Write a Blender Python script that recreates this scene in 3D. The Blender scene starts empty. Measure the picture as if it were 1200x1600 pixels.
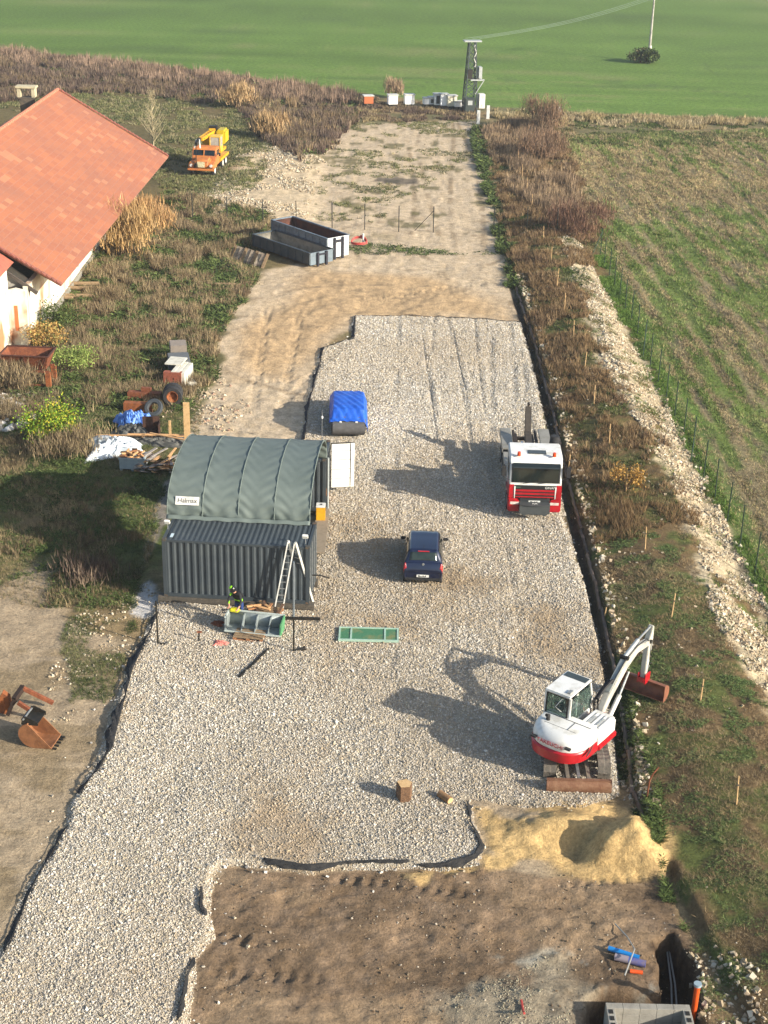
import bpy, bmesh, math, random
import numpy as np
from mathutils import Vector, Matrix
R_ = math.radians
SC = bpy.context.scene
COL = SC.collection
random.seed(7)
RNG = np.random.default_rng(11)

# ------------------------------------------------------------------ camera
CF, CTH, CRO, CH = 2300.0, R_(24.8), R_(1.46), 29.3
_fw = np.array([0, math.cos(CTH), -math.sin(CTH)])
_r0 = np.array([1.0, 0, 0]); _u0 = np.array([0, math.sin(CTH), math.cos(CTH)])
_R = _r0 * math.cos(CRO) + _u0 * math.sin(CRO)
_U = -_r0 * math.sin(CRO) + _u0 * math.cos(CRO)
def G(px, py, z=0.0):
    d = _fw * CF + _R * (px - 600) + _U * (800 - py)
    t = (z - CH) / d[2]
    p = np.array([0, 0, CH]) + d * t
    return float(p[0]), float(p[1])
cd = bpy.data.cameras.new('camera'); cam = bpy.data.objects.new('camera', cd); COL.objects.link(cam)
cam.location = (0, 0, CH)
cam.rotation_euler = (Matrix.Rotation(R_(90) - CTH, 3, 'X') @ Matrix.Rotation(CRO, 3, 'Z')).to_euler()
cd.sensor_fit = 'VERTICAL'; cd.sensor_height = 24.0; cd.lens = CF / 1600 * 24.0
cd.clip_start = 0.5; cd.clip_end = 6000
SC.camera = cam
# ------------------------------------------------------------------ light
SUN_DIR = Vector((6.3, -3.3, 2.95)).normalized()
w = bpy.data.worlds.new('World'); SC.world = w; w.use_nodes = True
nt = w.node_tree; nt.nodes.clear()
sky = nt.nodes.new('ShaderNodeTexSky'); sky.sky_type = 'NISHITA'; sky.sun_disc = False
sky.sun_elevation = math.asin(SUN_DIR.z); sky.sun_rotation = math.atan2(SUN_DIR.x, SUN_DIR.y)
sky.dust_density = 1.6
bg = nt.nodes.new('ShaderNodeBackground'); bg.inputs[1].default_value = 0.125
ow = nt.nodes.new('ShaderNodeOutputWorld')
nt.links.new(sky.outputs[0], bg.inputs[0]); nt.links.new(bg.outputs[0], ow.inputs[0])
sl = bpy.data.lights.new('sun', 'SUN'); sl.energy = 4.8; sl.angle = R_(0.6); sl.color = (1.0, 0.93, 0.82)
so = bpy.data.objects.new('sun', sl); COL.objects.link(so)
so.rotation_euler = SUN_DIR.to_track_quat('Z', 'Y').to_euler(); so.location = (30, -10, 40)
SC.view_settings.view_transform = 'Standard'; SC.view_settings.look = 'None'
SC.view_settings.exposure = 0.92; SC.view_settings.gamma = 1.0

# ------------------------------------------------------------------ materials
def lin(c):
    if isinstance(c, str):
        c = tuple(int(c[i:i+2], 16) / 255 for i in (0, 2, 4))
        return tuple(x / 12.92 if x <= .04045 else ((x + .055) / 1.055) ** 2.4 for x in c)
    return tuple(c)
MATS = {}
def mat(name, col, rough=.6, metal=0.0, col2=None, mix=(.45, .7), scale=4.0, var=.18, bump=0.0, bscale=20, alpha=None, spec=.5, coat=0.0, trans=0.0):
    if name in MATS: return MATS[name]
    m = bpy.data.materials.new(name); m.use_nodes = True; MATS[name] = m
    n = m.node_tree.nodes; L = m.node_tree.links
    b = n['Principled BSDF']
    c = lin(col); c2 = lin(col2) if col2 else tuple(x * (1 - var) for x in c)
    tc = n.new('ShaderNodeTexCoord')
    nz = n.new('ShaderNodeTexNoise'); nz.inputs['Scale'].default_value = scale; nz.inputs['Detail'].default_value = 6; nz.inputs['Roughness'].default_value = .65
    L.new(tc.outputs['Object'], nz.inputs['Vector'])
    r = n.new('ShaderNodeMapRange'); r.inputs[1].default_value = mix[0]; r.inputs[2].default_value = mix[1]
    L.new(nz.outputs['Fac'], r.inputs[0])
    mx = n.new('ShaderNodeMix'); mx.data_type = 'RGBA'
    mx.inputs[6].default_value = (*c, 1); mx.inputs[7].default_value = (*c2, 1)
    L.new(r.outputs[0], mx.inputs[0]); L.new(mx.outputs[2], b.inputs['Base Color'])
    b.inputs['Roughness'].default_value = rough; b.inputs['Metallic'].default_value = metal
    b.inputs['Specular IOR Level'].default_value = spec
    b.inputs['Coat Weight'].default_value = coat
    b.inputs['Transmission Weight'].default_value = trans
    if bump:
        n2 = n.new('ShaderNodeTexNoise'); n2.inputs['Scale'].default_value = bscale; n2.inputs['Detail'].default_value = 5
        L.new(tc.outputs['Object'], n2.inputs['Vector'])
        bp = n.new('ShaderNodeBump'); bp.inputs['Strength'].default_value = bump; bp.inputs['Distance'].default_value = .05
        L.new(n2.outputs['Fac'], bp.inputs['Height']); L.new(bp.outputs[0], b.inputs['Normal'])
    return m
def attr_mat(name, rough=.85, var=.25, scale=8, spec=.25, trans=False):
    m = bpy.data.materials.new(name); m.use_nodes = True; MATS[name] = m
    n = m.node_tree.nodes; L = m.node_tree.links; b = n['Principled BSDF']
    a = n.new('ShaderNodeAttribute'); a.attribute_name = 'Col'
    L.new(a.outputs['Color'], b.inputs['Base Color'])
    b.inputs['Roughness'].default_value = rough; b.inputs['Specular IOR Level'].default_value = spec
    return m

# ------------------------------------------------------------------ mesh helpers
class B:
    def __init__(s): s.v = []; s.f = []
    def add(s, vs, fs, M=None):
        o = len(s.v)
        if M is not None: vs = [tuple(M @ Vector(v)) for v in vs]
        s.v += [tuple(v) for v in vs]; s.f += [tuple(i + o for i in f) for f in fs]; return s
    def box(s, c, d, rz=0, rx=0, ry=0, M=None):
        x, y, z = d[0] / 2, d[1] / 2, d[2] / 2
        vs = [(-x, -y, -z), (x, -y, -z), (x, y, -z), (-x, y, -z), (-x, -y, z), (x, -y, z), (x, y, z), (-x, y, z)]
        m = Matrix.Translation(c) @ Matrix.Rotation(rz, 4, 'Z') @ Matrix.Rotation(ry, 4, 'Y') @ Matrix.Rotation(rx, 4, 'X')
        if M is not None: m = M @ m
        return s.add(vs, [(0, 3, 2, 1), (4, 5, 6, 7), (0, 1, 5, 4), (1, 2, 6, 5), (2, 3, 7, 6), (3, 0, 4, 7)], m)
    def b2(s, x0, x1, y0, y1, z0, z1): return s.box(((x0 + x1) / 2, (y0 + y1) / 2, (z0 + z1) / 2), (abs(x1 - x0), abs(y1 - y0), abs(z1 - z0)))
    def cyl(s, a, b, r, r2=None, n=10, cap=True):
        a, b = Vector(a), Vector(b); r2 = r if r2 is None else r2
        q = (b - a).to_track_quat('Z', 'Y').to_matrix(); vs = []
        for p, rr in ((a, r), (b, r2)):
            for i in range(n):
                t = 2 * math.pi * i / n; vs.append(p + q @ Vector((math.cos(t) * rr, math.sin(t) * rr, 0)))
        fs = [(i, (i + 1) % n, n + (i + 1) % n, n + i) for i in range(n)]
        if cap: fs += [tuple(range(n - 1, -1, -1)), tuple(range(n, 2 * n))]
        return s.add(vs, fs)
    def tube(s, pts, r, n=6):
        pts = [Vector(p) for p in pts]; vs = []; m = len(pts)
        for k, p in enumerate(pts):
            d = (pts[min(k + 1, m - 1)] - pts[max(k - 1, 0)])
            q = d.to_track_quat('Z', 'Y').to_matrix(); rr = r[k] if isinstance(r, (list, tuple)) else r
            for i in range(n):
                t = 2 * math.pi * i / n; vs.append(p + q @ Vector((math.cos(t) * rr, math.sin(t) * rr, 0)))
        fs = [(k * n + i, k * n + (i + 1) % n, (k + 1) * n + (i + 1) % n, (k + 1) * n + i) for k in range(m - 1) for i in range(n)]
        fs += [tuple(range(n - 1, -1, -1)), tuple(range((m - 1) * n, m * n))]
        return s.add(vs, fs)
    def bar(s, a, b, w, h, up=(0, 0, 1)):
        a, b = Vector(a), Vector(b); d = (b - a); L = d.length; x = d.normalized(); u = Vector(up)
        if abs(x.dot(u)) > .98: u = Vector((0, 1, 0))
        y = u.cross(x).normalized(); z = x.cross(y)
        M = Matrix.Translation((a + b) / 2) @ Matrix((x, y, z)).transposed().to_4x4()
        return s.box((0, 0, 0), (L, w, h), M=M)
    def prism(s, poly, t0, t1, axis='y', M=None):
        # poly = (a,b) pairs; axis y: (x,z); axis x: (y,z); axis z: (x,y)
        def P(a, b, t): return {'y': (a, t, b), 'x': (t, a, b), 'z': (a, b, t)}[axis]
        n = len(poly); vs = [P(a, b, t0) for a, b in poly] + [P(a, b, t1) for a, b in poly]
        return s.add(vs, [tuple(range(n)), tuple(range(2 * n - 1, n - 1, -1))] + [(i, i + n, (i + 1) % n + n, (i + 1) % n) for i in range(n)], M)
    def lathe(s, prof, n=24, axis='z', c=(0, 0, 0)):
        vs = []
        for r, h in prof:
            for i in range(n):
                t = 2 * math.pi * i / n; x, y = r * math.cos(t), r * math.sin(t)
                v = {'z': (x, y, h), 'x': (h, x, y), 'y': (x, h, y)}[axis]
                vs.append((v[0] + c[0], v[1] + c[1], v[2] + c[2]))
        m = len(prof)
        fs = [(k * n + i, k * n + (i + 1) % n, (k + 1) * n + (i + 1) % n, (k + 1) * n + i) for k in range(m - 1) for i in range(n)]
        return s.add(vs, fs)
    def grid(s, fn, nu, nv):
        vs = [fn(i / nu, j / nv) for j in range(nv + 1) for i in range(nu + 1)]
        return s.add(vs, [(j * (nu + 1) + i, j * (nu + 1) + i + 1, (j + 1) * (nu + 1) + i + 1, (j + 1) * (nu + 1) + i) for j in range(nv) for i in range(nu)])
    def ob(s, name, m, parent=None, bevel=0, smooth=True, loc=None, rz=0, seg=2, thick=0):
        me = bpy.data.meshes.new(name); bm = bmesh.new()
        vv = [bm.verts.new(v) for v in s.v]
        for f in s.f:
            try: bm.faces.new([vv[i] for i in f])
            except ValueError: pass
        bmesh.ops.recalc_face_normals(bm, faces=bm.faces)
        if bevel:
            es = [e for e in bm.edges if len(e.link_faces) == 2 and e.calc_face_angle(0) > .5]
            bmesh.ops.bevel(bm, geom=es, offset=bevel, segments=seg, affect='EDGES', clamp_overlap=True)
        bm.to_mesh(me); bm.free()
        if smooth:
            me.polygons.foreach_set('use_smooth', [True] * len(me.polygons)); me.set_sharp_from_angle(angle=R_(35))
        o = bpy.data.objects.new(name, me); COL.objects.link(o)
        for q in (m if isinstance(m, (list, tuple)) else [m]): me.materials.append(q)
        if parent is not None: o.parent = parent
        if loc is not None: o.location = loc; o.rotation_euler = (0, 0, rz)
        if thick:
            md = o.modifiers.new('s', 'SOLIDIFY'); md.thickness = thick
        return o
def tag(o, label, cat, group=None, kind=None):
    if label: o['label'] = label
    if cat: o['category'] = cat; o['kind'] = 'thing'
    if group: o['group'] = group
    if kind: o['kind'] = kind
    return o
def thing(name, label, cat, loc, rz=0, group=None):
    o = bpy.data.objects.new(name, None); COL.objects.link(o); o.empty_display_size = .3
    o.location = loc; o.rotation_euler = (0, 0, rz); return tag(o, label, cat, group)
def copy_tree(o, parent=None):
    c = o.copy(); COL.objects.link(c)
    if parent is not None: c.parent = parent
    for ch in list(o.children): copy_tree(ch, c)
    return c
def text(s, size, m, parent, loc, rot, ext=.004, name='lettering', align='CENTER'):
    cu = bpy.data.curves.new(name, 'FONT'); cu.body = s; cu.size = size; cu.extrude = ext; cu.align_x = align; cu.align_y = 'CENTER'
    o = bpy.data.objects.new(name, cu); COL.objects.link(o); dg = bpy.context.evaluated_depsgraph_get(); me = bpy.data.meshes.new_from_object(o.evaluated_get(dg)); bpy.data.objects.remove(o)
    me.materials.clear(); me.materials.append(m); o = bpy.data.objects.new(name, me); COL.objects.link(o); o.parent = parent
    o.location = loc; o.rotation_euler = rot; return o
def np_mesh(name, V, F, C, m, smooth=False):
    """V (n,3), F (k,3) triangles, C (n,3) vertex colours"""
    me = bpy.data.meshes.new(name)
    me.vertices.add(len(V)); me.vertices.foreach_set('co', V.astype(np.float32).ravel())
    k = F.shape[1]
    me.loops.add(len(F) * k); me.loops.foreach_set('vertex_index', F.astype(np.int32).ravel())
    me.polygons.add(len(F)); me.polygons.foreach_set('loop_start', np.arange(0, len(F) * k, k, dtype=np.int32))
    me.polygons.foreach_set('use_smooth', np.full(len(F), smooth))
    if C is not None:
        a = me.color_attributes.new('Col', 'FLOAT_COLOR', 'POINT')
        a.data.foreach_set('color', np.concatenate([C, np.ones((len(C), 1))], 1).astype(np.float32).ravel())
    me.update(calc_edges=True); me.materials.append(m)
    o = bpy.data.objects.new(name, me); COL.objects.link(o); return o

# ------------------------------------------------------------------ noise + polygons
_lat = RNG.random((256, 256))
def vnoise(x, y):
    xi = np.floor(x).astype(int); yi = np.floor(y).astype(int); fx = x - xi; fy = y - yi
    fx = fx * fx * (3 - 2 * fx); fy = fy * fy * (3 - 2 * fy)
    g = lambda a, b: _lat[a % 256, b % 256]
    return (g(xi, yi) * (1 - fx) + g(xi + 1, yi) * fx) * (1 - fy) + (g(xi, yi + 1) * (1 - fx) + g(xi + 1, yi + 1) * fx) * fy
def fbm(x, y, s, o=4, seed=0):
    r = 0; a = 1; t = 0
    for i in range(o):
        r = r + a * vnoise(x / s + 17.3 * i + seed * 7.7, y / s + 9.1 * i + seed * 3.3); t += a; a *= .5; s = s / 2.03
    return r / t
def poly(pts): return np.array([G(*p) for p in pts])
def sdist(x, y, P):
    """signed distance to a polygon, + inside"""
    ins = np.zeros(x.shape, bool); d = np.full(x.shape, 1e9); n = len(P)
    for i in range(n):
        ax, ay = P[i]; bx, by = P[(i + 1) % n]
        c = ((ay > y) != (by > y)) & (x < (bx - ax) * (y - ay) / (by - ay + 1e-12) + ax); ins ^= c
        ex, ey = bx - ax, by - ay; t = np.clip(((x - ax) * ex + (y - ay) * ey) / (ex * ex + ey * ey + 1e-9), 0, 1)
        d = np.minimum(d, np.hypot(x - ax - t * ex, y - ay - t * ey))
    return np.where(ins, d, -d)
def sm(v, a, b):
    t = np.clip((v - a) / (b - a), 0, 1); return t * t * (3 - 2 * t)

# ------------------------------------------------------------------ traced areas of the ground
P_GRAVEL = poly([(553, 495), (700, 497), (812, 505), (838, 600), (855, 688), (872, 760), (882, 817), (902, 880), (922, 940), (936, 1000), (948, 1080), (962, 1180),
    (966, 1245), (905, 1262), (850, 1262), (735, 1252), (742, 1290), (757, 1325), (745, 1352), (700, 1362), (640, 1358), (560, 1356), (480, 1364), (400, 1355), (350, 1352), (335, 1372), (322, 1420), (335, 1468), (305, 1500),
    (300, 1560), (285, 1640), (-60, 1660), (-60, 1540), (0, 1490), (50, 1375), (100, 1295), (112, 1250), (150, 1205), (170, 1120), (200, 1050), (230, 990), (244, 945), (300, 935), (470, 800), (472, 690), (486, 610), (503, 545), (550, 532)])
P_TRACK = poly([(560, 193), (740, 188), (752, 260), (772, 330), (790, 440), (812, 505), (560, 500), (503, 545), (480, 640), (468, 700), (300, 700), (305, 640), (335, 590), (345, 520), (372, 485), (400, 440), (430, 420), (545, 395), (470, 340), (500, 260), (520, 215)])
P_ORANGE = poly([(500, 420), (700, 430), (800, 470), (810, 505), (560, 495), (500, 545), (478, 600), (350, 600), (355, 520), (400, 480)])
P_RUBBLE = poly([(250, 320), (330, 300), (380, 235), (430, 215), (500, 240), (520, 215), (500, 270), (480, 345), (420, 345), (300, 350)])
P_DIRT = poly([(350, 1352), (480, 1364), (640, 1358), (745, 1352), (850, 1372), (1045, 1375), (1062, 1440), (1110, 1520), (1110, 1640), (1000, 1640), (280, 1640), (300, 1560), (305, 1500), (335, 1468), (322, 1420)])
P_SAND = poly([(735, 1250), (850, 1258), (960, 1255), (1030, 1290), (1042, 1372), (980, 1362), (900, 1352), (820, 1345), (760, 1372), (650, 1385), (600, 1368), (740, 1355), (757, 1325)])
P_GREY = poly([(790, 1530), (850, 1490), (900, 1530), (920, 1640), (760, 1640), (690, 1560)])
P_BERM = poly([(745, 200), (860, 180), (900, 260), (938, 397), (1006, 547), (1082, 708), (1156, 853), (1230, 1000), (1230, 1660), (1110, 1640), (1075, 1480), (1045, 1400), (1035, 1310), (980, 1235), (957, 1060), (927, 910), (888, 760), (864, 650), (832, 530), (798, 435), (778, 330)])
P_ROCK = poly([(868, 362), (886, 352), (935, 440), (985, 530), (1034, 615), (1085, 720), (1150, 850), (1215, 980), (1240, 1180), (1180, 1090), (1110, 985), (1085, 860), (1040, 760), (985, 660), (935, 570), (905, 480)])
P_RFIELD = poly([(870, 215), (1230, 200), (1500, 300), (1500, 1300), (1240, 1010), (1150, 830), (1082, 690), (1006, 535), (938, 385), (900, 290)])
P_FIELD = np.concatenate([poly([(-300, 40), (0, 76), (130, 90), (290, 107), (460, 130), (600, 150), (740, 163), (870, 174), (1200, 186), (1600, 200)]), np.array([(4000., 150), (4000, 6000), (-4000, 6000), (-4000, 260)])])
P_LDIRT = poly([(-60, 940), (60, 880), (110, 900), (95, 960), (170, 1000), (215, 1010), (170, 1100), (145, 1190), (100, 1260), (50, 1370), (0, 1480), (-60, 1540)])
P_WSPOT = poly([(205, 960), (215, 915), (235, 905), (252, 928), (246, 950), (225, 972)])
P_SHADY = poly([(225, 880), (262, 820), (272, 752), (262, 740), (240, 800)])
P_TRENCH = poly([(1022, 1468), (1050, 1460), (1085, 1500), (1095, 1560), (1090, 1660), (1062, 1660), (1040, 1580), (1030, 1520)])
P_PIT = poly([(920, 1560), (945, 1545), (1062, 1560), (1100, 1600), (1110, 1700), (900, 1700)])
BX = np.array([(10.6, 29), (10.2, 31), (9.6, 34), (9.2, 36.5), (8.75, 39), (8.6, 41.5), (8.95, 45), (9.05, 48.7), (9.2, 56.7), (9.15, 67), (9.3, 76.7), (9.3, 90.4), (8.9, 104.5), (9.2, 125), (9.5, 200)])
def xb(y): return np.interp(y, BX[:, 1], BX[:, 0])

def height(x, y):
    x = np.asarray(x, float); y = np.asarray(y, float)
    near = sm(y, 140, 110)
    n1 = fbm(x, y, 3.0, 4, 1) - .5; n2 = fbm(x, y, .55, 3, 2) - .5
    h = .10 * n1 + .07 * n2 * sm(y, 130, 90)
    b = xb(y)
    berm = sm(x, b + .05, b + .35) * .28 + sm(x, b + .3, b + 3.0) * .42 - sm(x, 13.6, 16.0) * .70
    h = h + berm * near + .12 * n2 * sm(x, 12.8, 13.6) * sm(x, 16.4, 15.6)
    g = sdist(x, y, P_GRAVEL)
    gm = sm(g + .35 * (fbm(x, y, .8, 3, 5) - .5), -.05, .25)
    h = h * (1 - .55 * gm) + .12 * gm
    # wheel ruts running down the pad and spread lumps
    rut = np.zeros_like(h)
    for k, c in enumerate((4.0, 4.7, 5.6, 6.2, 7.0, 7.7, 2.4, 3.1, .6)):
        xc = c + (.5 + .35 * np.sin(k * 2.1)) * np.sin(y / (9 + k) + k * 1.7) + (y - 75) * (.015 + .02 * np.sin(k * 3.))
        wv_ = .8 + .5 * np.sin(k * 5.)
        rut = rut + (-.045 * np.exp(-((x - xc) / (.20 * wv_)) ** 2) + .02 * np.exp(-((x - xc - .34) / .14) ** 2)) * sm(fbm(x, y, 3.5, 3, 20 + k), .35, .6)
    h = h + rut * gm * (.35 + .65 * sm(y, 60, 72)) + gm * .10 * (fbm(x, y, 1.3, 3, 29) - .5)
    # drain trench between pad and berm
    dr = sm(x, b - .50, b - .34) * sm(x, b + .02, b - .12) * sm(y, 41, 43) * sm(y, 104, 98)
    h = h - .34 * dr
    tr = sdist(x, y, P_TRENCH) + .3 * (fbm(x, y, .5, 3, 47) - .5); h = h - 1.3 * sm(tr, -.05, .15)
    pt = sdist(x, y, P_PIT); h = h - 1.2 * sm(pt, -.1, .2)
    # sand heap with a dug hollow on its left
    mx, my = 8.05, 38.1
    wv = .18 * np.sin(3 * np.arctan2(y - my, x - mx) + 1) + .22 * (fbm(x, y, .9, 3, 31) - .5)
    r = np.hypot((x - mx) / 1.45, (y - my) / 1.35) * (1 + wv)
    h = h + 1.25 * np.clip(1 - r, 0, 1) ** .85 * sm(r, 1.0, .75) + .28 * sm(r, 1.0, .8) * (fbm(x, y, .45, 4, 34) - .5)
    r2 = np.hypot((x - 6.1) / 1.6, (y - 39.1) / 1.0) + .3 * (fbm(x, y, .7, 3, 33) - .5)
    h = h + .55 * np.exp(-(r2 * 1.3) ** 2)
    r3 = np.hypot((x - 6.4) / .75, (y - 38.3) / .75); h = h - .42 * np.exp(-r3 ** 2)
    # churned soil at the bottom
    dm = sm(sdist(x, y, P_DIRT), -.2, .5)
    h = h + dm * (.10 * (np.abs(fbm(x, y, .9, 3, 41) - .5)) + .12 * (fbm(x, y * 1.3, .27, 3, 43) - .5) * (.4 + 1.2 * fbm(x, y, 2.4, 3, 39)) + .16 * (fbm(x, y, 1.6, 3, 42) - .5))
    sd = sm(sdist(x, y, P_SAND), -.3, .3); h = h + sd * (.16 * np.abs(fbm(x, y, .45, 3, 45) - .5) + .10 * (fbm(x, y, .25, 2, 46) - .5))
    rfm = sm(x, 17, 18) * sm(y, 165, 150); h = h + rfm * (.22 * (fbm(x + y * .045, y * .12, .5, 3, 90) - .4) + .12 * (fbm(x, y, .8, 3, 48) - .5))
    tk = sm(sdist(x, y, P_TRACK), 0, 1.5); h = h + tk * .13 * (fbm(x, y * .5, .6, 3, 49) - .5)
    # tractor lug prints
    for (x0, y0, x1, y1, ww) in LUGS:
        L = math.hypot(x1 - x0, y1 - y0); ux, uy = (x1 - x0) / L, (y1 - y0) / L
        s = (x - x0) * ux + (y - y0) * uy; t = -(x - x0) * uy + (y - y0) * ux
        m = sm(s, 0, .4) * sm(s, L, L - .4) * sm(np.abs(t), ww / 2, ww / 2 - .08)
        h = h + m * (.045 * np.sin(s * 2 * math.pi / .42 + np.abs(t) * 5) - .04)
    # grey spoil heap bottom
    gp = sdist(x, y, P_GREY); h = h + .25 * sm(gp, -.6, 1.2) * (fbm(x, y, .9, 3, 44))
    # pit/rubble banks right of the far containers and the left rubble
    rb = sm(sdist(x, y, P_RUBBLE), -1, 1.5); h = h + rb * .5 * fbm(x, y, 2.5, 3, 50)
    return h
LUGS = [(*G(320, 1520), *G(520, 1530), .5), (*G(520, 1370), *G(760, 1400), .5), (*G(330, 1450), *G(420, 1480), .5), 
        (*G(395, 640), *G(420, 470), .6), (*G(440, 640), *G(470, 480), .6), (*G(550, 470), *G(770, 440), .6), (*G(480, 590), *G(380, 600), .6), (*G(540, 540), *G(430, 640), .6), (*G(860, 1380), *G(1030, 1370), .45)]
def hz(x, y): return float(height(np.array([x]), np.array([y]))[0])
def GT(px, py, dz=0.0):
    z = 0.0
    for _ in range(6): x, y = G(px, py, z + dz); z = hz(x, y)
    return x, y, z

def rfmix(x, y):
    rows = fbm(x + y * .045, y * .07, .5, 3, 90)
    return sm(.75 * rows + .50 * fbm(x, y, 7., 4, 63) + .3 * fbm(x, y, 1.1, 4, 61) + .16 * sm(y, 88, 60) + .17 * sm(y + 5 * (fbm(x, y, 6., 2, 64) - .5), 122, 132) * sm(y, 158, 148), .72, .88)
# ------------------------------------------------------------------ ground sheet
def build_ground():
    xs = np.concatenate([-np.geomspace(1400, 40, 34), np.arange(-40, -14, .3), np.arange(-14, 18, .115), np.arange(18, 45, .3), np.geomspace(45, 1400, 34)])
    ys = [-60, -20, 10, 24, 29]; y = 29.4
    while y < 1500:
        ys.append(y); y += max(.1, .1 * (y / 46) ** 1.9) if y < 200 else (y - 180) * .08 + 1.2
    ys = np.array(ys)
    X, Y = np.meshgrid(xs, ys); x = X.ravel(); y = Y.ravel()
    far = sm(y, 240, 180) * sm(np.abs(x), 90, 60)
    z = height(x, y) * far
    V = np.stack([x, y, z], 1); nx, ny = len(xs), len(ys)
    i = np.arange(ny - 1)[:, None] * nx + np.arange(nx - 1)[None]
    i = i.ravel(); F = np.stack([i, i + 1, i + nx + 1, i + nx], 1)
    # colours of the soils themselves
    H = lambda h: np.array(lin(h))
    N = lambda s, seed, o=4: fbm(x, y, s, o, seed)[:, None]
    def blend(C, c, m): m = m[:, None] if m.ndim == 1 else m; return C * (1 - m) + c * m
    n3, n1, nf = N(3., 60), N(1.1, 61), N(.35, 62, 3)
    nb = N(7., 63)
    soil = H('7d6a4c') * (1 - n1) + H('8f7a58') * n1
    C = soil * 1.0
    grass = H('585838') * (1 - n1) + H('6b6446') * n1
    C = blend(C, grass, sm(n3[:, 0] + nf[:, 0] * .3, .45, .75) * .9 * sm(y, 50, 58))
    e = lambda P, w0=-.3, w1=.3, k=1.2, s=1.2, seed=70: sm(sdist(x, y, P) + k * (fbm(x, y, s, 4, seed) - .5), w0, w1)
    # far left scrub floor
    scr = sm(x + .0 * y, -3, -9) * sm(y, 100, 112)
    C = blend(C, H('5d5233') * (.7 + .6 * n1), scr * .8)
    C = blend(C, H('5d5836') * (.75 + .5 * n1), sm(x, -7, -11) * sm(y, 74, 80) * sm(y, 125, 112) * .9)
    C = blend(C, H('4f5a2c') * (.75 + .5 * nf), sm(x, -8.5, -10) * sm(y, 54, 60) * sm(y, 84, 74) * sm(nb[:, 0] + .25 * n1[:, 0], .45, .65))
    tr = e(P_TRACK, k=2.2, s=2.5)
    sand = H('b5a184') * (.85 + .3 * n1) + (nf - .5) * .08
    C = blend(C, sand, tr)
    C = blend(C, H('b0926a') * (.8 + .4 * n1), e(P_ORANGE, -1, 2, 3, 4, 71) * .8)
    # darker wheel marks swept over the track
    arc = np.zeros_like(x)
    for (cx, cy, r) in ((1.5, 92, 9), (2.5, 92, 8.2), (0, 90, 12), (-9, 104, 13), (-8, 105, 11.5), (3, 112, 6), (5, 110, 12)):
        dd = np.abs(np.hypot(x - cx, y - cy) - r + .5 * (fbm(x, y, 3, 2, 75) - .5)); arc = np.maximum(arc, sm(dd, .28, .05))
    for k, c in enumerate((1.2, 3.4, 5.8, 7.2)):
        dd = np.abs(x - c - .8 * np.sin(y / 17 + k * 2)); arc = np.maximum(arc, sm(dd, .35, .1) * sm(y, 108, 118))
    C = blend(C, H('877459'), arc * tr * sm(fbm(x, y, 1.5, 3, 76), .35, .6) * .75)
    C = blend(C, H('5a5534'), tr * sm(fbm(x, y, 2.0, 4, 77), .60, .68) * sm(y, 112, 120) * .8)   # weed blots far up the track
    C = blend(C, H('44403a'), sm(np.hypot((x - .55) / 2.2, (y - 136.5) / 1.5) + .5 * (fbm(x, y, .8, 3, 78) - .5), 1.1, .8) * .8)
    C = blend(C, H('bda98a') * (.75 + .5 * nf), e(P_RUBBLE, -.8, .8, 5, 2.5, 79) * .9)
    C = blend(C, H('9a886e') * (.85 + .3 * n1), np.maximum(e(P_LDIRT, -.2, .4, 1.6, 1.4, 80), sm(y, 49, 46) * sm(x, 6, 5)))
    C = blend(C, H('7d6c50'), e(P_LDIRT, -.2, .4, 1.6, 1.4, 80) * sm(fbm(x * .5, y, 1.3, 4, 81), .5, .65) * .7)
    dirt = H('78644e') * (.75 + .5 * n1) + (nf - .5) * .035
    dm = e(P_DIRT, -.1, .15, .3, .5, 82)
    C = blend(C, dirt, dm)
    C = blend(C, H('8a755b'), dm * sm(n3[:, 0], .5, .7) * .75)
    C = blend(C, H('5c4c3a'), dm * sm(fbm(x, y, 1.7, 4, 83), .52, .66) * .7)
    C = blend(C, H('8a806c') * (.8 + .4 * nf), e(P_GREY, -.4, .6, 2.4, 1.0, 84) * .8)
    C = blend(C, H('9a9484'), dm * sm(x, 3, 4) * sm(np.abs(y - 33.7 + .35 * (x - 3) + .5 * np.sin(x * 2)), .3, .05) * sm(nf[:, 0], .45, .6) * .7)
    # berm
    bm_ = sm(x, xb(y) - .05, xb(y) + .1) * sm(x, 16.6, 15.9) * sm(y, 135, 120)
    bc = H('6a573c') * (.7 + .6 * n1)
    C = blend(C, bc, bm_)
    C = blend(C, H('4f5a2c') * (.7 + .6 * nf), bm_ * sm(n3[:, 0] * .4 + n1[:, 0] * .6, .46, .58) * .85)
    C = blend(C, H('5a4a2e') * (.7 + .6 * nf), bm_ * sm(y, 58, 66) * .5)
    C = blend(C, H('ae9e80') * (.72 + .55 * nf), e(P_ROCK, -.35, .35, 2.2, 1.5, 85) * sm(fbm(x, y * .45, .9, 4, 86), .36, .52))
    # right hand field, ploughed then grassed: rows run up the slope
    u = x * .94 + y * -.10; v = y
    rows = fbm(x + y * .045, y * .07, .5, 3, 90)[:, None]
    rf = e(P_RFIELD, -.4, .4, 1.0, 2.0, 91)
    rg = H('647238') * (.5 + .95 * rows)
    rb = H('786c50') * (.5 + .95 * rows)
    mixr = rfmix(x, y)
    rc = blend(rg, rb, mixr)
    rc = blend(rc, H('96825a') * (.85 + .3 * n1), sm(y + 6 * (nb[:, 0] - .5), 126, 140) * sm(n3[:, 0], .35, .6) * .85)
    C = blend(C, rc, rf)
    C = blend(C, H('56702e') * (.8 + .4 * nf), sm(np.abs(x - 16.9 - .5 * (n3[:, 0] - .5)), .9, .35) * sm(y, 125, 112) * (.45 + .5 * n1[:, 0]))
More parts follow.
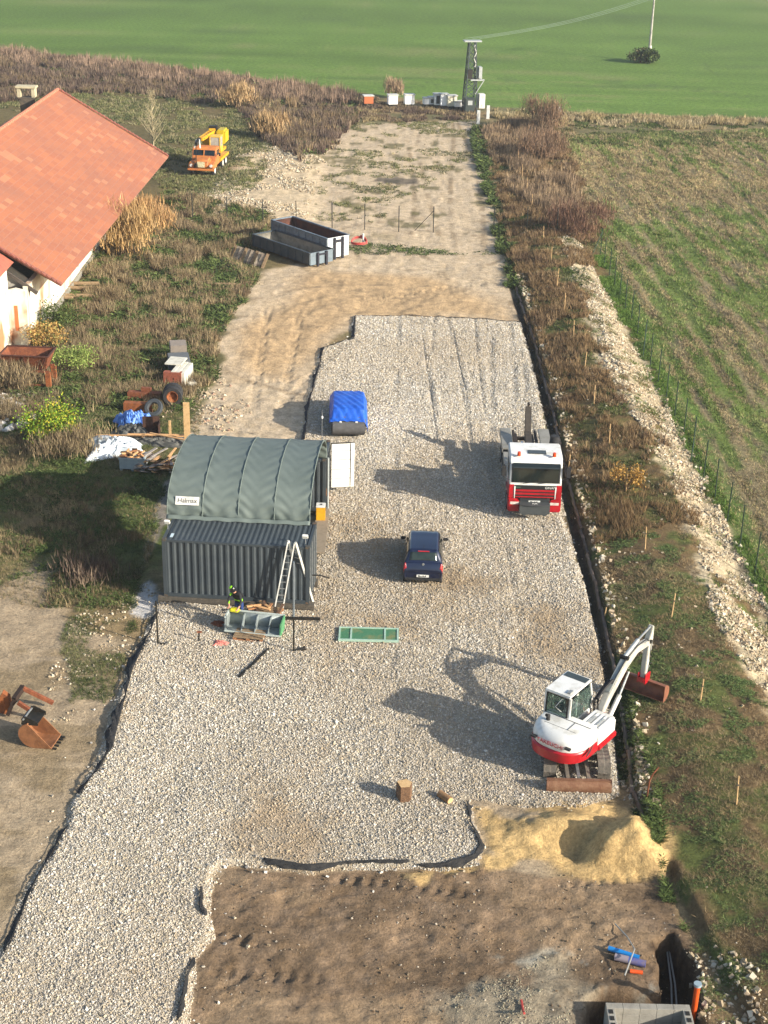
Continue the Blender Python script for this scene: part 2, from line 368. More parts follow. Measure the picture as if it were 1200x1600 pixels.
    # green crop field
    fld = e(P_FIELD, -.6, .6, 2.2, 3, 92)
    st = (.6 * fbm(x * .022 + y * .004, y * .34, 1.0, 4, 93) + .22 * fbm(x * .3, y * 1.0, 1.0, 4, 97) + .18 * fbm(x * .03, y * 1.3, 1.0, 3, 98))[:, None]
    st2 = fbm(x * .01, y * .08, 1.0, 3, 94)[:, None]
    fc = H('58702f') * (.36 + 1.05 * st + .28 * st2)
    fc = blend(fc, H('74704a'), sm(st[:, 0], .54, .68) * .5)
    tl = np.minimum(np.abs(((x * .05 + y) % 21.0) - 10.5), np.abs(((x * .05 + y + 1.9) % 21.0) - 10.5)); fc = blend(fc, H('47582c'), sm(tl, .4, .12) * .5)
    for (cx, cy, r_) in ((22, 172, 30), (22, 172, 28.2), (60, 214, 16)): fc = blend(fc, H('4c5c30'), sm(np.abs(np.hypot(x - cx, (y - cy)) - r_), .45, .15) * .45)
    C = blend(C, fc, fld)
    # gravel pad bed
    gd = sdist(x, y, P_GRAVEL) + .35 * (fbm(x, y, .8, 3, 5) - .5)
    gm = sm(gd, .0, .12)
    C = blend(C, H('a39a88') * (.8 + .3 * nf), gm)
    soilp = gm * sm(fbm(x, y, 4.5, 4, 95), .56, .70) * sm(y, 70, 55)
    C = blend(C, H('9a8264'), soilp * .6)
    C = blend(C, H('b8b4ae'), e(P_WSPOT, -.1, .2, .5, .6, 96) * .9)
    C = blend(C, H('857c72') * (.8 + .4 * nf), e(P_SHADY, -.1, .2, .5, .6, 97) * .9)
    sn = e(P_SAND, -.1, .2, .5, .8, 98)
    heap = sm(np.hypot((x - 7.4) / 2.4, (y - 38.4) / 2.0), 1.0, .8)
    C = blend(C, H('b89a68') * (.85 + .3 * n1), np.maximum(sn * sm(fbm(x, y, .9, 4, 99) + .10 * sm(x, 2, 5), .40, .56), heap))
    trn = sm(sdist(x, y, P_TRENCH) + .5 * (nf[:, 0] - .5), -.3, .1); C = blend(C, H('3d3024'), np.maximum(trn, sm(sdist(x, y, P_PIT), -.1, .1)))
    # drain band darkened: textile and the drain's own shade put into the colour
    b = xb(y); dr = sm(x, b - .62, b - .5) * sm(x, b + .05, b - .05) * sm(y, 41, 43) * sm(y, 104, 98)
    C = blend(C, H('3a3630'), dr * .8)
    C = np.clip(C, .004, .8)
    m = bpy.data.materials.new('ground_soil'); m.use_nodes = True; n = m.node_tree.nodes; L = m.node_tree.links; bb = n['Principled BSDF']
    a = n.new('ShaderNodeAttribute'); a.attribute_name = 'Col'; tc = n.new('ShaderNodeTexCoord')
    def noise(s, det=6, ro=.7):
        q = n.new('ShaderNodeTexNoise'); q.inputs['Scale'].default_value = s; q.inputs['Detail'].default_value = det; q.inputs['Roughness'].default_value = ro
        L.new(tc.outputs['Object'], q.inputs['Vector']); return q
    n_a = noise(1.8, 10, .75); n_b = noise(9, 4, .7)
    mr = n.new('ShaderNodeMapRange'); mr.inputs[1].default_value = .3; mr.inputs[2].default_value = .7; mr.inputs[3].default_value = .62; mr.inputs[4].default_value = 1.38
    L.new(n_a.outputs['Fac'], mr.inputs[0])
    mr2 = n.new('ShaderNodeMapRange'); mr2.inputs[1].default_value = .3; mr2.inputs[2].default_value = .7; mr2.inputs[3].default_value = .72; mr2.inputs[4].default_value = 1.28
    L.new(n_b.outputs['Fac'], mr2.inputs[0])
    mu = n.new('ShaderNodeMath'); mu.operation = 'MULTIPLY'; L.new(mr.outputs[0], mu.inputs[0]); L.new(mr2.outputs[0], mu.inputs[1])
    vm = n.new('ShaderNodeVectorMath'); vm.operation = 'SCALE'; L.new(a.outputs['Color'], vm.inputs[0]); L.new(mu.outputs[0], vm.inputs['Scale'])
    L.new(vm.outputs[0], bb.inputs['Base Color']); bb.inputs['Roughness'].default_value = .95; bb.inputs['Specular IOR Level'].default_value = .15
    bp = n.new('ShaderNodeBump'); bp.inputs['Strength'].default_value = .75; bp.inputs['Distance'].default_value = .12
    L.new(n_a.outputs['Fac'], bp.inputs['Height'])
    bp2 = n.new('ShaderNodeBump'); bp2.inputs['Strength'].default_value = .8; bp2.inputs['Distance'].default_value = .04
    L.new(n_b.outputs['Fac'], bp2.inputs['Height']); L.new(bp.outputs[0], bp2.inputs['Normal']); L.new(bp2.outputs[0], bb.inputs['Normal'])
    o = np_mesh('ground', V, F, C, m, True); o['kind'] = 'structure'; o['label'] = 'ground of the yard, sandy track and fields'
    return o
build_ground()

# ------------------------------------------------------------------ loose stone
_oct = np.array([(1, 0, 0), (-1, 0, 0), (0, 1, 0), (0, -1, 0), (0, 0, 1), (0, 0, -1)], float)
_octf = np.array([(0, 2, 4), (2, 1, 4), (1, 3, 4), (3, 0, 4), (2, 0, 5), (1, 2, 5), (3, 1, 5), (0, 3, 5)])
_cub = np.array([(-1, -1, -1), (1, -1, -1), (1, 1, -1), (-1, 1, -1), (-1, -1, 1), (1, -1, 1), (1, 1, 1), (-1, 1, 1)], float) * .7
_cubf = np.array([(0, 2, 1), (0, 3, 2), (4, 5, 6), (4, 6, 7), (0, 1, 5), (0, 5, 4), (1, 2, 6), (1, 6, 5), (2, 3, 7), (2, 7, 6), (3, 0, 4), (3, 4, 7)])
def rotmats(n):
    q = RNG.normal(size=(n, 4)); q /= np.linalg.norm(q, axis=1)[:, None]; a, b, c, d = q.T
    return np.stack([1 - 2 * (c * c + d * d), 2 * (b * c - a * d), 2 * (b * d + a * c), 2 * (b * c + a * d), 1 - 2 * (b * b + d * d), 2 * (c * d - a * b), 2 * (b * d - a * c), 2 * (c * d + a * b), 1 - 2 * (b * b + c * c)], 1).reshape(-1, 3, 3)
def stones(name, x, y, size, cols, label, sink=.15, tint=None, flat=(.55, 1.0)):
    n = len(x); z = height(x, y)
    base, bf = (_cub, _cubf) if n < 60000 else (_oct, _octf)
    k = len(base)
    V = base[None] * (1 + RNG.uniform(-.35, .35, (n, k, 1))) * RNG.uniform(flat[0], flat[1] + .25, (n, 1, 3))
    V = np.einsum('nij,nkj->nki', rotmats(n), V) * (size[:, None, None] * .5)
    V += np.stack([x, y, z + size * (.5 - sink) * .5], 1)[:, None]
    F = (bf[None] + (np.arange(n) * k)[:, None, None]).reshape(-1, 3)
    pal = np.array([lin(c) for c in cols]); ci = RNG.integers(0, len(pal), n)
    c = pal[ci] * RNG.uniform(.75, 1.12, (n, 1)) * (.86 + .28 * fbm(x, y, 5, 3, 120))[:, None]
    if tint is not None: c = c * (1 - tint[:, None]) + np.array(lin('9a8464')) * tint[:, None]
    o = np_mesh(name, V.reshape(-1, 3), F, np.repeat(c, k, 0), MATS.get('stone') or attr_mat('stone', .9), False)
    return tag(o, label, None, kind='stuff')
def scatter(P, n, dens=None):
    lo, hi = P.min(0), P.max(0); lo[1] = max(lo[1], 28)
    x = RNG.uniform(lo[0], hi[0], n); y = RNG.uniform(lo[1], hi[1], n); return x, y
def build_gravel():
    n = 900000
    # more, smaller stones near the camera; the far pad needs fewer
    y = 29.5 + 65 * RNG.random(n) ** 1.5; x = RNG.uniform(-13, 9.6, n)
    d = sdist(x, y, P_GRAVEL) + .35 * (fbm(x, y, .8, 3, 5) - .5)
    fill = fbm(x, y, 4.5, 4, 95)
    thin = np.where((fill > .60) & (y < 62) , .4, 1.0)
    ok = (d > -.05) & (RNG.random(n) < thin)
    ok &= ~((x > -8.9) & (x < -2.9) & (y > 53.9) & (y < 68))
    x, y = x[ok], y[ok]; size = RNG.gamma(4, .0082, len(x)) + .018 + .0007 * (y - 40)
    cols = ['c4bcac', 'b4ab9b', 'd0c9bb', '9f9686', 'aba08c', 'c0b297', '928d86', 'bab2a2', 'd6d0c4', 'b4a58c']
    print('gravel', len(x))
    tn = .55 * sm(fbm(x, y, 4.5, 4, 95) + .12 * (RNG.random(len(x)) - .5), .50, .68) * sm(y, 75, 60) + .25 * sm(fbm(x, y, 9, 3, 121), .4, .7)
    stones('gravel', x, y, size, cols, 'pale crushed stone spread over the yard', tint=tn)
    # spill over the textile and out onto the dirt
    n = 9000; y = RNG.uniform(29.5, 94, n); x = RNG.uniform(-13, 9.6, n); d = sdist(x, y, P_GRAVEL)
    ok = (d < .1) & (RNG.random(n) < np.exp(d * 3.2)); x, y = x[ok], y[ok]
    stones('gravel_spill', x, y, RNG.uniform(.05, .12, len(x)), cols, 'stones spilled beyond the edge of the gravel pad')
build_gravel()
def zone_stones(name, pts, n, s0, s1, cols, label, clump=None):
    P = poly(pts) if isinstance(pts, list) else pts
    x, y = scatter(P, n); ok = sdist(x, y, P) + 1.0 * (fbm(x, y, 1.2, 3, 7) - .5) > 0
    if clump: ok &= fbm(x, y, clump[0], 3, 8) > clump[1]
    x, y = x[ok], y[ok]; s = s0 + (s1 - s0) * RNG.random(len(x)) ** 3
    stones(name, x, y, s, cols, label, .35)
PALE = ['b4a78e', 'a4957a', 'c2b7a0', '96866c', 'b09c80']
zone_stones('rubble', P_ROCK, 90000, .03, .2, PALE, 'pale limestone rubble on the slope beside the wire fence', (.9, .50))
veg_rock = 1
zone_stones('rubble', P_ROCK, 60000, .02, .09, PALE, 'fine pale grit between the rubble of the slope', (.6, .42))
zone_stones('rubble', P_RUBBLE, 46000, .04, .24, PALE, 'pale broken rubble bank beside the sandy track', (2.5, .5))
zone_stones('rubble', [(300, 600), (345, 590), (400, 640), (330, 700), (270, 690), (250, 650)], 2500, .03, .2, PALE + ['a58672'], 'small stones on the bare soil behind the tent', (1.3, .5))
zone_stones('rubble', [(0, 618), (45, 620), (48, 665), (-10, 680)], 1200, .08, .5, ['c4beb4', 'b4a998', 'a29786'], 'white broken concrete rubble at the left edge')
zone_stones('rubble', P_DIRT, 2600, .02, .08, ['8f8068', '7a6a54', 'a89c8a', '5a4a38', '6a5844'], 'small stones and clods on the dark churned soil', (1.6, .45))
zone_stones('rubble', P_BERM, 7000, .03, .16, PALE, 'scattered stones on the planted bank', (1.4, .56))
zone_stones('rubble', [(960, 1100), (985, 1110), (1010, 1200), (1030, 1290), (1000, 1290), (965, 1200)], 700, .05, .22, PALE, 'stones along the edge of the bank beside the excavator')
zone_stones('rubble', [(1060, 1480), (1150, 1500), (1200, 1600), (1110, 1620), (1090, 1540)], 350, .04, .22, PALE, 'stones on the bank beside the trench')
zone_stones('rubble', [(130, 950), (245, 900), (230, 990), (170, 1100), (60, 1140), (80, 1020)], 2200, .02, .14, PALE, 'stones scattered in the rough grass left of the pad', (1.3, .5))
zone_stones('rubble', P_GREY, 5000, .02, .06, ['989078', '847a66', 'a8a088'], 'grey grit spilled on the dark soil', (.9, .48))
def edge_rocks():
    y = RNG.uniform(42, 105, 900); x = xb(y) + .25 + np.abs(RNG.normal(0, .28, 900))
    stones('rubble', x, y, RNG.uniform(0, 1, 900) ** 2 * .2 + .05, PALE, 'stones lined up behind the dark edging board', .3)
edge_rocks()

# ------------------------------------------------------------------ plants that nobody could count
vegm = attr_mat('plant', .8, spec=.15)
def tufts(name, x, y, hh, ww, cols, label, blades=7, lean=.45, lift=0, leaf=False):
    n = len(x)
    if n == 0: return
    z = height(x, y) * (sm(y, 240, 180) * sm(np.abs(x), 90, 60)) + lift
    N = n * blades
    ang = RNG.uniform(0, 2 * math.pi, N); ln = RNG.uniform(.1, 1, N) * lean
    X = np.repeat(x, blades); Y = np.repeat(y, blades); Z = np.repeat(z, blades); Hh = np.repeat(hh, blades) * RNG.uniform(.45, 1.1, N); W = np.repeat(ww, blades)
    r = RNG.uniform(0, 1, N) * W * 2.2
    bx, by = X + np.cos(ang) * r, Y + np.sin(ang) * r
    dx, dy = np.cos(ang) * ln * Hh, np.sin(ang) * ln * Hh
    a2 = RNG.uniform(0, math.pi, N); wx, wy = np.cos(a2) * W * .5, np.sin(a2) * W * .5
    z0 = Z + (Hh * RNG.uniform(0, .7, N) if leaf else 0) - .03
    p0 = np.stack([bx - wx, by - wy, z0], 1); p1 = np.stack([bx + wx, by + wy, z0 + (0 if not leaf else W * .5)], 1)
    p2 = np.stack([bx + dx, by + dy, z0 + Hh * (1 if not leaf else .35)], 1)
    V = np.stack([p0, p1, p2], 1).reshape(-1, 3); F = np.arange(N * 3).reshape(-1, 3)
    pal = np.array([lin(c) for c in cols]); kk = np.clip(((fbm(x, y, 1.8, 3, 77 + len(cols)) - .5) * 2.2 + .5 + RNG.uniform(-.35, .35, n)) * len(pal), 0, len(pal) - 1).astype(int); c = np.repeat(pal[kk], blades, 0) * RNG.uniform(.65, 1.3, (N, 1))
    o = np_mesh(name, V, F, np.repeat(c, 3, 0), vegm)
    return tag(o, label, None, kind='stuff')
def veg(name, pts, n, h0, h1, wd, cols, label, clump=None, seed=0, blades=7, lean=.45, edge=1.5, leaf=False):
    wd = wd * (.62 if not leaf else .8); n = int(n * (1.5 if not leaf else 1.2)); h1 = h1 * .85; lean = lean * 1.25
    P = poly(pts) if isinstance(pts, list) else pts
    x, y = scatter(P, n); ok = sdist(x, y, P) + edge * (fbm(x, y, 2.0, 3, 9 + seed) - .5) > 0
    if clump: ok &= (fbm(x, y, clump[0], 3, 100 + seed) + RNG.uniform(-.04, .04, n)) > clump[1]
    x, y = x[ok], y[ok]; f = .4 + 1.0 * fbm(x, y, 2.2, 3, 140 + seed)
    return tufts(name, x, y, RNG.uniform(h0, h1, len(x)) * f, np.full(len(x), wd) * (y / 70) , cols, label, blades, lean, leaf=leaf)
DRY = ['7c6b50', '6c5c46', '8c7b5e', '5e5040', '9a8966']; PURP = ['5c4c42', '50443c', '6c5c4e', '7a6a58']; STRAW = ['a8906a', 'b09a76', '98805c', '8f7a5c']
GRN = ['46542a', '525f32', '3d4a26', '5f6a3a', '374222']; OLV = ['6c6e46', '5c603c', '7c7850', '8a8062', '525838']
BAND = [(-40, 72), (0, 82), (130, 96), (290, 113), (460, 136), (560, 150), (560, 194), (545, 196), (525, 225), (480, 262), (430, 232), (395, 212), (370, 165), (290, 160), (200, 145), (100, 148), (0, 165), (-40, 170)]
veg('dry_weeds', BAND, 30000, .6, 1.3, .07, PURP + ['5a4a44', '6a5a4e'] + DRY[:2], 'band of dark dry weeds between the barn and the green field', (3.0, .40), 1, 8)
veg('dry_weeds', [(560, 150), (600, 156), (742, 170), (742, 186), (620, 192), (560, 195)], 4000, .25, .6, .06, PURP + DRY, 'low dry weeds around the beehives', (2.0, .42), 24, 8)
veg('green_undergrowth', BAND, 18000, .3, .7, .09, GRN, 'green undergrowth among the dry weeds by the field', (2.6, .48), 2, 6, leaf=True)
veg('reeds', [(-40, 72), (0, 78), (130, 92), (290, 110), (460, 132), (560, 148), (545, 165), (440, 160), (290, 136), (130, 116), (0, 100), (-40, 95)], 7000, .9, 1.9, .06, ['87725f', '98806a', '907a68', '7a6654'], 'tall pinkish reeds along the edge of the green field', (3.0, .47), 3, 9, .3)
veg('reeds', [(395, 150), (470, 165), (530, 190), (520, 225), (470, 250), (420, 215)], 900, .9, 1.5, .06, STRAW[2:] + DRY, 'tan reeds in front of the dark weeds left of the beehives', (2.0, .5), 4, 9, .35)
veg('grass', [(-40, 165), (100, 148), (200, 145), (370, 165), (395, 212), (430, 232), (400, 300), (250, 320), (240, 200)], 34000, .15, .45, .07, OLV, 'rough olive grass around the orange crane truck', (2.0, .38), 5, 6, .8)
W3 = [(150, 395), (215, 335), (260, 300), (420, 340), (420, 352), (395, 385), (345, 395), (385, 425), (405, 440), (370, 480), (342, 520), (332, 590), (300, 640), (262, 650), (180, 650), (130, 660), (-20, 660), (-20, 600), (45, 560), (110, 480)]
veg('dry_weeds', W3, 24000, .35, 1.05, .05, DRY + ['a08e6c', '8c7c5e', '6c5c48'], 'brown weeds between the barn wall and the sandy track', (1.6, .47), 6, 8)
veg('nettles', W3, 22000, .3, .7, .08, GRN, 'green nettles between the barn wall and the sandy track', (1.6, .44), 7, 8, .7, leaf=True)
LG = [(150, 395), (260, 300), (430, 340), (400, 440), (340, 520), (330, 600), (300, 690), (262, 745), (250, 800), (235, 870), (215, 905), (180, 950), (60, 950), (-30, 930), (-30, 600), (45, 560)]
veg('grass', LG, 52000, .08, .3, .045, ['545c38', '626440', '706a4a', '7e7054', '4c5232', '8a7a5c'], 'short mixed grass and weeds covering the left side of the yard', None, 31, 6, .9, edge=.8)
W4 = [(-20, 650), (190, 665), (165, 700), (190, 740), (272, 745), (250, 800), (235, 870), (215, 905), (190, 950), (70, 950), (90, 885), (-20, 930)]
veg('nettles', W4, 22000, .15, .4, .06, GRN, 'low green weeds in front of the white tarpaulin', (2.0, .46), 8, 7, .7, leaf=True)
veg('dry_weeds', W4, 9000, .2, .6, .04, DRY, 'dry brown stalks at the left edge of the yard', (1.8, .54), 9, 7)
veg('grass', [(140, 900), (238, 880), (215, 1000), (175, 1090), (120, 1130), (85, 1000)], 7000, .08, .28, .045, OLV + GRN, 'sparse grass between the bare soil and the gravel pad', (1.2, .50), 10, 6, .9)
BW = [(800, 435), (775, 330), (750, 200), (860, 178), (900, 260), (930, 380), (905, 480), (935, 570), (985, 660), (1040, 760), (1060, 830), (1010, 860), (930, 860), (905, 800), (888, 740), (865, 640), (835, 520)]
veg('dry_weeds', BW, 32000, .25, .7, .045, ['7c6648', '6e583e', '8c7454', '9a8260', '66523e'], 'dry brown weeds covering the planted bank', (1.5, .43), 11, 8, .6, edge=4)
veg('grass', BW, 30000, .1, .32, .05, GRN + OLV, 'green grass under the dry weeds of the bank', (1.6, .46), 12, 7, .8)
veg('dry_weeds', [(752, 205), (850, 180), (885, 255), (915, 360), (860, 350), (800, 300), (770, 250)], 7000, .7, 1.5, .06, ['7d6a54', '8f7a60', '6c5c4c', '9c8668'], 'tall reddish brown weeds right of the far track', (2.2, .45), 13, 9, .35)
veg('grass', [(930, 860), (1060, 830), (1110, 960), (1200, 1130), (1230, 1180), (1230, 1640), (1110, 1640), (1075, 1460), (1045, 1390), (1035, 1300), (985, 1230), (965, 1060)], 64000, .05, .2, .036, ['55663a', '616f3e', '4c5a34', '6e7648', '7a7450'], 'low green clumps growing on the bare bank', (.7, .545), 14, 7, .9, leaf=True)
veg('dry_grass', [(930, 860), (1060, 830), (1110, 960), (1200, 1130), (1230, 1180), (1230, 1640), (1110, 1640), (1075, 1460), (1045, 1390), (1035, 1300), (985, 1230), (965, 1060)], 26000, .05, .22, .03, DRY + STRAW, 'dead grass lying on the bank', (1.5, .44), 15, 6, 1.3)
veg('grass', P_ROCK, 9000, .06, .25, .045, ['56682e', '66723c', '7a7450'], 'grass tufts growing through the pale rubble slope', (.9, .53), 32, 7, .9)
veg('nettles', [(962, 1070), (985, 1080), (1010, 1180), (1030, 1290), (1050, 1400), (1075, 1460), (1040, 1430), (1010, 1300), (975, 1235), (960, 1140)], 5000, .2, .5, .06, GRN, 'green weeds at the foot of the bank beside the excavator', (.7, .47), 16, 8, .7, edge=.8, leaf=True)
veg('nettles', [(737, 200), (752, 200), (775, 320), (790, 380), (812, 450), (795, 450), (768, 340), (745, 250)], 4500, .3, .8, .09, GRN, 'green weeds hugging the right edge of the far track', (1.2, .42), 17, 8, .6, edge=1.6, leaf=True)
veg('nettles', [(540, 388), (560, 380), (650, 388), (780, 395), (780, 401), (640, 399), (560, 398)], 900, .15, .4, .08, GRN, 'thin line of green weeds across the sandy track', (1.5, .46), 18, 7, .6, edge=.6, leaf=True)
veg('grass', [(560, 192), (740, 188), (745, 240), (600, 330), (600, 350), (500, 345), (470, 330), (520, 250)], 9000, .1, .3, .07, OLV, 'sparse olive weeds on the far end of the sandy track', (2.0, .56), 19, 7, .7)
veg('reeds', [(760, 168), (870, 178), (1200, 190), (1240, 192), (1240, 205), (1180, 205), (870, 196), (770, 186)], 5000, .4, 1.0, .07, ['9a8a64', 'a89670', '8a7f5c', 'b0a080'], 'pale dead grass along the near edge of the green field', (3, .44), 20, 8, .6)
veg('grass', [(800, 172), (1240, 195), (1240, 235), (870, 225)], 7000, .15, .4, .08, GRN + OLV, 'green grass behind the rough field', (2.5, .48), 21, 7, .8)
def field_tufts():
    n = 330000; y = 44 + 125 * RNG.random(n) ** 1.15; x = 16.3 + RNG.random(n) * (y * .30 - 6); d = sdist(x, y, P_RFIELD); m = rfmix(x, y); r = fbm(x + y * .045, y * .09, .5, 3, 90)
    ok = (d > 0) & (RNG.random(n) < .25 + 1.1 * sm(r, .42, .6)); x, y, m = x[ok], y[ok], m[ok]
    g = RNG.random(len(x)) > m * .8 + .1
    for sel, cols, lab in ((g, ['56682e', '66783a', '72804a', '7d8450'], 'short green grass growing in rows over the rough field'), (~g, ['8a7a5c', '9a8a68', '75664c', 'a8966e'], 'dead straw lying between the green rows of the rough field')):
        a, b_ = x[sel], y[sel]; tufts('grass', a, b_, RNG.uniform(.05, .2, len(a)) * (.6 + b_ / 150), .035 * b_ / 70 * np.ones(len(a)), cols, lab, 3, 1.3)
field_tufts()
veg('grass', [(925, 375), (945, 378), (1010, 530), (1085, 690), (1160, 830), (1230, 960), (1215, 985), (1150, 860), (1078, 715), (1000, 560), (935, 440)], 12000, .1, .3, .05, ['56702e', '627a38', '4c6430'], 'fresh green grass strip under the wire fence', (2.0, .38), 23, 7, .7, edge=.5)

# ================================================================== objects
STEEL = mat('galvanised', '9a9c9a', .45, .6, '777a78', scale=6)
DARKM = mat('dark_steel', '23241f', .55, .4, '3a3027', scale=8)
RUST = mat('rust', '6b3a22', .85, .1, '8a5030', scale=5, bump=.4)
RUST2 = mat('rust_orange', '8f5228', .85, .1, '5a3420', scale=4, bump=.4)
BLACK = mat('black_rubber', '1b1b1c', .8, 0, '2c2a28', scale=10)
GLASS = mat('dark_glass', '0f1614', .06, 0, '18201d', spec=.8)
WOOD = mat('weathered_wood', '8a7355', .85, 0, '6a563f', scale=7, bump=.3)
WOODP = mat('fresh_wood', 'c2a070', .8, 0, 'a88658', scale=7)
WHITE = mat('white_paint', 'd2d1ca', .45, 0, 'a8a394', scale=2.2, mix=(.5, .78), coat=.15)
WHITEM = mat('white_matt', 'cfcdc4', .7, 0, 'b0ab9c', scale=3)
CONC = mat('concrete', '8c887c', .9, 0, '76705f', scale=3, bump=.3)
RED = mat('red_paint', 'a8121c', .35, 0, '86121a', scale=2, coat=.4)
YEL = mat('yellow_paint', 'd09a18', .5, 0, 'a87a20', scale=3)
ORG = mat('orange_paint', 'bd7438', .6, 0, '9c5c38', scale=2)
CONTM = mat('container_paint', '394044', .5, .1, '454b4c', scale=1.2, mix=(.45, .75), bump=.1)
TENTM = mat('tent_canvas', '5e6862', .7, 0, '545e58', scale=1.2)
TEXTILE = mat('geotextile', '1c1c1c', .9, 0, '33302c', scale=4, bump=.3)

# ------------------------------------------------------------------ containers, tent
def corr(b, L, H, t, amp, pitch, axis, off, z0, flip=1):
    """corrugated sheet: profile along length L, height H (or depth)"""
    pts = []; n = int(round(L / pitch)); p = L / n
    for i in range(n):
        x = i * p
        pts += [(x, 0), (x + p * .3, 0), (x + p * .5, amp), (x + p * .8, amp)]
    pts.append((L, 0))
    return pts
def make_container(label, group):
    L, W, H = 6.06, 2.44, 2.59
    t = thing('shipping_container', label, 'shipping container', (0, 0, 0), 0, group)
    b = B()
    for x in (0, L):
        for y in (0, W): b.box((x + (.08 if x == 0 else -.08), y + (.08 if y == 0 else -.08), H / 2), (.16, .16, H))
    for y in (.06, W - .06):
        b.box((L / 2, y, .08), (L - .32, .12, .16)); b.box((L / 2, y, H - .05), (L - .32, .08, .1))
    for x in (.06, L - .06):
        b.box((x, W / 2, .08), (.12, W - .32, .16)); b.box((x, W / 2, H - .05), (.12, W - .32, .1))
    b.ob('frame', CONTM, t, bevel=.008)
    for nm, sgn, yy in (('side_panel', 1, .03), ('side_panel', -1, W - .03)):
        b = B(); pts = corr(b, L - .3, 0, 0, .045, .277, 'x', 0, 0)
        n = len(pts); vs = [(p[0] + .15, yy + sgn * p[1], .15) for p in pts] + [(p[0] + .15, yy + sgn * p[1], H - .09) for p in pts]
        b.add(vs, [(i, i + 1, n + i + 1, n + i) for i in range(n - 1)]); b.ob(nm, CONTM, t, smooth=False, thick=.003)
    b = B(); pts = corr(b, L - .3, 0, 0, .03, .21, 'x', 0, 0); n = len(pts)
    vs = [(p[0] + .15, .1, H - .04 + p[1] * .8) for p in pts] + [(p[0] + .15, W - .1, H - .04 + p[1] * .8) for p in pts]
    b.add(vs, [(i, i + 1, n + i + 1, n + i) for i in range(n - 1)]); b.ob('roof', CONTM, t, smooth=False, thick=.003)
    b = B(); b.box((.05, W / 2, H / 2), (.04, W - .3, H - .28)); b.ob('end_wall', CONTM, t)
    for x in (.09, L - .09):
        for y in (.09, W - .09):
            B().box((x, y, H - .02), (.19, .19, .12)).ob('corner_casting', mat('casting', '4a4a44', .7, .3, '7a5a40', scale=9), t, bevel=.02); B().box((x, y, .05), (.185, .185, .12)).ob('corner_casting', MATS['casting'], t, bevel=.02)
    b = B(); b.box((L / 2, W / 2, .12), (L - .3, W - .3, .05)); b.ob('floor', WOOD, t)
    return t
CZ = .38
ax, ay = G(256, 929, CZ); bx, by = G(489, 948, CZ); CROT = math.atan2(by - ay, bx - ax) * .6
c1 = make_container('dark grey shipping container with closed side, ladders leaning in front of it', 'dark grey containers under the canopy')
c1.location = (ax + .02, ay - .12, CZ); c1.rotation_euler[2] = CROT
def c1p(x, y, z): return c1.matrix_basis @ Vector((x, y, z))
M1 = Matrix.Translation(c1.location) @ Matrix.Rotation(CROT, 4, 'Z')
# closed doors of the front container, right end
for yy in (.66, 1.78): B().box((6.02, yy, 1.3), (.05, 1.1, 2.26)).ob('door', CONTM, c1, bevel=.01)
b = B()
for y in (.3, .9, 1.5, 2.1): b.cyl((6.07, y, .15), (6.07, y, 2.45), .018, n=6)
b.ob('lock_rod', STEEL, c1)
c2 = copy_tree(make_container('x', 'dark grey containers under the canopy')) if False else None
c2 = make_container('dark grey shipping container with its white door open, at the far side of the canopy', 'dark grey containers under the canopy')
dx2, dy2 = G(513, 763, CZ)
c2.location = (dx2 - 6.06, dy2 - 2.44, CZ); c2.rotation_euler[2] = CROT * .5
d = thing('x', None, None, (0, 0, 0)); bpy.data.objects.remove(d)
def DRM(v): return tuple(Vector((6.08, 2.42, 0)) + Matrix.Rotation(R_(14), 3, 'Z') @ (Vector(v) - Vector((6.08, 2.42, 0))))
b = B(); b.box((6.08 + .58, 2.40, 1.3), (1.15, .05, 2.3)); b.v = [DRM(v) for v in b.v]; dr = b.ob('door', mat('door_white', 'e8e6dc', .5, 0, 'd8d6cc'), c2, bevel=.01); dr['label'] = 'open white inner face of the container door'
b = B()
for z in (.16, .62, 1.1, 1.6, 2.05, 2.42): b.box((6.6, 2.37, z), (.96, .012, .012))
b.box((7.05, 2.368, 1.3), (.03, .02, 2.2)); b.box((6.1, 2.36, 1.3), (.05, .04, 2.34)); b.box((6.66, 2.36, 2.465), (1.17, .04, .03))
b.v = [DRM(v) for v in b.v]; b.ob('door_seal', BLACK, dr)
for z in (.4, 1.0, 1.6, 2.2): B().cyl((6.1, 2.42, z - .06), (6.1, 2.42, z + .06), .03, n=8).ob('hinge', BLACK, dr)
# front container details
b = B(); b.box((.35, .42, 2.61), (.12, .35, .01)); b.ob('sticker', mat('sticker', 'b8c8cc', .5), c1)
for (x, y) in ((.05, 1.0), (5.85, .35)):
    t = thing('floodlight', 'white floodlight on the roof of the front container, ' + ('left end' if x < 1 else 'right end beside the ladders'), 'floodlight', M1 @ Vector((x, y, 2.6)), CROT)
    b = B(); b.cyl((0, 0, 0), (0, 0, .32), .02, n=6); b.ob('bracket', STEEL, t)
    b = B(); b.box((0, -.08, .36), (.24, .1, .2), rx=.5); b.ob('lamp_housing', WHITE, t, bevel=.02)
for i, (yy, lab) in enumerate(((.1, 'long dark timber beam under the near side of the front container'), (2.2, 'long dark timber beam under the hidden side of the front container'))):
    b = B(); b.box((0, 0, .19), (6.5 - i * .2, .34, .37)); b.box((0, -.02, .19), (6.3, .36, .02))
    o = b.ob('timber_beam', mat('dark_timber', '4a443a', .85, 0, '5f564a', scale=6, bump=.3), None, bevel=.015); p = M1 @ Vector((3.0, yy, 0)); o.location = (p.x, p.y, 0); o.rotation_euler[2] = CROT; tag(o, lab, 'beam', 'timber beams under the containers')
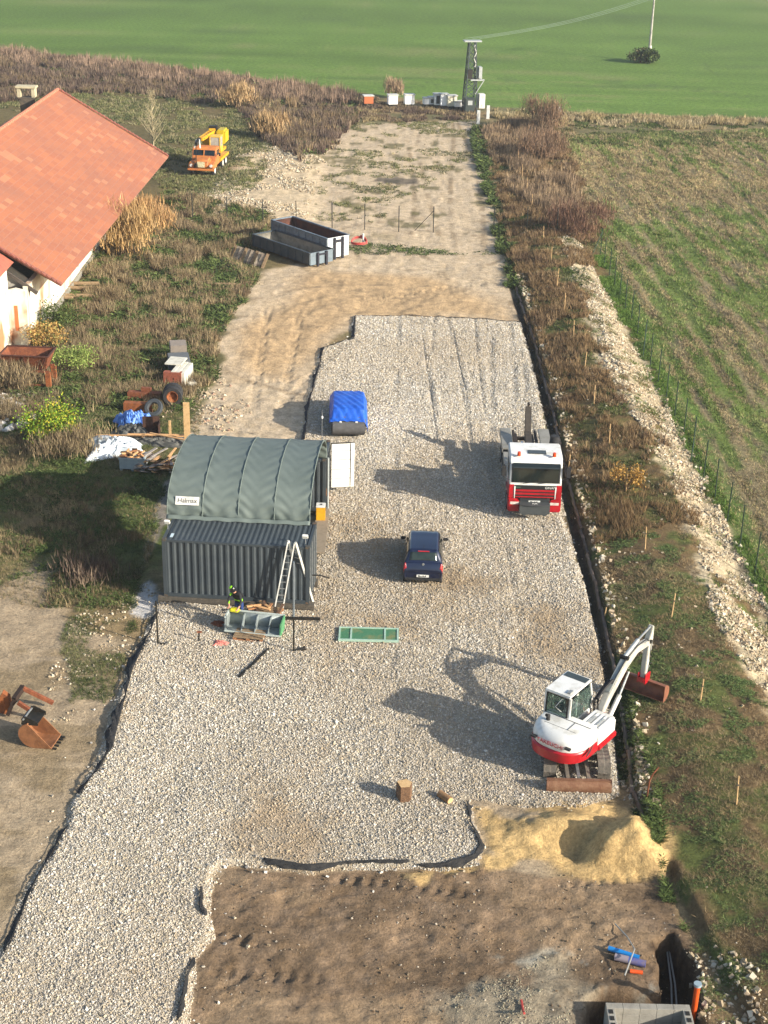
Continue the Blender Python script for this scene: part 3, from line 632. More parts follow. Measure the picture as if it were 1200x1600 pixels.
for i, yy in enumerate((.12, 2.25)):
    b = B(); b.box((0, 0, .19), (6.1, .3, .37)); o = b.ob('timber_beam', MATS['dark_timber'], None, bevel=.015); o.location = (c2.location.x + 3.0, c2.location.y + yy, 0)
    tag(o, ('timber beam under the side of the open container facing the canopy', 'timber beam under the far side of the open container')[i], 'beam', 'timber beams under the containers')
def build_tent():
    y0 = c1.location.y + 2.2; y1 = c2.location.y + .25; z0 = CZ + 2.62; A = (y1 - y0) / 2; Bz = 1.72
    x0 = c1.location.x + .1; Lx = 6.05
    t = thing('canopy_tent', 'grey green fabric canopy arched between the two containers, with a small white sign', 'canopy tent', (x0, (y0 + y1) / 2, z0), CROT * .8)
    def prof(v):  # 0 front .. 1 back
        a = math.pi * (1 - v); c, s_ = math.cos(a), math.sin(a)
        return c * A, (abs(s_) ** .8) * Bz
    def f(u, v):
        yy, zz = prof(v); bay = (u * 4) % 1 if u < 1 else 1
        sag = math.sin(math.pi * bay) * .035 * math.sin(math.pi * v) ** .4
        edge = abs(.5 - bay) * 2
        wr = .03 * math.sin(v * 46 + 2.2 * math.sin(u * 9)) * edge ** 2 + .02 * math.sin(v * 90 + u * 14 + 3 * math.sin(u * 23)) * edge ** .5 + .02 * math.sin(u * 55 + v * 6) * max(0, 1 - v * 9)
        k = 1 - (sag + wr) / 3.0
        return (u * Lx, yy * k, zz * k + (1 - k) * .0)
    b = B(); b.grid(f, 96, 110); b.ob('fabric', TENTM, t, thick=.012)
    def valf(u, v):
        return (u * Lx, -A - .05 - v * .14 - .012 * math.sin(u * 50), -.0 - v * .03 + .015 * math.sin(u * 40) + .10 * (1 - v))
    b = B(); b.grid(valf, 60, 4); b.ob('skirt', TENTM, t, thick=.01)
    for k in range(5):
        b = B(); pts = []
        for i in range(29):
            yy, zz = prof(i / 28); pts.append((k * Lx / 4 + (.02 if k == 0 else -.02 if k == 4 else 0), yy * 1.004, zz * 1.008 + .01))
        b.tube(pts, .02, 6); b.ob('arch_rib', mat('rib_cover', '667068', .7), t)
    for k, yy in ((4, -A * .55), (4, A * .5)):
        pass
    # sign lies on the slope
    v = .085; ya, za = prof(v); yb_, zb = prof(v + .028); dn = Vector((0, yb_ - ya, zb - za)).normalized(); rx = math.atan2(dn.z, dn.y)
    nrm = Vector((0, -dn.z, dn.y))
    c = Vector((.86, (ya + yb_) / 2, (za + zb) / 2)) + nrm * .03
    b = B(); b.box((0, 0, 0), (1.0, .36, .012), M=Matrix.Translation(c) @ Matrix.Rotation(rx, 4, 'X')); sg = b.ob('sign', WHITEM, t)
    text('Halmax', .27, BLACK, sg, c + nrm * .008, (rx, 0, 0))
    # timber tie under the end arch
    b = B(); b.cyl((Lx + .05, A * .99, -2.5), (Lx + .05, A * .99, .05), .05, n=8); b.ob('end_post', mat('post_grey', '9a9f9c', .5), t)
build_tent()
# things in front of the open end of the canopy
x, y, z = GT(502, 838)
o = B().box((0, 0, .03), (.62, 5.2, .05)).ob('timber_board', mat('board_beige', '8a7c68', .9, 0, '7a6c58', scale=5), None, loc=(x - .05, y - .3 + .9, z + .12), bevel=.01); tag(o, 'wide pale board lying beside the right end of the front container', 'board')
t = thing('machine_box', 'yellow cabinet with a white top standing at the open end of the canopy', 'cabinet', (*G(501, 816, .12), .15), 0)
B().box((0, 0, .4), (.42, .42, .8)).ob('cabinet_body', YEL, t, bevel=.02)
B().box((0, 0, .84), (.44, .46, .07)).ob('cabinet_top', WHITE, t, bevel=.02)
B().cyl((.03, 0, .87), (.03, 0, .9), .05).ob('cap', BLACK, t)
o = B().box((0, 0, .15), (.5, .9, .3)).b2(-.2, -.1, -.5, .5, .3, .4).b2(.1, .2, -.5, .5, .3, .4).ob('timber_crate', mat('crate_brown', '8f5f3a', .85, 0, '744a2c'), None, loc=(*G(506, 778, .2), .15), bevel=.01); tag(o, 'brown wooden crate behind the yellow cabinet', 'crate')
t = thing('lock_arm', 'black bent steel arm sticking out from the front container end', 'arm', M1 @ Vector((6.08, .9, .9)))
B().tube([(0, 0, 0), (.35, -.02, 0), (.72, -.05, -.1)], .03).ob('bar', DARKM, t); B().tube([(0, -.5, -.5), (.08, -.5, -.52), (.12, -.5, -.62), (.06, -.5, -.7)], .015).ob('hook', DARKM, t)
t = thing('white_plank', 'pale plank standing upright behind the canopy', 'plank', GT(293, 696))
B().box((0, 0, 1.2), (.32, .07, 2.4), rx=0.0).ob('plank_face', WOODP, t, bevel=.005)
t = thing('marker_pole', 'thin pole with white marker standing behind the right canopy end', 'pole', GT(503, 700))
B().cyl((0, 0, 0), (0, 0, 2.1), .015, n=5).ob('rod', STEEL, t); B().lathe([(.0, 1.62), (.05, 1.65), (.06, 1.72), (.04, 1.78), (0, 1.8)], 8).ob('marker', WHITE, t)

# ------------------------------------------------------------------ surface helper for vehicle bodies
class Surf:
    def __init__(s, ctrl): s.c = ctrl; s.n = len(ctrl); s.m = len(ctrl[0])
    @staticmethod
    def cr(p0, p1, p2, p3, t):
        return .5 * ((2 * p1) + (-p0 + p2) * t + (2 * p0 - 5 * p1 + 4 * p2 - p3) * t * t + (-p0 + 3 * p1 - 3 * p2 + p3) * t ** 3)
    def line(s, arr, t):
        n = len(arr); t = min(max(t, 0), n - 1 - 1e-9); i = int(t); f = t - i
        g = lambda k: arr[min(max(k, 0), n - 1)]
        return s.cr(g(i - 1), g(i), g(i + 1), g(i + 2), f)
    def __call__(s, u, v, off=0):
        def e(u, v): return s.line([s.line([Vector(p) for p in row], v) for row in s.c], u)
        p = e(u, v)
        if off:
            a = e(u + .03, v) - e(u - .03, v); b_ = e(u, v + .03) - e(u, v - .03); nn = b_.cross(a).normalized(); p = p + nn * off
        return p
    def patch(s, b, u0, u1, v0, v1, nu, nv, off=0, fn=None):
        def f(a, c):
            u, v = u0 + (u1 - u0) * a, v0 + (v1 - v0) * c; q = s(u, v, off)
            return tuple(fn(q, a, c)) if fn else tuple(q)
        return b.grid(f, nu, nv)
def car_surf(L=3.83, W=.83, tail=.0):
    # y, (sill w,z) (mid) (belt) (roof edge) top
    S = [(0.02, .68, .30, .72, .42, .70, .55, .55, .60, .62), (0.0, .74, .27, .79, .48, .77, .66, .60, .72, .74), (.10, .79, .24, .83, .55, .80, .90, .66, .97, .99), (.18, .80, .22, .83, .55, .81, .96, .67, 1.04, 1.07),
         (.42, .80, .20, .83, .55, .81, .97, .61, 1.40, 1.44), (.72, .80, .20, .83, .55, .81, .97, .61, 1.46, 1.51), (1.6, .80, .20, .83, .55, .81, .96, .62, 1.49, 1.54), (2.3, .80, .20, .83, .55, .81, .95, .62, 1.45, 1.50),
         (2.9, .80, .20, .83, .55, .79, .93, .62, .99, 1.03), (3.1, .79, .21, .82, .55, .77, .88, .55, .93, .96), (3.6, .74, .23, .77, .5, .70, .75, .45, .80, .84), (3.83, .60, .28, .64, .45, .58, .58, .40, .62, .63)]
    ctrl = []
    for r in S:
        y, a, b_, c, d_, e, f, g, h, k = r
        half = [(a, y, b_), (c, y, d_), (e, y, f), (g, y, h), (g * .55, y, (h + k) / 2 + .01)]
        ctrl.append([(-p[0], p[1], p[2]) for p in half] + [(0, y, k)] + list(reversed(half)))
    return Surf(ctrl)
def car_caps(b, s, off=0):
    for u, fl in ((0, 0), (s.n - 1, 1)):
        pts = [tuple(s(u, v / 6 * (s.m - 1) / 5)) for v in range(31)]
        b.add(pts, [tuple(range(31))])
def wheel(parent, c, r=.3, w=.19, axis='x', out=1, rim=STEEL, name='wheel', hub=.62):
    e = bpy.data.objects.new(name, None)
    b = B(); b.lathe([(r * .6, -w / 2), (r * .92, -w / 2), (r, -w * .32), (r, w * .32), (r * .92, w / 2), (r * .6, w / 2)], 28, axis, c)
    o = b.ob(name, BLACK, parent)
    b = B(); b.lathe([(0.0, out * w * .22), (r * .18, out * w * .3), (r * .22, out * w * .15), (r * .5, out * w * .1), (r * hub, out * w * .45), (r * hub, -w * .4)], 20, axis, c); b.ob('rim', rim, o)
    bpy.data.objects.remove(e); return o
def build_car():
    x0, y0 = G(632, 908); x1, y1 = G(687, 908)
    P = mat('blue_car_paint', '0d1730', .35, .2, '101b38', coat=.8, scale=1.5)
    x0, y0 = G(632, 907, .36); x1, y1 = G(687, 908, .36)
    t = thing('hatchback_car', 'small dark blue hatchback parked on the gravel, seen from behind', 'car', ((x0 + x1) / 2 + .02, y0 - .0, .14), R_(-2))
    s = car_surf(); b = B(); s.patch(b, 0, s.n - 1, 0, s.m - 1, 60, 50); car_caps(b, s); b.ob('body', P, t)
    b = B(); b.b2(-.72, .72, .12, 3.7, .2, .5); b.ob('underbody', BLACK, t)
    def gl(u0, u1, v0, v1, nm, m=GLASS, off=.012, k=8):
        b = B(); s.patch(b, u0, u1, v0, v1, k, k, off); return b.ob(nm, m, t, thick=.004)
    gl(3.12, 3.86, 3.25, 6.75, 'rear_window', mat('rear_glass', '2a3430', .08, 0, '1a2422'))
    gl(7.15, 7.9, 3.25, 6.75, 'windscreen')
    for v0, v1 in ((2.18, 2.9), (7.1, 7.82)):
        gl(4.3, 5.9, v0, v1, 'side_window'); gl(6.0, 7.25, v0, v1, 'side_window')
    for v0, v1, m in ((1.3, 2.6, 1), (7.4, 8.7, 1)):
        o = gl(1.35, 2.5, v0, v1, 'tail_light', mat('tail_red', 'b01a22', .2, 0, '8a1a20', coat=.6), .012)
    b = B(); b.b2(-.78, .78, -.03, .12, .24, .36); b.ob('bumper_trim', BLACK, t, bevel=.03)
    b = B(); b.b2(-.26, .26, -.05, -.03, .42, .53); p = b.ob('number_plate', WHITE, t)
    b = B(); b.prism([(-.2 + .05 * k + .035 * q, .445 + .06 * w) for k, q, w in [(0, 0, 0), (0, 0, 1), (0, 1, 1), (0, 1, .4), (1, 0, .4), (1, 0, 1), (1, 1, 1), (1, 1, .4), (4, 0, .4), (4, 0, 1), (4, 1, 1), (4, 1, .4), (6, 0, .4), (6, 0, 1), (6, 1, 1), (6, 1, 0)]], -.056, -.05, 'y'); b.ob('lettering', BLACK, p)
    b = B(); c = s(1.9, 5); b.lathe([(0, -.03), (.055, -.03), (.06, -.01), (.05, 0)], 16, 'y', (0, c.y - .0, c.z)); b.ob('badge', STEEL, t)
    b = B(); c0 = s(3.15, 5, .03); c1_ = s(3.3, 5.8, .03); b.tube([c0, c1_], .012); b.ob('rear_wiper', BLACK, t)
    b = B(); b.bar(s(3.95, 4.3, .02), s(3.95, 5.7, .02), .05, .03); b.ob('brake_light', MATS['tail_red'], t)
    for sx in (-1, 1):
        b = B(); b.box((sx * .93, 2.55, 1.0), (.22, .1, .14)); b.ob('wing_mirror', BLACK, t, bevel=.03)
        for yy in (.62, 3.1): wheel(t, (sx * .75, yy, .29 - .14 + .0), .29, .18, 'x', sx)
    b = B(); c = s(4.6, 5, .02); b.cyl(c, c + Vector((0, -.25, .25)), .006, n=4); b.ob('aerial', BLACK, t)
    t.location.z = .14
build_car()
def build_covered():
    x0, y0 = G(517, 677, .35); x1, y1 = G(570, 677, .35)
    t = thing('covered_car', 'car wrapped in a bright blue tarpaulin with its dark grey tail showing', 'covered car', ((x0 + x1) / 2 + .03, y0 + .05, .13), R_(2))
    s = car_surf(); sc = 1.12
    DG = mat('grey_cover', '4a4846', .8, 0, '5a5856', scale=4)
    def f0(q, a, c): return (q.x * sc, q.y, q.z * .95)
    b = B(); s.patch(b, 0, 3.2, .6, 9.4, 20, 40, 0, f0); b.add([f0(s(0, v / 30 * 10), 0, 0) for v in range(31)], [tuple(range(31))]); b.ob('tail', DG, t)
    b = B(); b.cyl((-.86, .02, .52), (.86, .02, .52), .36, n=22); b.ob('rolled_cover', DG, t, bevel=.03)
    rnd = random.Random(3)
    def f(q, a, c):
        e = abs(c - .5) * 2; ang = c * 40
        wr = .022 * math.sin(q.y * 7 + 5 * math.sin(q.x * 3)) + .02 * math.sin(q.x * 9 + q.y * 3) * (1 - e) + (.035 * math.sin(q.y * 11 + c * 6) * e ** 3)
        k = sc * 1.04 + wr; zz = q.z * 1.0 + wr * .8
        if e > .72: k += (e - .72) * .25
        zz = min(zz, 1.42) + .03
        if q.y > 2.6: zz = max(zz, (1.28 - (q.y - 2.6) * .18) if e < .45 else zz)
        return (q.x * k, .18 + q.y * .97, zz)
    TB = mat('blue_tarp', '1650b0', .5, 0, '2262c0', scale=2, bump=.5, bscale=5)
    YZ = [(-.02, .90), (.12, .97), (.55, 1.40), (.9, 1.47), (2.5, 1.48), (3.1, 1.22), (4.0, 1.12), (4.3, 1.0), (4.36, .35)]
    def tf(u, v):
        q = u * (len(YZ) - 1); i_ = min(int(q), len(YZ) - 2); fr = q - i_; yy = YZ[i_][0] * (1 - fr) + YZ[i_ + 1][0] * fr; top = YZ[i_][1] * (1 - fr) + YZ[i_ + 1][1] * fr
        c = (v - .5) * 2; e = abs(c); lo = (.84 if yy < .3 else .5 + .12 * math.sin(yy * 3)) if c < 0 else (.30 + .1 * math.sin(yy * 4))
        lo = min(lo, top - .05)
        if e < .62: x = c / .62 * .80; z = top - .03 * (e / .62) ** 4
        else: g = (e - .62) / .38; x = math.copysign(.80 + .16 * min(1, g * 1.6) ** .6 + .05 * g, c); z = top - .03 - (top - .03 - lo) * g
        fold = math.sin(yy * 8.5 + 3 * c) * .5 + math.sin(yy * 17 - c * 5) * .35
        g = max(0, (e - .5) / .5)
        x += math.copysign(1, c) * .045 * fold * g; z += .022 * math.sin(yy * 5 + 6 * c) * math.sin(c * 7 + yy * 2) * (1 - g) + .015 * math.sin(c * 21 + yy * 9) + .012 * abs(math.sin(yy * 6 - c * 9))
        return (x, yy, z)
    b = B(); b.grid(tf, 110, 80)
    b.ob('tarpaulin', TB, t, thick=.01)
    for xx in (-.42, .42):
        b = B(); b.box((xx, -.06, .88), (.13, .06, .09)); b.ob('strap', WHITE, t, bevel=.01)
    for sx in (-1, 1):
        for yy in (.7, 3.0): wheel(t, (sx * .8, yy, .18), .3, .18, 'x', sx)
build_covered()

# ------------------------------------------------------------------ hook lift truck
def build_truck():
    xc = 7.02; yf = 62.85
    t = thing('hooklift_truck', 'white and red hook lift truck with an empty frame, facing the camera', 'truck', (xc, yf, .12), R_(-.8))
    GR = mat('grey_steel', '8f8b80', .6, .2, '7c776a', scale=2, bump=.15)
    FR = mat('frame_dark', '2b241e', .7, .3, '4a3628', scale=3)
    # cab shell
    b = B(); b.prism([(.03, 1.05), (0, 1.3), (.0, 1.72), (.2, 2.68), (.42, 2.95), (.7, 3.02), (2.05, 3.02), (2.1, 2.9), (2.1, 1.05)], -1.22, 1.22, 'x'); cab = b.ob('cab', WHITE, t, bevel=.05, seg=3)
    def ws(z, o=0): return (.0 + (z - 1.72) / .96 * .2) - o
    b = B(); z0, z1 = 1.86, 2.66; b.prism([(ws(z0, .006), z0), (ws(z0, .03), z0), (ws(z1, .03), z1), (ws(z1, .006), z1)], -1.08, 1.08, 'x'); b.ob('windscreen', GLASS, cab)
    b = B(); z0, z1 = 1.82, 2.7; b.prism([(ws(z0, .004), z0), (ws(z0, .018), z0), (ws(z1, .018), z1), (ws(z1, .004), z1)], -1.13, 1.13, 'x'); b.ob('window_rubber', BLACK, cab)
    b = B(); b.tube([(.1, ws(1.8, .05), 1.8), (.75, ws(1.88, .05), 1.88)], .012); b.tube([(-.6, ws(1.8, .05), 1.8), (.05, ws(1.88, .05), 1.88)], .012); b.ob('wiper', BLACK, cab)
    b = B(); b.prism([(.12, 2.72), (.1, 2.77), (-.1, 2.66), (-.12, 2.6)], -1.1, 1.1, 'x'); b.ob('sun_visor', mat('visor', '1c2424', .3, 0), cab)
    for sx in (-1, 1):
        b = B(); b.prism([(.25, 1.85), (.36, 2.62), (1.25, 2.62), (1.3, 1.85)], sx * 1.222, sx * 1.235, 'x'); b.ob('side_window', GLASS, cab)
        b = B(); b.b2(sx * 1.225, sx * 1.24, .2, 1.5, 1.2, 1.22); b.b2(sx * 1.225, sx * 1.238, 1.5, 1.52, 1.1, 2.8); b.ob('door_seam', BLACK, cab)
        b = B(); b.tube([(sx * 1.2, .12, 2.72), (sx * 1.5, .0, 2.72), (sx * 1.5, .0, 2.1), (sx * 1.22, .1, 1.9)], .02); b.box((sx * 1.5, .02, 2.4), (.2, .1, .5)); b.ob('mirror', BLACK, cab, bevel=.015)
        b = B(); b.cyl((sx * .82, .4, 3.02), (sx * .82, .4, 3.2), .09, .075, n=14); b.ob('beacon', mat('beacon_orange', 'd0481a', .25, 0, 'b83a14'), cab)
    b = B(); b.box((.05, .85, 3.035), (.85, .42, .03)); b.ob('roof_hatch', mat('hatch', '3a3f3c', .3), cab, bevel=.01)
    # front panels
    b = B(); b.b2(-.95, .95, -.045, .0, 1.1, 1.7); g = b.ob('grille', mat('grille_black', '1a1c1c', .5), cab)
    b = B(); b.b2(-.93, .93, -.07, -.045, 1.4, 1.5); b.b2(-.93, .93, -.07, -.045, 1.24, 1.34); b.b2(-.9, .9, -.07, -.045, 1.1, 1.16); b.ob('grille_bar', RED, g, bevel=.008)
    text('GINAF', .16, WHITE, g, (.68, -.052, 1.6), (R_(90), 0, 0), .004); b = B(); b.b2(-.92, -.68, -.052, -.045, 1.58, 1.63); b.ob('badge', mat('badge_green', '3a5a48', .5), g)
    for sx in (-1, 1):
        b = B(); b.prism([(sx * .97, 1.72), (sx * 1.23, 1.72), (sx * 1.24, 1.05), (sx * .97, 1.05)], -.05, 1.1, 'y'); b.ob('corner_panel', RED, cab, bevel=.03)
        b = B(); b.prism([(sx * .72, .98), (sx * 1.24, 1.08), (sx * 1.24, .38), (sx * .66, .38)], -.12, .4, 'y'); bp_ = b.ob('bumper', RED, cab, bevel=.05)
        b = B(); b.b2(sx * .72, sx * 1.14, -.135, -.12, .76, .9); b.ob('headlight', mat('headlight', 'cfc4b8', .15, 0, 'a89a90', coat=.6), bp_, bevel=.01)
        b = B(); b.prism([(sx * .92, 1.66), (sx * .99, 1.66), (sx * .96, 1.05), (sx * .93, 1.05)], -.075, -.05, 'y'); b.ob('trim', WHITE, cab)
    b = B(); b.b2(-.68, .68, -.06, .2, .5, 1.05); b.ob('radiator_panel', mat('panel_dark', '24282a', .6), cab)
    b = B(); b.b2(-.27, .27, -.075, -.06, .84, .95); pl = b.ob('number_plate', WHITE, cab)
    b = B(); b.prism([(-.2 + .05 * k + .035 * q, .865 + .06 * w) for k, q, w in [(0, 0, 0), (0, 0, 1), (0, 1, 1), (0, 1, .4), (1, 0, .4), (1, 0, 1), (1, 1, 1), (1, 1, .4), (4, 0, .4), (4, 0, 1), (4, 1, 1), (4, 1, .4), (6, 0, .4), (6, 0, 1), (6, 1, 1), (6, 1, 0)]], -.08, -.075, 'y'); b.ob('lettering', BLACK, pl)
    b = B(); pr = [(-.72, .72), (-.7, .86), (.7, .86), (.72, .72), (.7, .45), (.45, .3), (.35, .38), (-.35, .38), (-.45, .3), (-.7, .45)]
    b.prism(pr, -.42, -.3, 'y'); b.prism([(x, -.42 + .0 - .1 * (1 - (x / .72) ** 2)) for x in [-.72 + .12 * i for i in range(13)]] + [(.72, -.05), (-.72, -.05)], .84, .88, 'z'); pp = b.ob('front_plate', mat('plate_grey', '4c5050', .5, .3), t, bevel=.015)
    text('AJK', .17, WHITE, pp, (.0, -.3, .9), (0, 0, 0), .004)
    # chassis
    b = B()
    for sx in (-.42, .42): b.b2(sx - .05, sx + .05, .5, 8.2, .75, 1.02)
    for yy in (2.6, 4.4, 6.0, 7.8): b.b2(-.42, .42, yy, yy + .12, .8, .98)
    b.b2(-.35, .35, .3, 1.8, .6, 1.1); b.ob('chassis', FR, t)
    for sx in (-1, 1):
        b = B(); b.cyl((sx * .3, 3.0, 1.15), (sx * .22, 6.2, 1.35), .07, n=10); b.ob('hydraulic_ram', mat('ram_blue', '8fa4b8', .3, .5), t)
        b = B(); b.b2(sx * .5, sx * .62, 2.3, 8.3, 1.03, 1.2); b.ob('guide_rail', FR, t, bevel=.01)
        # mudguard trough
        b = B(); b.prism([(sx * .68, 1.42), (sx * .72, 1.46), (sx * 1.26, 1.46), (sx * 1.27, 1.18), (sx * 1.23, 1.18), (sx * 1.22, 1.4), (sx * .72, 1.4)], 2.35, 4.6, 'y'); b.ob('mudguard', GR, t)
        b = B(); b.prism([(sx * .68, 1.32), (sx * .72, 1.36), (sx * 1.25, 1.36), (sx * 1.27, 1.1), (sx * 1.23, 1.1), (sx * 1.22, 1.3), (sx * .72, 1.3)], 5.3, 8.1, 'y'); b.ob('mudguard', GR, t)
        b = B(); b.b2(sx * .75, sx * 1.2, 2.5, 3.6, .5, 1.1); b.ob('side_tank', GR, t, bevel=.05)
        b = B(); b.b2(sx * 1.18, sx * 1.22, 3.7, 4.9, .55, .62); b.b2(sx * 1.18, sx * 1.22, 3.7, 4.9, .85, .92); b.ob('side_guard', GR, t)
        for yy in (1.25, 5.6, 6.95): wheel(t, (sx * 1.05, yy, .5 - .12), .5, .36, 'x', sx, WHITEM)
        b = B(); b.b2(sx * .7, sx * 1.25, .62, 1.9, .95, 1.04); b.ob('wheel_arch', RED, t, bevel=.02)
        b = B(); b.b2(sx * .62, sx * .68, 3.4, 3.6, 1.1, 1.9); b.b2(sx * .38, sx * .72, 3.4, 3.5, 1.5, 1.95); b.ob('lock_bracket', FR, t)
    # hook arm lying back and rising to the jib
    b = B(); b.bar((0, 2.7, 1.25), (.03, 4.4, 1.5), .42, .35); b.ob('hook_frame', FR, t, bevel=.02)
    b = B(); b.bar((.03, 4.3, 1.5), (.05, 6.6, 1.75), .34, .3); b.bar((.05, 6.45, 1.7), (.09, 7.5, 2.75), .32, .3); b.ob('hook_arm', mat('arm_brown', '3a342c', .7, .2, '4a4238'), t, bevel=.02)
    b = B(); b.tube([(.09, 7.45, 2.7), (.09, 7.62, 2.86), (.09, 7.5, 2.98), (.09, 7.3, 2.95)], .06); b.ob('hook', FR, t)
    b = B(); b.cyl((1.0, 2.3, 1.1), (1.0, 2.3, 2.75), .09, n=12); b.cyl((.98, 2.3, 2.6), (.98, 2.3, 3.3), .27, .22, n=18); b.ob('air_intake', BLACK, t, bevel=.03)
    b = B(); b.b2(-1.0, 1.0, 2.12, 2.28, 1.05, 1.8); b.ob('headboard', FR, t)
build_truck()

# ------------------------------------------------------------------ excavator
def build_excavator():
    cx, cy = 6.78, 43.15
    DIRT_T = mat('track_rubber', '4f4a42', .9, 0, '6b6256', scale=6, bump=.3)
    t = thing('excavator', 'white and red tracked excavator parked at the edge of the gravel, boom over the bank', 'excavator', (cx, cy, .12), 0)
    # undercarriage runs along y, blade to the camera
    for sx in (-1, 1):
        b = B(); r = .33; xs = sx * .92; n = 60; Lh = 1.05; w = .22
        path = []
        for i in range(n):
            s = i / n * (4 * Lh + 2 * math.pi * r)
            if s < 2 * Lh: path.append((-Lh + s, 0.0, 0))
            elif s < 2 * Lh + math.pi * r: a = (s - 2 * Lh) / r; path.append((Lh + math.sin(a) * r, r - math.cos(a) * r, a))
            elif s < 4 * Lh + math.pi * r: path.append((Lh - (s - 2 * Lh - math.pi * r), 2 * r, math.pi))
            else: a = (s - 4 * Lh - math.pi * r) / r; path.append((-Lh - math.sin(a) * r, r + math.cos(a) * r, math.pi + a))
        m = len(path)
        vs = []
        for k, (yy, zz, a) in enumerate(path):
            q = .03 if k % 2 else 0; c_ = Vector((0, yy, zz)); nn = Vector((0, math.sin(a), -math.cos(a))) * q
            c_ += nn
            vs += [(xs - w, c_.y, c_.z + .02), (xs - .02, c_.y, c_.z + .02), (xs + .02, c_.y, c_.z), (xs + w, c_.y, c_.z + .02)]
        b.add(vs, [(k * 4 + j, k * 4 + j + 1, ((k + 1) % m) * 4 + j + 1, ((k + 1) % m) * 4 + j) for k in range(m) for j in range(3)])
        tr = b.ob('track', DIRT_T, t, smooth=False, thick=-.05)
        b = B()
        for yy in (-Lh, Lh): b.cyl((xs - .12, yy, .35), (xs + .12, yy, .35), .26, n=18)
        for yy in (-.6, -.2, .2, .6): b.cyl((xs - .12, yy, .16), (xs + .12, yy, .16), .12, n=12)
        b.ob('roller', DARKM, tr)
        b = B(); b.b2(xs - .1, xs + .1, -.85, .85, .26, .5); b.ob('track_frame', WHITEM, t, bevel=.02)
    b = B(); b.b2(-.75, .75, -.45, .45, .32, .6); b.cyl((0, 0, .55), (0, 0, .82), .5, n=28)
    b.bar((-.35, -.4, .4), (-.35, -1.9, .32), .12, .16); b.bar((.35, -.4, .4), (.35, -1.9, .32), .12, .16); b.ob('undercarriage', mat('carriage', '6a6258', .8, .2, '8a7a64', scale=5), t)
    b = B(); b.bar((0, -.4, .5), (0, -1.85, .45), .1, .1); b.ob('blade_cylinder', STEEL, t)
    b = B(); pr = [(-2.1, .0), (-2.16, .12), (-2.14, .3), (-2.06, .46), (-1.98, .46), (-2.05, .28), (-2.05, .1), (-2.0, .0)]; b.prism(pr, -1.1, 1.1, 'x'); b.b2(-1.1, 1.1, -2.1, -1.96, .45, .49); b.ob('dozer_blade', mat('blade_brown', '6f4c36', .7, .2, '8a6a50', scale=3, bump=.3), t, bevel=.01)
    # upper structure: local +x towards the boom
    hd = math.atan2(.81, .585)
    up = bpy.data.objects.new('upper_structure', None); COL.objects.link(up); up.parent = t; up.rotation_euler = (0, 0, hd); up.location = (0, 0, 0)
    MU = Matrix.Rotation(hd, 4, 'Z')
    def sub(b, nm, m, **k):
        # bake the slew into the mesh so that every part hangs directly below the machine
        b.v = [tuple(MU @ Vector(v)) for v in b.v]; return b.ob(nm, m, k.pop('parent', t), **k)
    bpy.data.objects.remove(up)
    def outline(R, wd, fx, sc=1.0, n=18):
        # rounded rear, straight sides
        pts = [(fx, -wd), ]
        pts = [(fx, wd * sc)]
        for i in range(n + 1):
            a = math.pi / 2 + math.pi * i / n; c_, s_ = math.cos(a), math.sin(a)
            pts.append((-.55 + (R - .55) * sc * (-(abs(c_) ** .75)), wd * sc * (abs(s_) ** .8) * (1 if s_ > 0 else -1)))
        pts.append((fx, -wd * sc)); return pts
    def slabs(levels, fx):
        b = B(); rings = []
        for z, sc, R in levels:
            rings.append([(x, y, z) for x, y in outline(R, 1.05, fx, sc)])
        n = len(rings[0]); vs = [v for r in rings for v in r]
        fs = [(k * n + i, k * n + (i + 1) % n, (k + 1) * n + (i + 1) % n, (k + 1) * n + i) for k in range(len(rings) - 1) for i in range(n)]
        fs += [tuple(range(n)), tuple(range((len(rings) - 1) * n, len(rings) * n))]
        return b.add(vs, fs)
    sub(slabs([(.78, .93, 1.68), (.84, 1.0, 1.74), (1.2, 1.02, 1.76), (1.24, 1.0, 1.73)], .15), 'counterweight', RED)
    b = B(); b.b2(-.2, 1.05, -1.1, 1.1, .8, 1.0); sub(b, 'deck', RED, bevel=.03)
    hood = sub(slabs([(1.25, .985, 1.71), (1.45, 1.0, 1.72), (1.66, .96, 1.66), (1.78, .87, 1.55), (1.8, .8, 1.45)], -.25), 'engine_hood', WHITE)
    b = B(); b.tube([(-.55, -.9, 1.812), (-.55, .9, 1.812)], .008); b.tube([(-1.1, -.62, 1.80), (-1.1, .62, 1.80)], .008); b.tube([(-.55, -.3, 1.812), (-1.1, -.3, 1.812)], .008); sub(b, 'panel_gap', BLACK, parent=hood)
    b = B(); b.b2(-.4, 1.0, -1.08, -.2, 1.0, 1.62); side = sub(b, 'side_cover', WHITE, bevel=.09, seg=3)
    b = B()
    for k in range(5): b.b2(-.15 + k * .0, .75, -1.0 + k * .16, -.93 + k * .16, 1.62, 1.65)
    sub(b, 'cover_rib', WHITE, parent=side, bevel=.01)
    b = B()
    for k in range(2): b.b2(.0, .5, -.88 + k * .3, -.80 + k * .3, 1.652, 1.658)
    sub(b, 'vent', mat('vent_grey', 'a8aaa6', .6), parent=side)
    for q0, q1 in ((.56, .76), (-.76, -.56)): b = B(); b.b2(-1.72, -1.60, q0, q1, 1.45, 1.51); sub(b, 'handle_slot', BLACK, parent=hood)
    tx = text('TAKEUCHI', .21, mat('lettering_red', '9a4048', .6), hood, MU @ Vector((-1.74, 0, 1.47)), (0, 0, 0), .01)
    tx.rotation_euler = (MU.to_3x3() @ Matrix.Rotation(R_(-90), 3, 'Z') @ Matrix.Rotation(R_(90), 3, 'X')).to_euler()
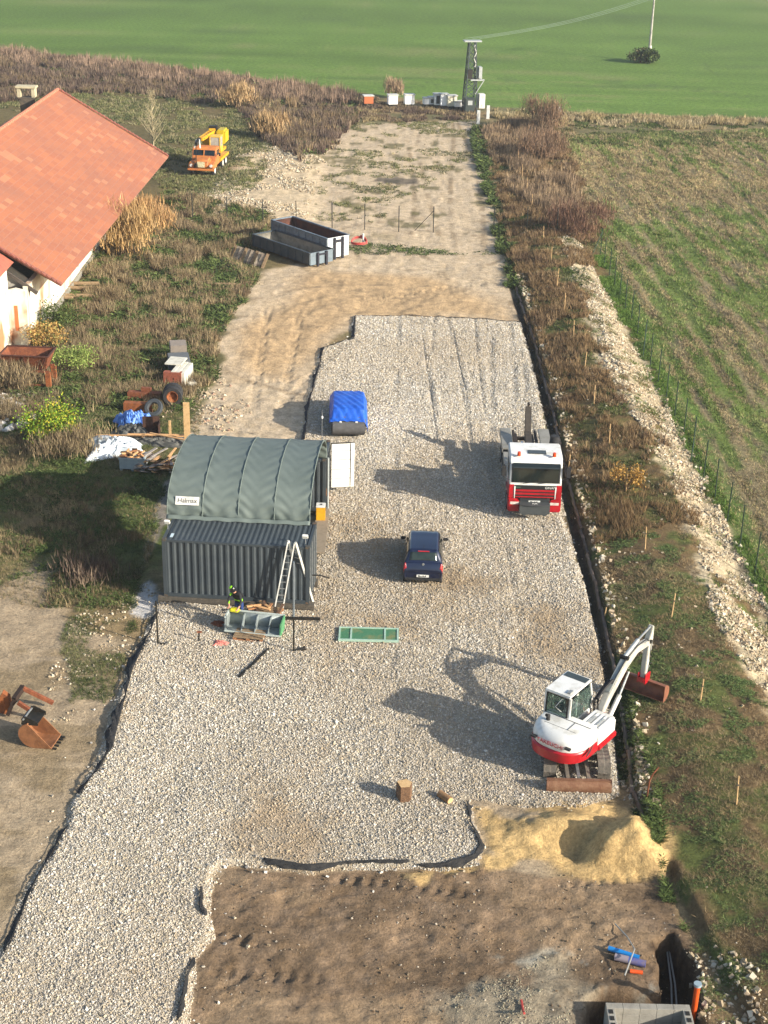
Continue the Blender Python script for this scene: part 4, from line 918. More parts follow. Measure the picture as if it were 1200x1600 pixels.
    b = B(); b.cyl((-.95, .55, 1.76), (-.95, .55, 2.0), .07, n=12); b.cyl((-.95, .55, 1.98), (-1.08, .55, 2.05), .06, n=10); sub(b, 'exhaust', BLACK)
    b = B(); b.prism([(-1.2, 1.1), (-.95, 1.16), (-.7, 1.4), (-1.15, 1.2)], -1.14, -1.125, 'y'); sub(b, 'side_vent', BLACK)
    # cab: on the left of the boom
    c0, c1x, y0, y1, z0, z1 = -.5, 1.15, .0, 1.02, 1.0, 2.62
    prof = [(c0, z0 + .55), (c0 + .08, z1 - .08), (c0 + .18, z1), (c1x - .3, z1), (c1x - .12, z1 - .1), (c1x, 1.9), (c1x - .1, z0), (c0 + .1, z0)]
    b = B(); T = .07
    # pillars and rails instead of a solid box, so the glass shows the inside
    def seg(a, c_, w=.08): 
        for yy in (y0 + .04, y1 - .04): b.bar((a[0], yy, a[1]), (c_[0], yy, c_[1]), .08, w)
    seg((c0 + .04, z0), (c0 + .1, z1 - .05), .1); seg((c1x - .08, z0), (c1x, 1.9)); seg((c1x, 1.9), (c1x - .2, z1 - .04)); seg((c0 + .55, z0), (c0 + .55, z1), .06)
    for (xx, zz) in ((c0 + .06, 1.62), (c1x - .02, 1.6), (c1x - .06, z0 + .05)): b.bar((xx, y0 + .04, zz), (xx, y1 - .04, zz), .08, .1)
    b.b2(c0 + .02, c0 + .08, y0 + .02, y1 - .02, z0, 1.66)
    for yy in (y0 + .03, y1 - .03): b.b2(c0 + .05, c1x - .05, yy - .03, yy + .03, z0, 1.5)
    cab = sub(b, 'cab', WHITE, bevel=.02)
    b = B(); b.b2(c0 - .02, c1x - .08, y0 - .02, y1 + .02, z1 - .06, z1 + .04); sub(b, 'cab_roof', WHITE, parent=cab, bevel=.05, seg=3)
    b = B(); b.b2(c1x - .5, c1x - .18, y0 + .08, y1 - .08, z1 + .04, z1 + .055); sub(b, 'roof_window', mat('roof_glass', '3a4240', .15), parent=cab)
    b = B(); b.bar((c0 + .4, y0 + .18, z1 + .06), (c0 + .18, y0 + .18, z1 + .06), .12, .06); b.tube([(c0 - .02, y0 + .3, z1 - .1), (c0 - .25, y0 + .42, z1 - .35), (c0 - .12, y0 + .25, z1 - .55)], .015); sub(b, 'work_lamp', STEEL, parent=cab)
    GL = bpy.data.materials.get('cab_glass') or mat('cab_glass', '9fb8b0', .03, 0, '9fb8b0', trans=.92, spec=.7)
    b = B(); b.prism([(c0 + .02, 1.72), (c0 + .03, 1.72), (c0 + .08, z1 - .12), (c0 + .07, z1 - .12)], y0 + .1, y1 - .1, 'y'); sub(b, 'rear_window', GL, parent=cab)
    b = B()
    for (yy) in (y0 + .1, y1 - .1): b.bar((c0 + .005, yy, 1.7), (c0 + .055, yy, z1 - .1), .03, .05)
    for zz, xx in ((1.7, .005), (z1 - .1, .055)): b.bar((c0 + xx, y0 + .1, zz), (c0 + xx, y1 - .1, zz), .04, .03)
    sub(b, 'window_seal', BLACK, parent=cab)
    for yy in (y0 + .005, y1 - .012):
        b = B(); b.prism([(c0 + .16, 1.56), (c0 + .18, z1 - .14), (c1x - .25, z1 - .14), (c1x - .06, 1.9), (c1x - .1, 1.56)], yy, yy + .008, 'y'); sub(b, 'side_window', GL, parent=cab)
    b = B(); b.prism([(c1x - .03, 1.65), (c1x - .02, 1.65), (c1x + .01, 1.9), (c1x - .2, z1 - .1), (c1x - .21, z1 - .1), (c1x - .01, 1.9)], y0 + .1, y1 - .1, 'y'); sub(b, 'windscreen', GL, parent=cab)
    b = B(); b.b2(-.15, .35, .28, .76, 1.1, 1.45); b.b2(-.22, -.1, .28, .76, 1.4, 2.1); b.b2(.7, .95, .2, .85, 1.05, 1.75); sub(b, 'seat', mat('seat_black', '181a1a', .7), parent=cab, bevel=.05)
    b = B(); b.b2(-.26, -.2, .62, .88, 1.45, 1.85); b.b2(-.25, -.19, .12, .28, 1.5, 1.8); sub(b, 'hi_vis_jacket', mat('lime_cloth', '8fc22a', .7, 0, '5f9a20'), parent=cab, bevel=.03)
    # boom
    def barp(nm, pts, wd, hs, m, y=-.12, parent=t, bev=.02):
        b = B()
        top = []; bot = []
        for k, (x, z) in enumerate(pts):
            p0 = Vector(pts[max(k - 1, 0)]); p1 = Vector(pts[min(k + 1, len(pts) - 1)]); d_ = (p1 - p0).normalized(); nn = Vector((-d_.y, d_.x))
            top.append(Vector((x, z)) + nn * hs[k] / 2); bot.append(Vector((x, z)) - nn * hs[k] / 2)
        b.prism([tuple(v) for v in top] + [tuple(v) for v in reversed(bot)], y - wd / 2, y + wd / 2, 'y')
        return sub(b, nm, m, bevel=bev, parent=parent)
    BM = mat('boom_white', 'b4b2a6', .5, 0, '98948a', scale=3, mix=(.4, .65))
    yb_ = -.28
    b = B(); b.b2(.95, 1.35, yb_ - .22, yb_ + .22, .8, 1.35); sub(b, 'boom_swing_post', RED, bevel=.03)
    boom = barp('boom', [(1.2, 1.2), (1.7, 1.75), (2.8, 2.55), (3.6, 2.82), (4.55, 2.68)], .24, [.24, .34, .38, .30, .2], BM, yb_)
    b = B(); b.prism([(1.72, 1.93), (2.72, 2.74), (2.68, 2.80), (1.66, 1.99)], yb_ - .09, yb_ + .09, 'y'); sub(b, 'boom_top_plate', mat('plate_mid', '8f948f', .5, .2), parent=boom)
    for px3, pz3, wr in ((1.2, 1.22, .2), (4.6, 2.72, .16), (2.8, 2.84, .16)): b = B(); b.cyl((px3, yb_ - wr, pz3), (px3, yb_ + wr, pz3), .08); sub(b, 'pivot_pin', DARKM, parent=boom)
    b = B(); b.tube([(1.1, yb_ + .1, 1.35), (1.0, yb_ + .12, 1.9), (1.4, yb_ + .1, 2.1), (1.9, yb_ + .06, 2.3)], .05); b.tube([(1.2, yb_ + .2, 1.3), (1.12, yb_ + .22, 1.75), (1.5, yb_ + .2, 1.95), (1.95, yb_ + .14, 2.25)], .05); b.tube([(1.15, yb_ + .03, 1.4), (1.05, yb_ + .02, 2.0), (1.45, yb_, 2.2), (1.9, yb_ - .06, 2.36)], .05); b.tube([(1.9, yb_ - .06, 2.2), (2.7, yb_ - .1, 2.82), (3.6, yb_ - .1, 3.0), (4.3, yb_ - .1, 2.96), (4.7, yb_ - .1, 2.6), (4.72, yb_ - .1, 1.9)], .022); b.tube([(1.9, yb_ + .06, 2.16), (2.7, yb_ + .12, 2.76), (3.6, yb_ + .12, 2.96), (4.3, yb_ + .12, 2.9)], .022); sub(b, 'hose', BLACK, parent=boom)
    for dy in (.0,):
        b = B(); b.cyl((1.45, yb_ - .24, .98), (2.2, yb_ - .24, 1.66), .085, n=12); c_ = sub(b, 'boom_cylinder', WHITEM)
        b = B(); b.cyl((2.2, yb_ - .24, 1.66), (2.85, yb_ - .2, 2.3), .045, n=10); sub(b, 'piston_rod', STEEL, parent=c_)
    b = B(); b.cyl((2.8, yb_ + .0, 2.86), (3.75, yb_ + .0, 3.12), .075, n=12); c_ = sub(b, 'arm_cylinder', mat('cyl_grey', 'a8aca8', .4, .3), parent=boom)
    b = B(); b.cyl((3.75, yb_, 3.12), (4.68, yb_, 3.26), .04, n=10); sub(b, 'piston_rod', STEEL, parent=c_)
    arm = barp('dipper_arm', [(4.78, 3.28), (4.68, 2.8), (4.62, 2.0), (4.55, 1.2)], .2, [.12, .32, .26, .16], BM, yb_)
    b = B(); b.cyl((4.92, yb_, 2.9), (4.88, yb_, 2.2), .06, n=10); c_ = sub(b, 'bucket_cylinder', MATS['cyl_grey'], parent=arm)
    b = B(); b.cyl((4.88, yb_, 2.2), (4.85, yb_, 1.6), .035, n=8); b.bar((4.85, yb_, 1.6), (4.62, yb_, 1.3), .14, .06); sub(b, 'link', STEEL, parent=c_)
    b = B(); b.b2(4.38, 4.83, yb_ - .12, yb_ + .12, 1.06, 1.24); b.b2(4.4, 4.8, yb_ - .17, yb_ - .12, 1.0, 1.4); b.b2(4.4, 4.8, yb_ + .12, yb_ + .17, 1.0, 1.4); sub(b, 'quick_coupler', RED, bevel=.01)
    # bucket: wide ditching bucket, mouth towards the machine
    b = B(); R = .34; arc = [(4.68 + R * math.cos(a) * 1.0, .74 + R * math.sin(a)) for a in [R_(100 - i * 17) for i in range(13)]]
    arc2 = [(4.68 + (R - .03) * math.cos(a), .74 + (R - .03) * math.sin(a)) for a in [R_(100 - i * 17) for i in range(13)]]
    b.prism(arc + arc2[::-1], yb_ - .85, yb_ + .85, 'y'); b.prism(arc, yb_ - .88, yb_ - .85, 'y'); b.prism(arc, yb_ + .85, yb_ + .88, 'y'); sub(b, 'bucket', mat('bucket_brown', '8a5a42', .6, .3, '6a4434', scale=3), smooth=True)
build_excavator()

# ------------------------------------------------------------------ open skips
def skip(nm, label, pA, pB, W, H, mo, mi, mend, slope=0):
    (ax, ay), (bx, by) = G(*pA), G(*pB); L = math.hypot(bx - ax, by - ay); rz = math.atan2(by - ay, bx - ax)
    t = thing(nm, label, 'skip container', (ax, ay, .06), rz)
    b = B(); b.b2(0, L, .02, .08, .15, H); b.b2(0, L, W - .08, W - .02, .15, H); b.b2(.03, L - .03, .08, W - .08, .12, .2)
    n = int(L / .8)
    for i in range(n + 1): b.b2(i * (L - .08) / n, i * (L - .08) / n + .08, -.04, .02, .15, H - .08)
    b.ob('side', mo, t, bevel=.006)
    b = B(); b.b2(-.02, L + .02, -.05, .1, H - .02, H + .07); b.b2(-.02, L + .02, W - .1, W + .05, H - .02, H + .07); b.b2(-.04, .08, .1, W - .1, H - .02, H + .07); b.ob('rim', mo, t, bevel=.01)
    b = B(); b.add([(0, .08, H), (0, W - .08, H), (slope, W - .08, .2), (slope, .08, .2)], [(0, 1, 2, 3)]); b.b2(.08, L - .08, .081, .09, .2, H - .03); b.b2(.08, L - .08, W - .09, W - .081, .2, H - .03); b.b2(slope, L - .08, .1, W - .1, .2, .21); b.ob('lining', mi, t, thick=.01)
    b = B(); b.b2(L - .06, L, .05, W - .05, .12, H + .04); e = b.ob('end_plate', mend, t, bevel=.01)
    b = B()
    for yy in (W * .32, W * .68): b.b2(L, L + .14, yy - .09, yy + .09, -.02, H + .02)
    b.b2(L, L + .1, W * .32, W * .68, H * .78, H * .9)
    b.ob('hook_rail', mat('rail_dark', '23242e', .6, .3), e, bevel=.01)
    b = B()
    for yy in (.5, W - .5): b.cyl((.4, yy - .1, .07), (.4, yy + .1, .07), .1, n=12); b.b2(.1, L - .1, yy - .05, yy + .05, .03, .13)
    b.ob('skid', DARKM, t)
    return t
SK1 = mat('skip_grey', '3c464c', .6, .2, '4e5456', scale=2); SK2 = mat('skip_bluegrey', '6d7a84', .6, .2, '4a525a', scale=2)
skip('skip_container', 'low grey open skip with a dusty floor, in front of the taller skip', (395, 388), (484, 419), 2.25, 1.0, SK1, mat('skip_inner', '8a8474', .9, 0, '6a6252', scale=2), mat('skip_end', '6b7880', .6, .2, '59636a', scale=2), .7)
skip('skip_container', 'tall open skip with rusty inside and white end, behind the low skip', (424, 377), (511, 408), 2.1, 1.6, SK2, mat('rust_inner', '4a2c20', .9, 0, '6b3d28', scale=1.5), mat('skip_white', 'cfd0cc', .6, 0, 'b08a70', mix=(.6, .8), scale=2), .9)
# leaning old doors / boards left of the skips
for i in range(10):
    px = 364 + i * 5.6; py = 398 + i * 1.6
    x, y, z = GT(px, py + 6); b = B(); b.box((0, 0, .5), (.2 + .06 * (i % 3), .07, 1.15 - .05 * (i % 3)), rx=R_(-24 - 3 * (i % 4)), ry=R_(14))
    o = b.ob('leaning_board', mat('old_door', '9a8c78', .8, 0, '4a3a30', scale=2.5, mix=(.42, .6)) if i % 3 else WOOD, None, loc=(x, y, z), rz=R_(-25 + 5 * math.sin(i * 3)))
    tag(o, 'weathered board leaning in a row left of the low skip', 'board', 'leaning boards beside the skips')
# red hoses and small coil
t = thing('hose_coil', 'bright red coiled hose lying right of the tall skip', 'hose', GT(561, 384))
b = B(); b.tube([(math.cos(a) * .6, math.sin(a) * .45, .15 + .35 * max(0, math.sin(a * 1.0)) + a * .015) for a in [i * .4 for i in range(36)]], .05); b.ob('coil', mat('hose_red', 'b8443a', .6), t)
B().cyl((.3, .3, 0), (.3, .3, .9), .08, n=8).ob('valve', WHITEM, t)

# ------------------------------------------------------------------ barn
def build_barn():
    t = thing('barn', 'white walled barn with a large orange tiled roof at the left edge', 'barn', (-22.2, 87.0, 0))
    ox, oy = -22.2, 87.0
    m = bpy.data.materials.new('roof_tiles'); m.use_nodes = True; n = m.node_tree.nodes; L = m.node_tree.links; bb = n['Principled BSDF']
    uv = n.new('ShaderNodeUVMap'); uv.uv_map = 'UVMap'; br = n.new('ShaderNodeTexBrick'); br.inputs['Scale'].default_value = 1
    br.inputs['Brick Width'].default_value = .8; br.inputs['Row Height'].default_value = .45; br.inputs['Mortar Size'].default_value = .026; br.offset = .5
    br.inputs['Color1'].default_value = (*lin('9c6040'), 1); br.inputs['Color2'].default_value = (*lin('90563c'), 1); br.inputs['Mortar'].default_value = (*lin('96654f'), 1); br.inputs['Bias'].default_value = -.1
    L.new(uv.outputs[0], br.inputs[0])
    nz = n.new('ShaderNodeTexNoise'); nz.inputs['Scale'].default_value = .22; nz.inputs['Detail'].default_value = 8; L.new(uv.outputs[0], nz.inputs['Vector'])
    mx = n.new('ShaderNodeMix'); mx.data_type = 'RGBA'; mx.inputs[7].default_value = (*lin('7d5546'), 1)
    mr = n.new('ShaderNodeMapRange'); mr.inputs[1].default_value = .42; mr.inputs[2].default_value = .68; mr.inputs[4].default_value = .5; L.new(nz.outputs['Fac'], mr.inputs[0]); L.new(mr.outputs[0], mx.inputs[0]); L.new(br.outputs['Color'], mx.inputs[6])
    # scattered newer, paler tiles
    wn = n.new('ShaderNodeTexWhiteNoise'); wn.noise_dimensions = '2D'; sn = n.new('ShaderNodeVectorMath'); sn.operation = 'SNAP'; sn.inputs[1].default_value = (.8, .45, 1); L.new(uv.outputs[0], sn.inputs[0]); L.new(sn.outputs[0], wn.inputs['Vector'])
    nz2 = n.new('ShaderNodeTexNoise'); nz2.inputs['Scale'].default_value = .3; L.new(sn.outputs[0], nz2.inputs['Vector'])
    ad = n.new('ShaderNodeMath'); ad.operation = 'ADD'; L.new(wn.outputs['Value'], ad.inputs[0]); L.new(nz2.outputs['Fac'], ad.inputs[1])
    gt = n.new('ShaderNodeMath'); gt.operation = 'GREATER_THAN'; gt.inputs[1].default_value = 1.46; L.new(ad.outputs[0], gt.inputs[0])
    mx2 = n.new('ShaderNodeMix'); mx2.data_type = 'RGBA'; mx2.inputs[7].default_value = (*lin('b07a58'), 1)
    ml = n.new('ShaderNodeMath'); ml.operation = 'MULTIPLY'; ml.inputs[1].default_value = .45; L.new(gt.outputs[0], ml.inputs[0]); L.new(ml.outputs[0], mx2.inputs[0]); L.new(mx.outputs[2], mx2.inputs[6]); L.new(mx2.outputs[2], bb.inputs['Base Color'])
    bb.inputs['Roughness'].default_value = .8
    bp = n.new('ShaderNodeBump'); bp.inputs['Strength'].default_value = .35; bp.inputs['Distance'].default_value = .04; L.new(br.outputs['Fac'], bp.inputs['Height']); bp.invert = True; L.new(bp.outputs[0], bb.inputs['Normal'])
    def roofside(name, e0, e1, r1, r0):
        # eave near, eave far, ridge far, ridge near
        me = bpy.data.meshes.new(name); nu, nv = 50, 26; vs = []; uvs = []
        e0, e1, r1, r0 = map(Vector, (e0, e1, r1, r0)); Lu = (e1 - e0).length; Lv = (r0 - e0).length
        for j in range(nv + 1):
            for i in range(nu + 1):
                u, v = i / nu, j / nv; p = (e0 * (1 - u) + e1 * u) * (1 - v) + (r0 * (1 - u) + r1 * u) * v
                p.z += .05 * math.sin(u * 9) * math.sin(v * 3) - .06 * math.sin(v * math.pi); vs.append(p - Vector((ox, oy, 0))); uvs.append((u * Lu, v * Lv))
        fs = [(j * (nu + 1) + i, j * (nu + 1) + i + 1, (j + 1) * (nu + 1) + i + 1, (j + 1) * (nu + 1) + i) for j in range(nv) for i in range(nu)]
        me.from_pydata([tuple(v) for v in vs], [], fs); ul = me.uv_layers.new(name='UVMap')
        for l in me.loops: ul.data[l.index].uv = uvs[l.vertex_index]
        me.materials.append(m); o = bpy.data.objects.new(name, me); COL.objects.link(o); o.parent = t
        md = o.modifiers.new('s', 'SOLIDIFY'); md.thickness = .14; md.offset = -1; return o
    E0, E1, R1, R0 = (-20.2, 88.0, 3.5), (-19.3, 127.5, 3.5), (-28.45, 127.5, 8.9), (-29.1, 88.0, 8.9)
    roofside('roof_slope', E0, E1, R1, R0)
    roofside('roof_slope', (-37.5, 127.5, 3.5), (-38.2, 88.0, 3.5), R0, R1)
    b = B(); q = lambda p: (p[0] - ox, p[1] - oy, p[2])
    n_ = 80
    for i in range(n_):
        a = Vector(q(R0)).lerp(Vector(q(R1)), i / n_); c = Vector(q(R0)).lerp(Vector(q(R1)), (i + 1.04) / n_); b.cyl(a + Vector((0, 0, .0)), c, .17, .14, n=8)
    b.ob('ridge_tiles', mat('ridge_tile', 'b5785c', .8, 0, '8a5a48', scale=4, bump=.2), t)
    b = B(); b2_ = B()
    for i in range(30):
        a = Vector(q(E0)).lerp(Vector(q(R0)), i / 30); c = Vector(q(E0)).lerp(Vector(q(R0)), (i + 1) / 30); b.bar(a + Vector((0, -.05, .02)), c + Vector((0, -.05, .09)), .3, .08)
        a = Vector(q(E1)).lerp(Vector(q(R1)), i / 30); c = Vector(q(E1)).lerp(Vector(q(R1)), (i + 1) / 30); b2_.bar(a + Vector((0, .05, .05)), c + Vector((0, .05, .12)), .3, .08)
    b.ob('verge_tiles', mat('verge', '8a5040', .85, 0, '5a3a30', scale=6), t); b2_.ob('verge_tiles', MATS['verge'], t)
    W = bpy.data.materials.new('barn_plaster'); W.use_nodes = True; n = W.node_tree.nodes; L = W.node_tree.links; bb = n['Principled BSDF']; tc = n.new('ShaderNodeTexCoord')
    mp = n.new('ShaderNodeMapping'); mp.inputs['Scale'].default_value = (1, 1, .45); L.new(tc.outputs['Object'], mp.inputs[0])
    nz = n.new('ShaderNodeTexNoise'); nz.inputs['Scale'].default_value = .7; nz.inputs['Detail'].default_value = 7; L.new(mp.outputs[0], nz.inputs['Vector'])
    cr = n.new('ShaderNodeValToRGB'); L.new(nz.outputs['Fac'], cr.inputs[0]); cr.color_ramp.elements[0].position = .36; cr.color_ramp.elements[0].color = (*lin('b07a52'), 1); cr.color_ramp.elements[1].position = .46; cr.color_ramp.elements[1].color = (*lin('d8d0ba'), 1)
    e = cr.color_ramp.elements.new(.62); e.color = (*lin('dedacb'), 1); e = cr.color_ramp.elements.new(.75); e.color = (*lin('b8b09c'), 1); L.new(cr.outputs[0], bb.inputs['Base Color']); bb.inputs['Roughness'].default_value = .9
    b = B(); b.b2(-.25, 0.05, .3, 40.0, -.1, 3.55); b.ob('side_wall', W, t)
    b = B(); b.b2(-.3, .22, .2, 40.1, -.1, .35); b.ob('plinth', CONC, t)
    # near gable: wall up to the brace, recessed gable above
    b = B(); b.prism([(.04, -.1), (.04, 3.4), (-.6, 3.55), (-1.6, 3.3), (-16, 3.0), (-16, -.1)], -.3, 0, 'y'); g = b.ob('gable_wall', W, t)
    b = B(); b.box((-.62, -.31, 1.7), (.22, .03, 1.6)); b.ob('brick_patch', mat('patch_orange', 'b8683c', .9), g)
    b = B(); b.prism([(-.3, 3.0), (-.3, 3.5), (-6.4, 8.2), (-14, 4.0), (-14, 3.0)], 1.9, 2.1, 'y'); b.ob('gable_wall', mat('gable_grey', 'b4aea0', .9, 0, '9a9486', scale=1), t)
    b = B(); b.prism([(0, -.1), (0, 3.45), (-6.6, 8.6), (-15.6, 3.4), (-15.6, -.1)], 40, 40.25, 'y'); b.ob('gable_wall', W, t)
    b = B(); b.bar((.1, .6, 3.2), (-6.5, .6, 3.5), .2, .2); b.bar((.6, .4, 3.1), (-6.2, .4, 7.9), .18, .2); b.bar((-.2, .5, 2.6), (-4.4, .5, 4.9), .18, .18); b.bar((-2.2, .5, 3.4), (-2.2, .5, 5.2), .16, .16); b.ob('roof_timber', mat('timber_grey', '4a423a', .85), t)
    b = B(); b.b2(-9, -1.0, -3.2, -.3, -.1, 4.9); b.ob('side_pier', W, t)
    b = B(); b.prism([(-9, 4.9), (-.8, 4.9), (-2.4, 6.0), (-9, 6.0)], -3.4, 0.8, 'y'); b.ob('lean_to_roof', mat('lean_roof', 'a8604a', .85, 0, '8a5040'), t)
    # eave details: white bits of broken soffit
    for yy, s_ in ((6.5, .8), (20.5, .5)):
        b = B(); b.box((1.75, yy, 3.48), (.8, s_ * 1.4, .16), ry=.5); b.ob('broken_soffit', WHITEM, t, bevel=.03)
    # chimney on the hidden slope
    cx, cy = G(44, 170, 7.4)
    ch = thing('chimney', None, None, (0, 0, 0)); bpy.data.objects.remove(ch)
    b = B(); b.b2(-.55, .55, -.4, .4, -3.0, 1.0); v0 = Vector((cx - ox - .0, cy - oy, 7.4)); b.v = [tuple(Vector(v) + v0) for v in b.v]; c = b.ob('chimney', mat('chimney_dark', '4a4238', .9, 0, '6a5c4a', scale=2), t)
    b = B(); b.b2(-.85, .85, -.5, .5, 1.75, 1.9); [b.b2(sx * .6 - .14, sx * .6 + .14, -.4, .4, 1.0, 1.75) for sx in (-1, 1)]; b.v = [tuple(Vector(v) + v0) for v in b.v]; b.ob('chimney_cap', mat('cap_stone', 'b8ac8c', .9), c)
build_barn()

# ------------------------------------------------------------------ orange crane truck in the grass
def build_crane():
    (ax, ay), (bx, by) = G(295, 276), G(334, 276)
    t = thing('crane_truck', 'old orange truck with a yellow crane on its back, parked in the grass', 'crane truck', ((ax + bx) / 2, ay + .2, 0), R_(-6))
    b = B(); b.prism([(0, .75), (-.02, 1.25), (.15, 1.5), (1.25, 1.62), (1.3, .7)], -.72, .72, 'x'); b.ob('bonnet', ORG, t, bevel=.14, seg=3)
    for sx in (-1, 1):
        b = B(); b.prism([(-.02, .75), (.0, 1.05), (.35, 1.25), (1.2, 1.25), (1.35, .7), (1.2, .62)], sx * .66, sx * 1.22, 'x'); f = b.ob('wing', ORG, t, bevel=.12, seg=3)
        b = B(); b.cyl((sx * .93, -.08, 1.0), (sx * .93, .05, 1.0), .13, n=14); b.ob('headlight', WHITE, f)
        wheel(t, (sx * .98, .75, .5), .52, .34, 'x', sx, WHITEM)
        for yy in (4.2, 5.5): wheel(t, (sx * .98, yy, .5), .52, .34, 'x', sx, WHITEM)
    b = B(); b.b2(-.34, .34, -.06, -.02, .85, 1.35); b.ob('radiator_grille', mat('cream', 'd8cfa8', .5, 0, '8a7a50', scale=12), t)
    b = B(); b.b2(-1.25, 1.25, -.22, -.06, .55, .75); b.ob('bumper', ORG, t, bevel=.04)
    b = B(); b.prism([(1.25, .75), (1.25, 1.6), (1.5, 2.2), (1.7, 2.38), (2.6, 2.4), (2.7, 2.3), (2.7, .75)], -1.15, 1.15, 'x'); c = b.ob('cab', ORG, t, bevel=.1, seg=3)
    for sx in (-1, 1):
        b = B(); b.prism([(1.275, 1.68), (1.26, 1.68), (1.46, 2.14), (1.475, 2.14)], sx * .06, sx * 1.0, 'x'); b.ob('windscreen', GLASS, c)
        b = B(); b.prism([(1.6, 1.65), (1.68, 2.15), (2.4, 2.15), (2.45, 1.65)], sx * 1.152, sx * 1.165, 'x'); b.ob('side_window', GLASS, c)
        b = B(); b.tube([(sx * 1.15, 1.3, 1.9), (sx * 1.5, 1.2, 1.95)], .02); b.box((sx * 1.5, 1.2, 1.85), (.16, .05, .3)); b.ob('mirror', BLACK, c)
    b = B(); b.b2(-1.2, 1.2, 2.8, 6.6, .85, 1.1); b.b2(-.4, .4, .6, 2.8, .55, .8); b.ob('deck', YEL, t, bevel=.02)
    b = B(); b.cyl((0, 4.3, 1.1), (0, 4.3, 1.5), .7, n=20); b.b2(-.9, 1.1, 3.4, 5.9, 1.5, 1.75); b.ob('turntable', YEL, t)
    # crane operator cabin with frame windows
    b = B()
    for (x, y) in ((.15, 3.2), (1.1, 3.2), (.15, 4.3), (1.1, 4.3)): b.box((x, y, 2.4), (.08, .08, 1.3))
    b.b2(.11, 1.14, 3.16, 4.34, 3.02, 3.1); b.b2(.11, 1.14, 3.16, 4.34, 1.75, 2.15); b.ob('operator_cabin', mat('cabin_yellow', 'd8b040', .5), t)
    b = B(); b.b2(.16, 1.09, 3.2, 3.22, 2.15, 3.0); b.b2(1.09, 1.11, 3.25, 4.25, 2.15, 3.0); b.ob('cabin_window', mat('dusty_glass', 'a8a498', .2, 0, '8a8678'), t)
    b = B(); b.b2(-.9, .1, 4.6, 6.6, 1.75, 2.9); b.ob('engine_housing', YEL, t, bevel=.05)
    b = B(); b.b2(.25, 1.15, 5.2, 7.0, 2.0, 3.3); b.ob('counterweight', mat('yel2', 'b8a018', .5), t, bevel=.15)
    b = B()
    for sx in (-.22, .22): b.bar((-.15 + sx, 5.8, 3.1), (-.35 + sx * .7, 1.4, 3.1), .16, .28); 
    for k in range(6): b.bar((-.45, 5.0 - k * .6, 3.25 - k * .02), (.05, 4.8 - k * .6, 3.25 - k * .02), .06, .06)
    b.bar((-.2, 5.2, 2.6), (-.2, 6.0, 3.4), .6, .2); b.ob('jib', YEL, t)
    b = B(); b.bar((-.4, 1.4, 3.15), (-.45, .1, 2.9), .25, .3); b.bar((-.45, .1, 3.0), (-.42, -.15, 1.0), .07, .07); b.ob('jib_head', DARKM, t); B().b2(-.55, .25, 5.8, 6.3, 3.1, 3.55).ob('winch_housing', DARKM, t)
    for sx in (-.14, .14):
        b = B(); b.bar((-.45 + sx, .9, 3.2), (-.45 + sx * 2, .6, 2.45), .1, .06); b.ob('jib_fork', WHITEM, t)
    b = B(); b.b2(-.62, -.3, -.1, .0, .85, 1.1); b.cyl((-.42, -.15, .95), (-.42, -.15, 1.2), .12, n=8); b.ob('hook_block', DARKM, t)
build_crane()

# ------------------------------------------------------------------ hopper
t = thing('hopper', 'rusty brown steel hopper on legs near the barn corner', 'hopper', (*GT(46, 602)[:2], .0), R_(-3))
b = B(); b.add([(-1.4, -.7, 2.0), (1.4, -.7, 2.0), (1.4, 1.0, 2.0), (-1.4, 1.0, 2.0), (-.95, -.3, 1.1), (1.1, -.3, 1.1), (1.1, .5, 1.1), (-.95, .5, 1.1)], [(0, 1, 5, 4), (1, 2, 6, 5), (2, 3, 7, 6), (3, 0, 4, 7), (4, 5, 6, 7)]); b.ob('bin', RUST, t, smooth=False, thick=.02)
b = B(); 
for p in ((-1.4, -.7, 1.4, -.7), (1.4, -.7, 1.4, 1.0), (1.4, 1.0, -1.4, 1.0), (-1.4, 1.0, -1.4, -.7)): b.bar((p[0], p[1], 2.0), (p[2], p[3], 2.0), .08, .07)
b.bar((-1.3, -.75, 1.95), (-.85, -.4, 1.1), .04, .05); b.bar((1.3, -.75, 1.95), (.85, -.4, 1.1), .04, .05); b.bar((0, -.72, 1.95), (0, -.4, 1.1), .04, .05); b.ob('rim', mat('rust_dark', '4a2618', .85), t)
b = B(); b.bar((-1.35, -.5, 1.05), (1.35, -.5, 1.05), .1, .12); b.bar((-1.35, .7, 1.05), (1.35, .7, 1.05), .1, .12); b.bar((-1.2, -.45, .5), (.6, -.3, 1.0), .07, .08); b.bar((-1.3, -.4, .2), (1.2, -.4, .2), .08, .1); b.ob('brace', RUST, t)
for sx in (-1.3, 1.28):
    for yy in (-.5, .7):
        b = B(); b.box((sx, yy, .5), (.28 if sx > 0 else .12, .2, 1.05)); b.ob('leg', RUST2 if sx > 0 else RUST, t)

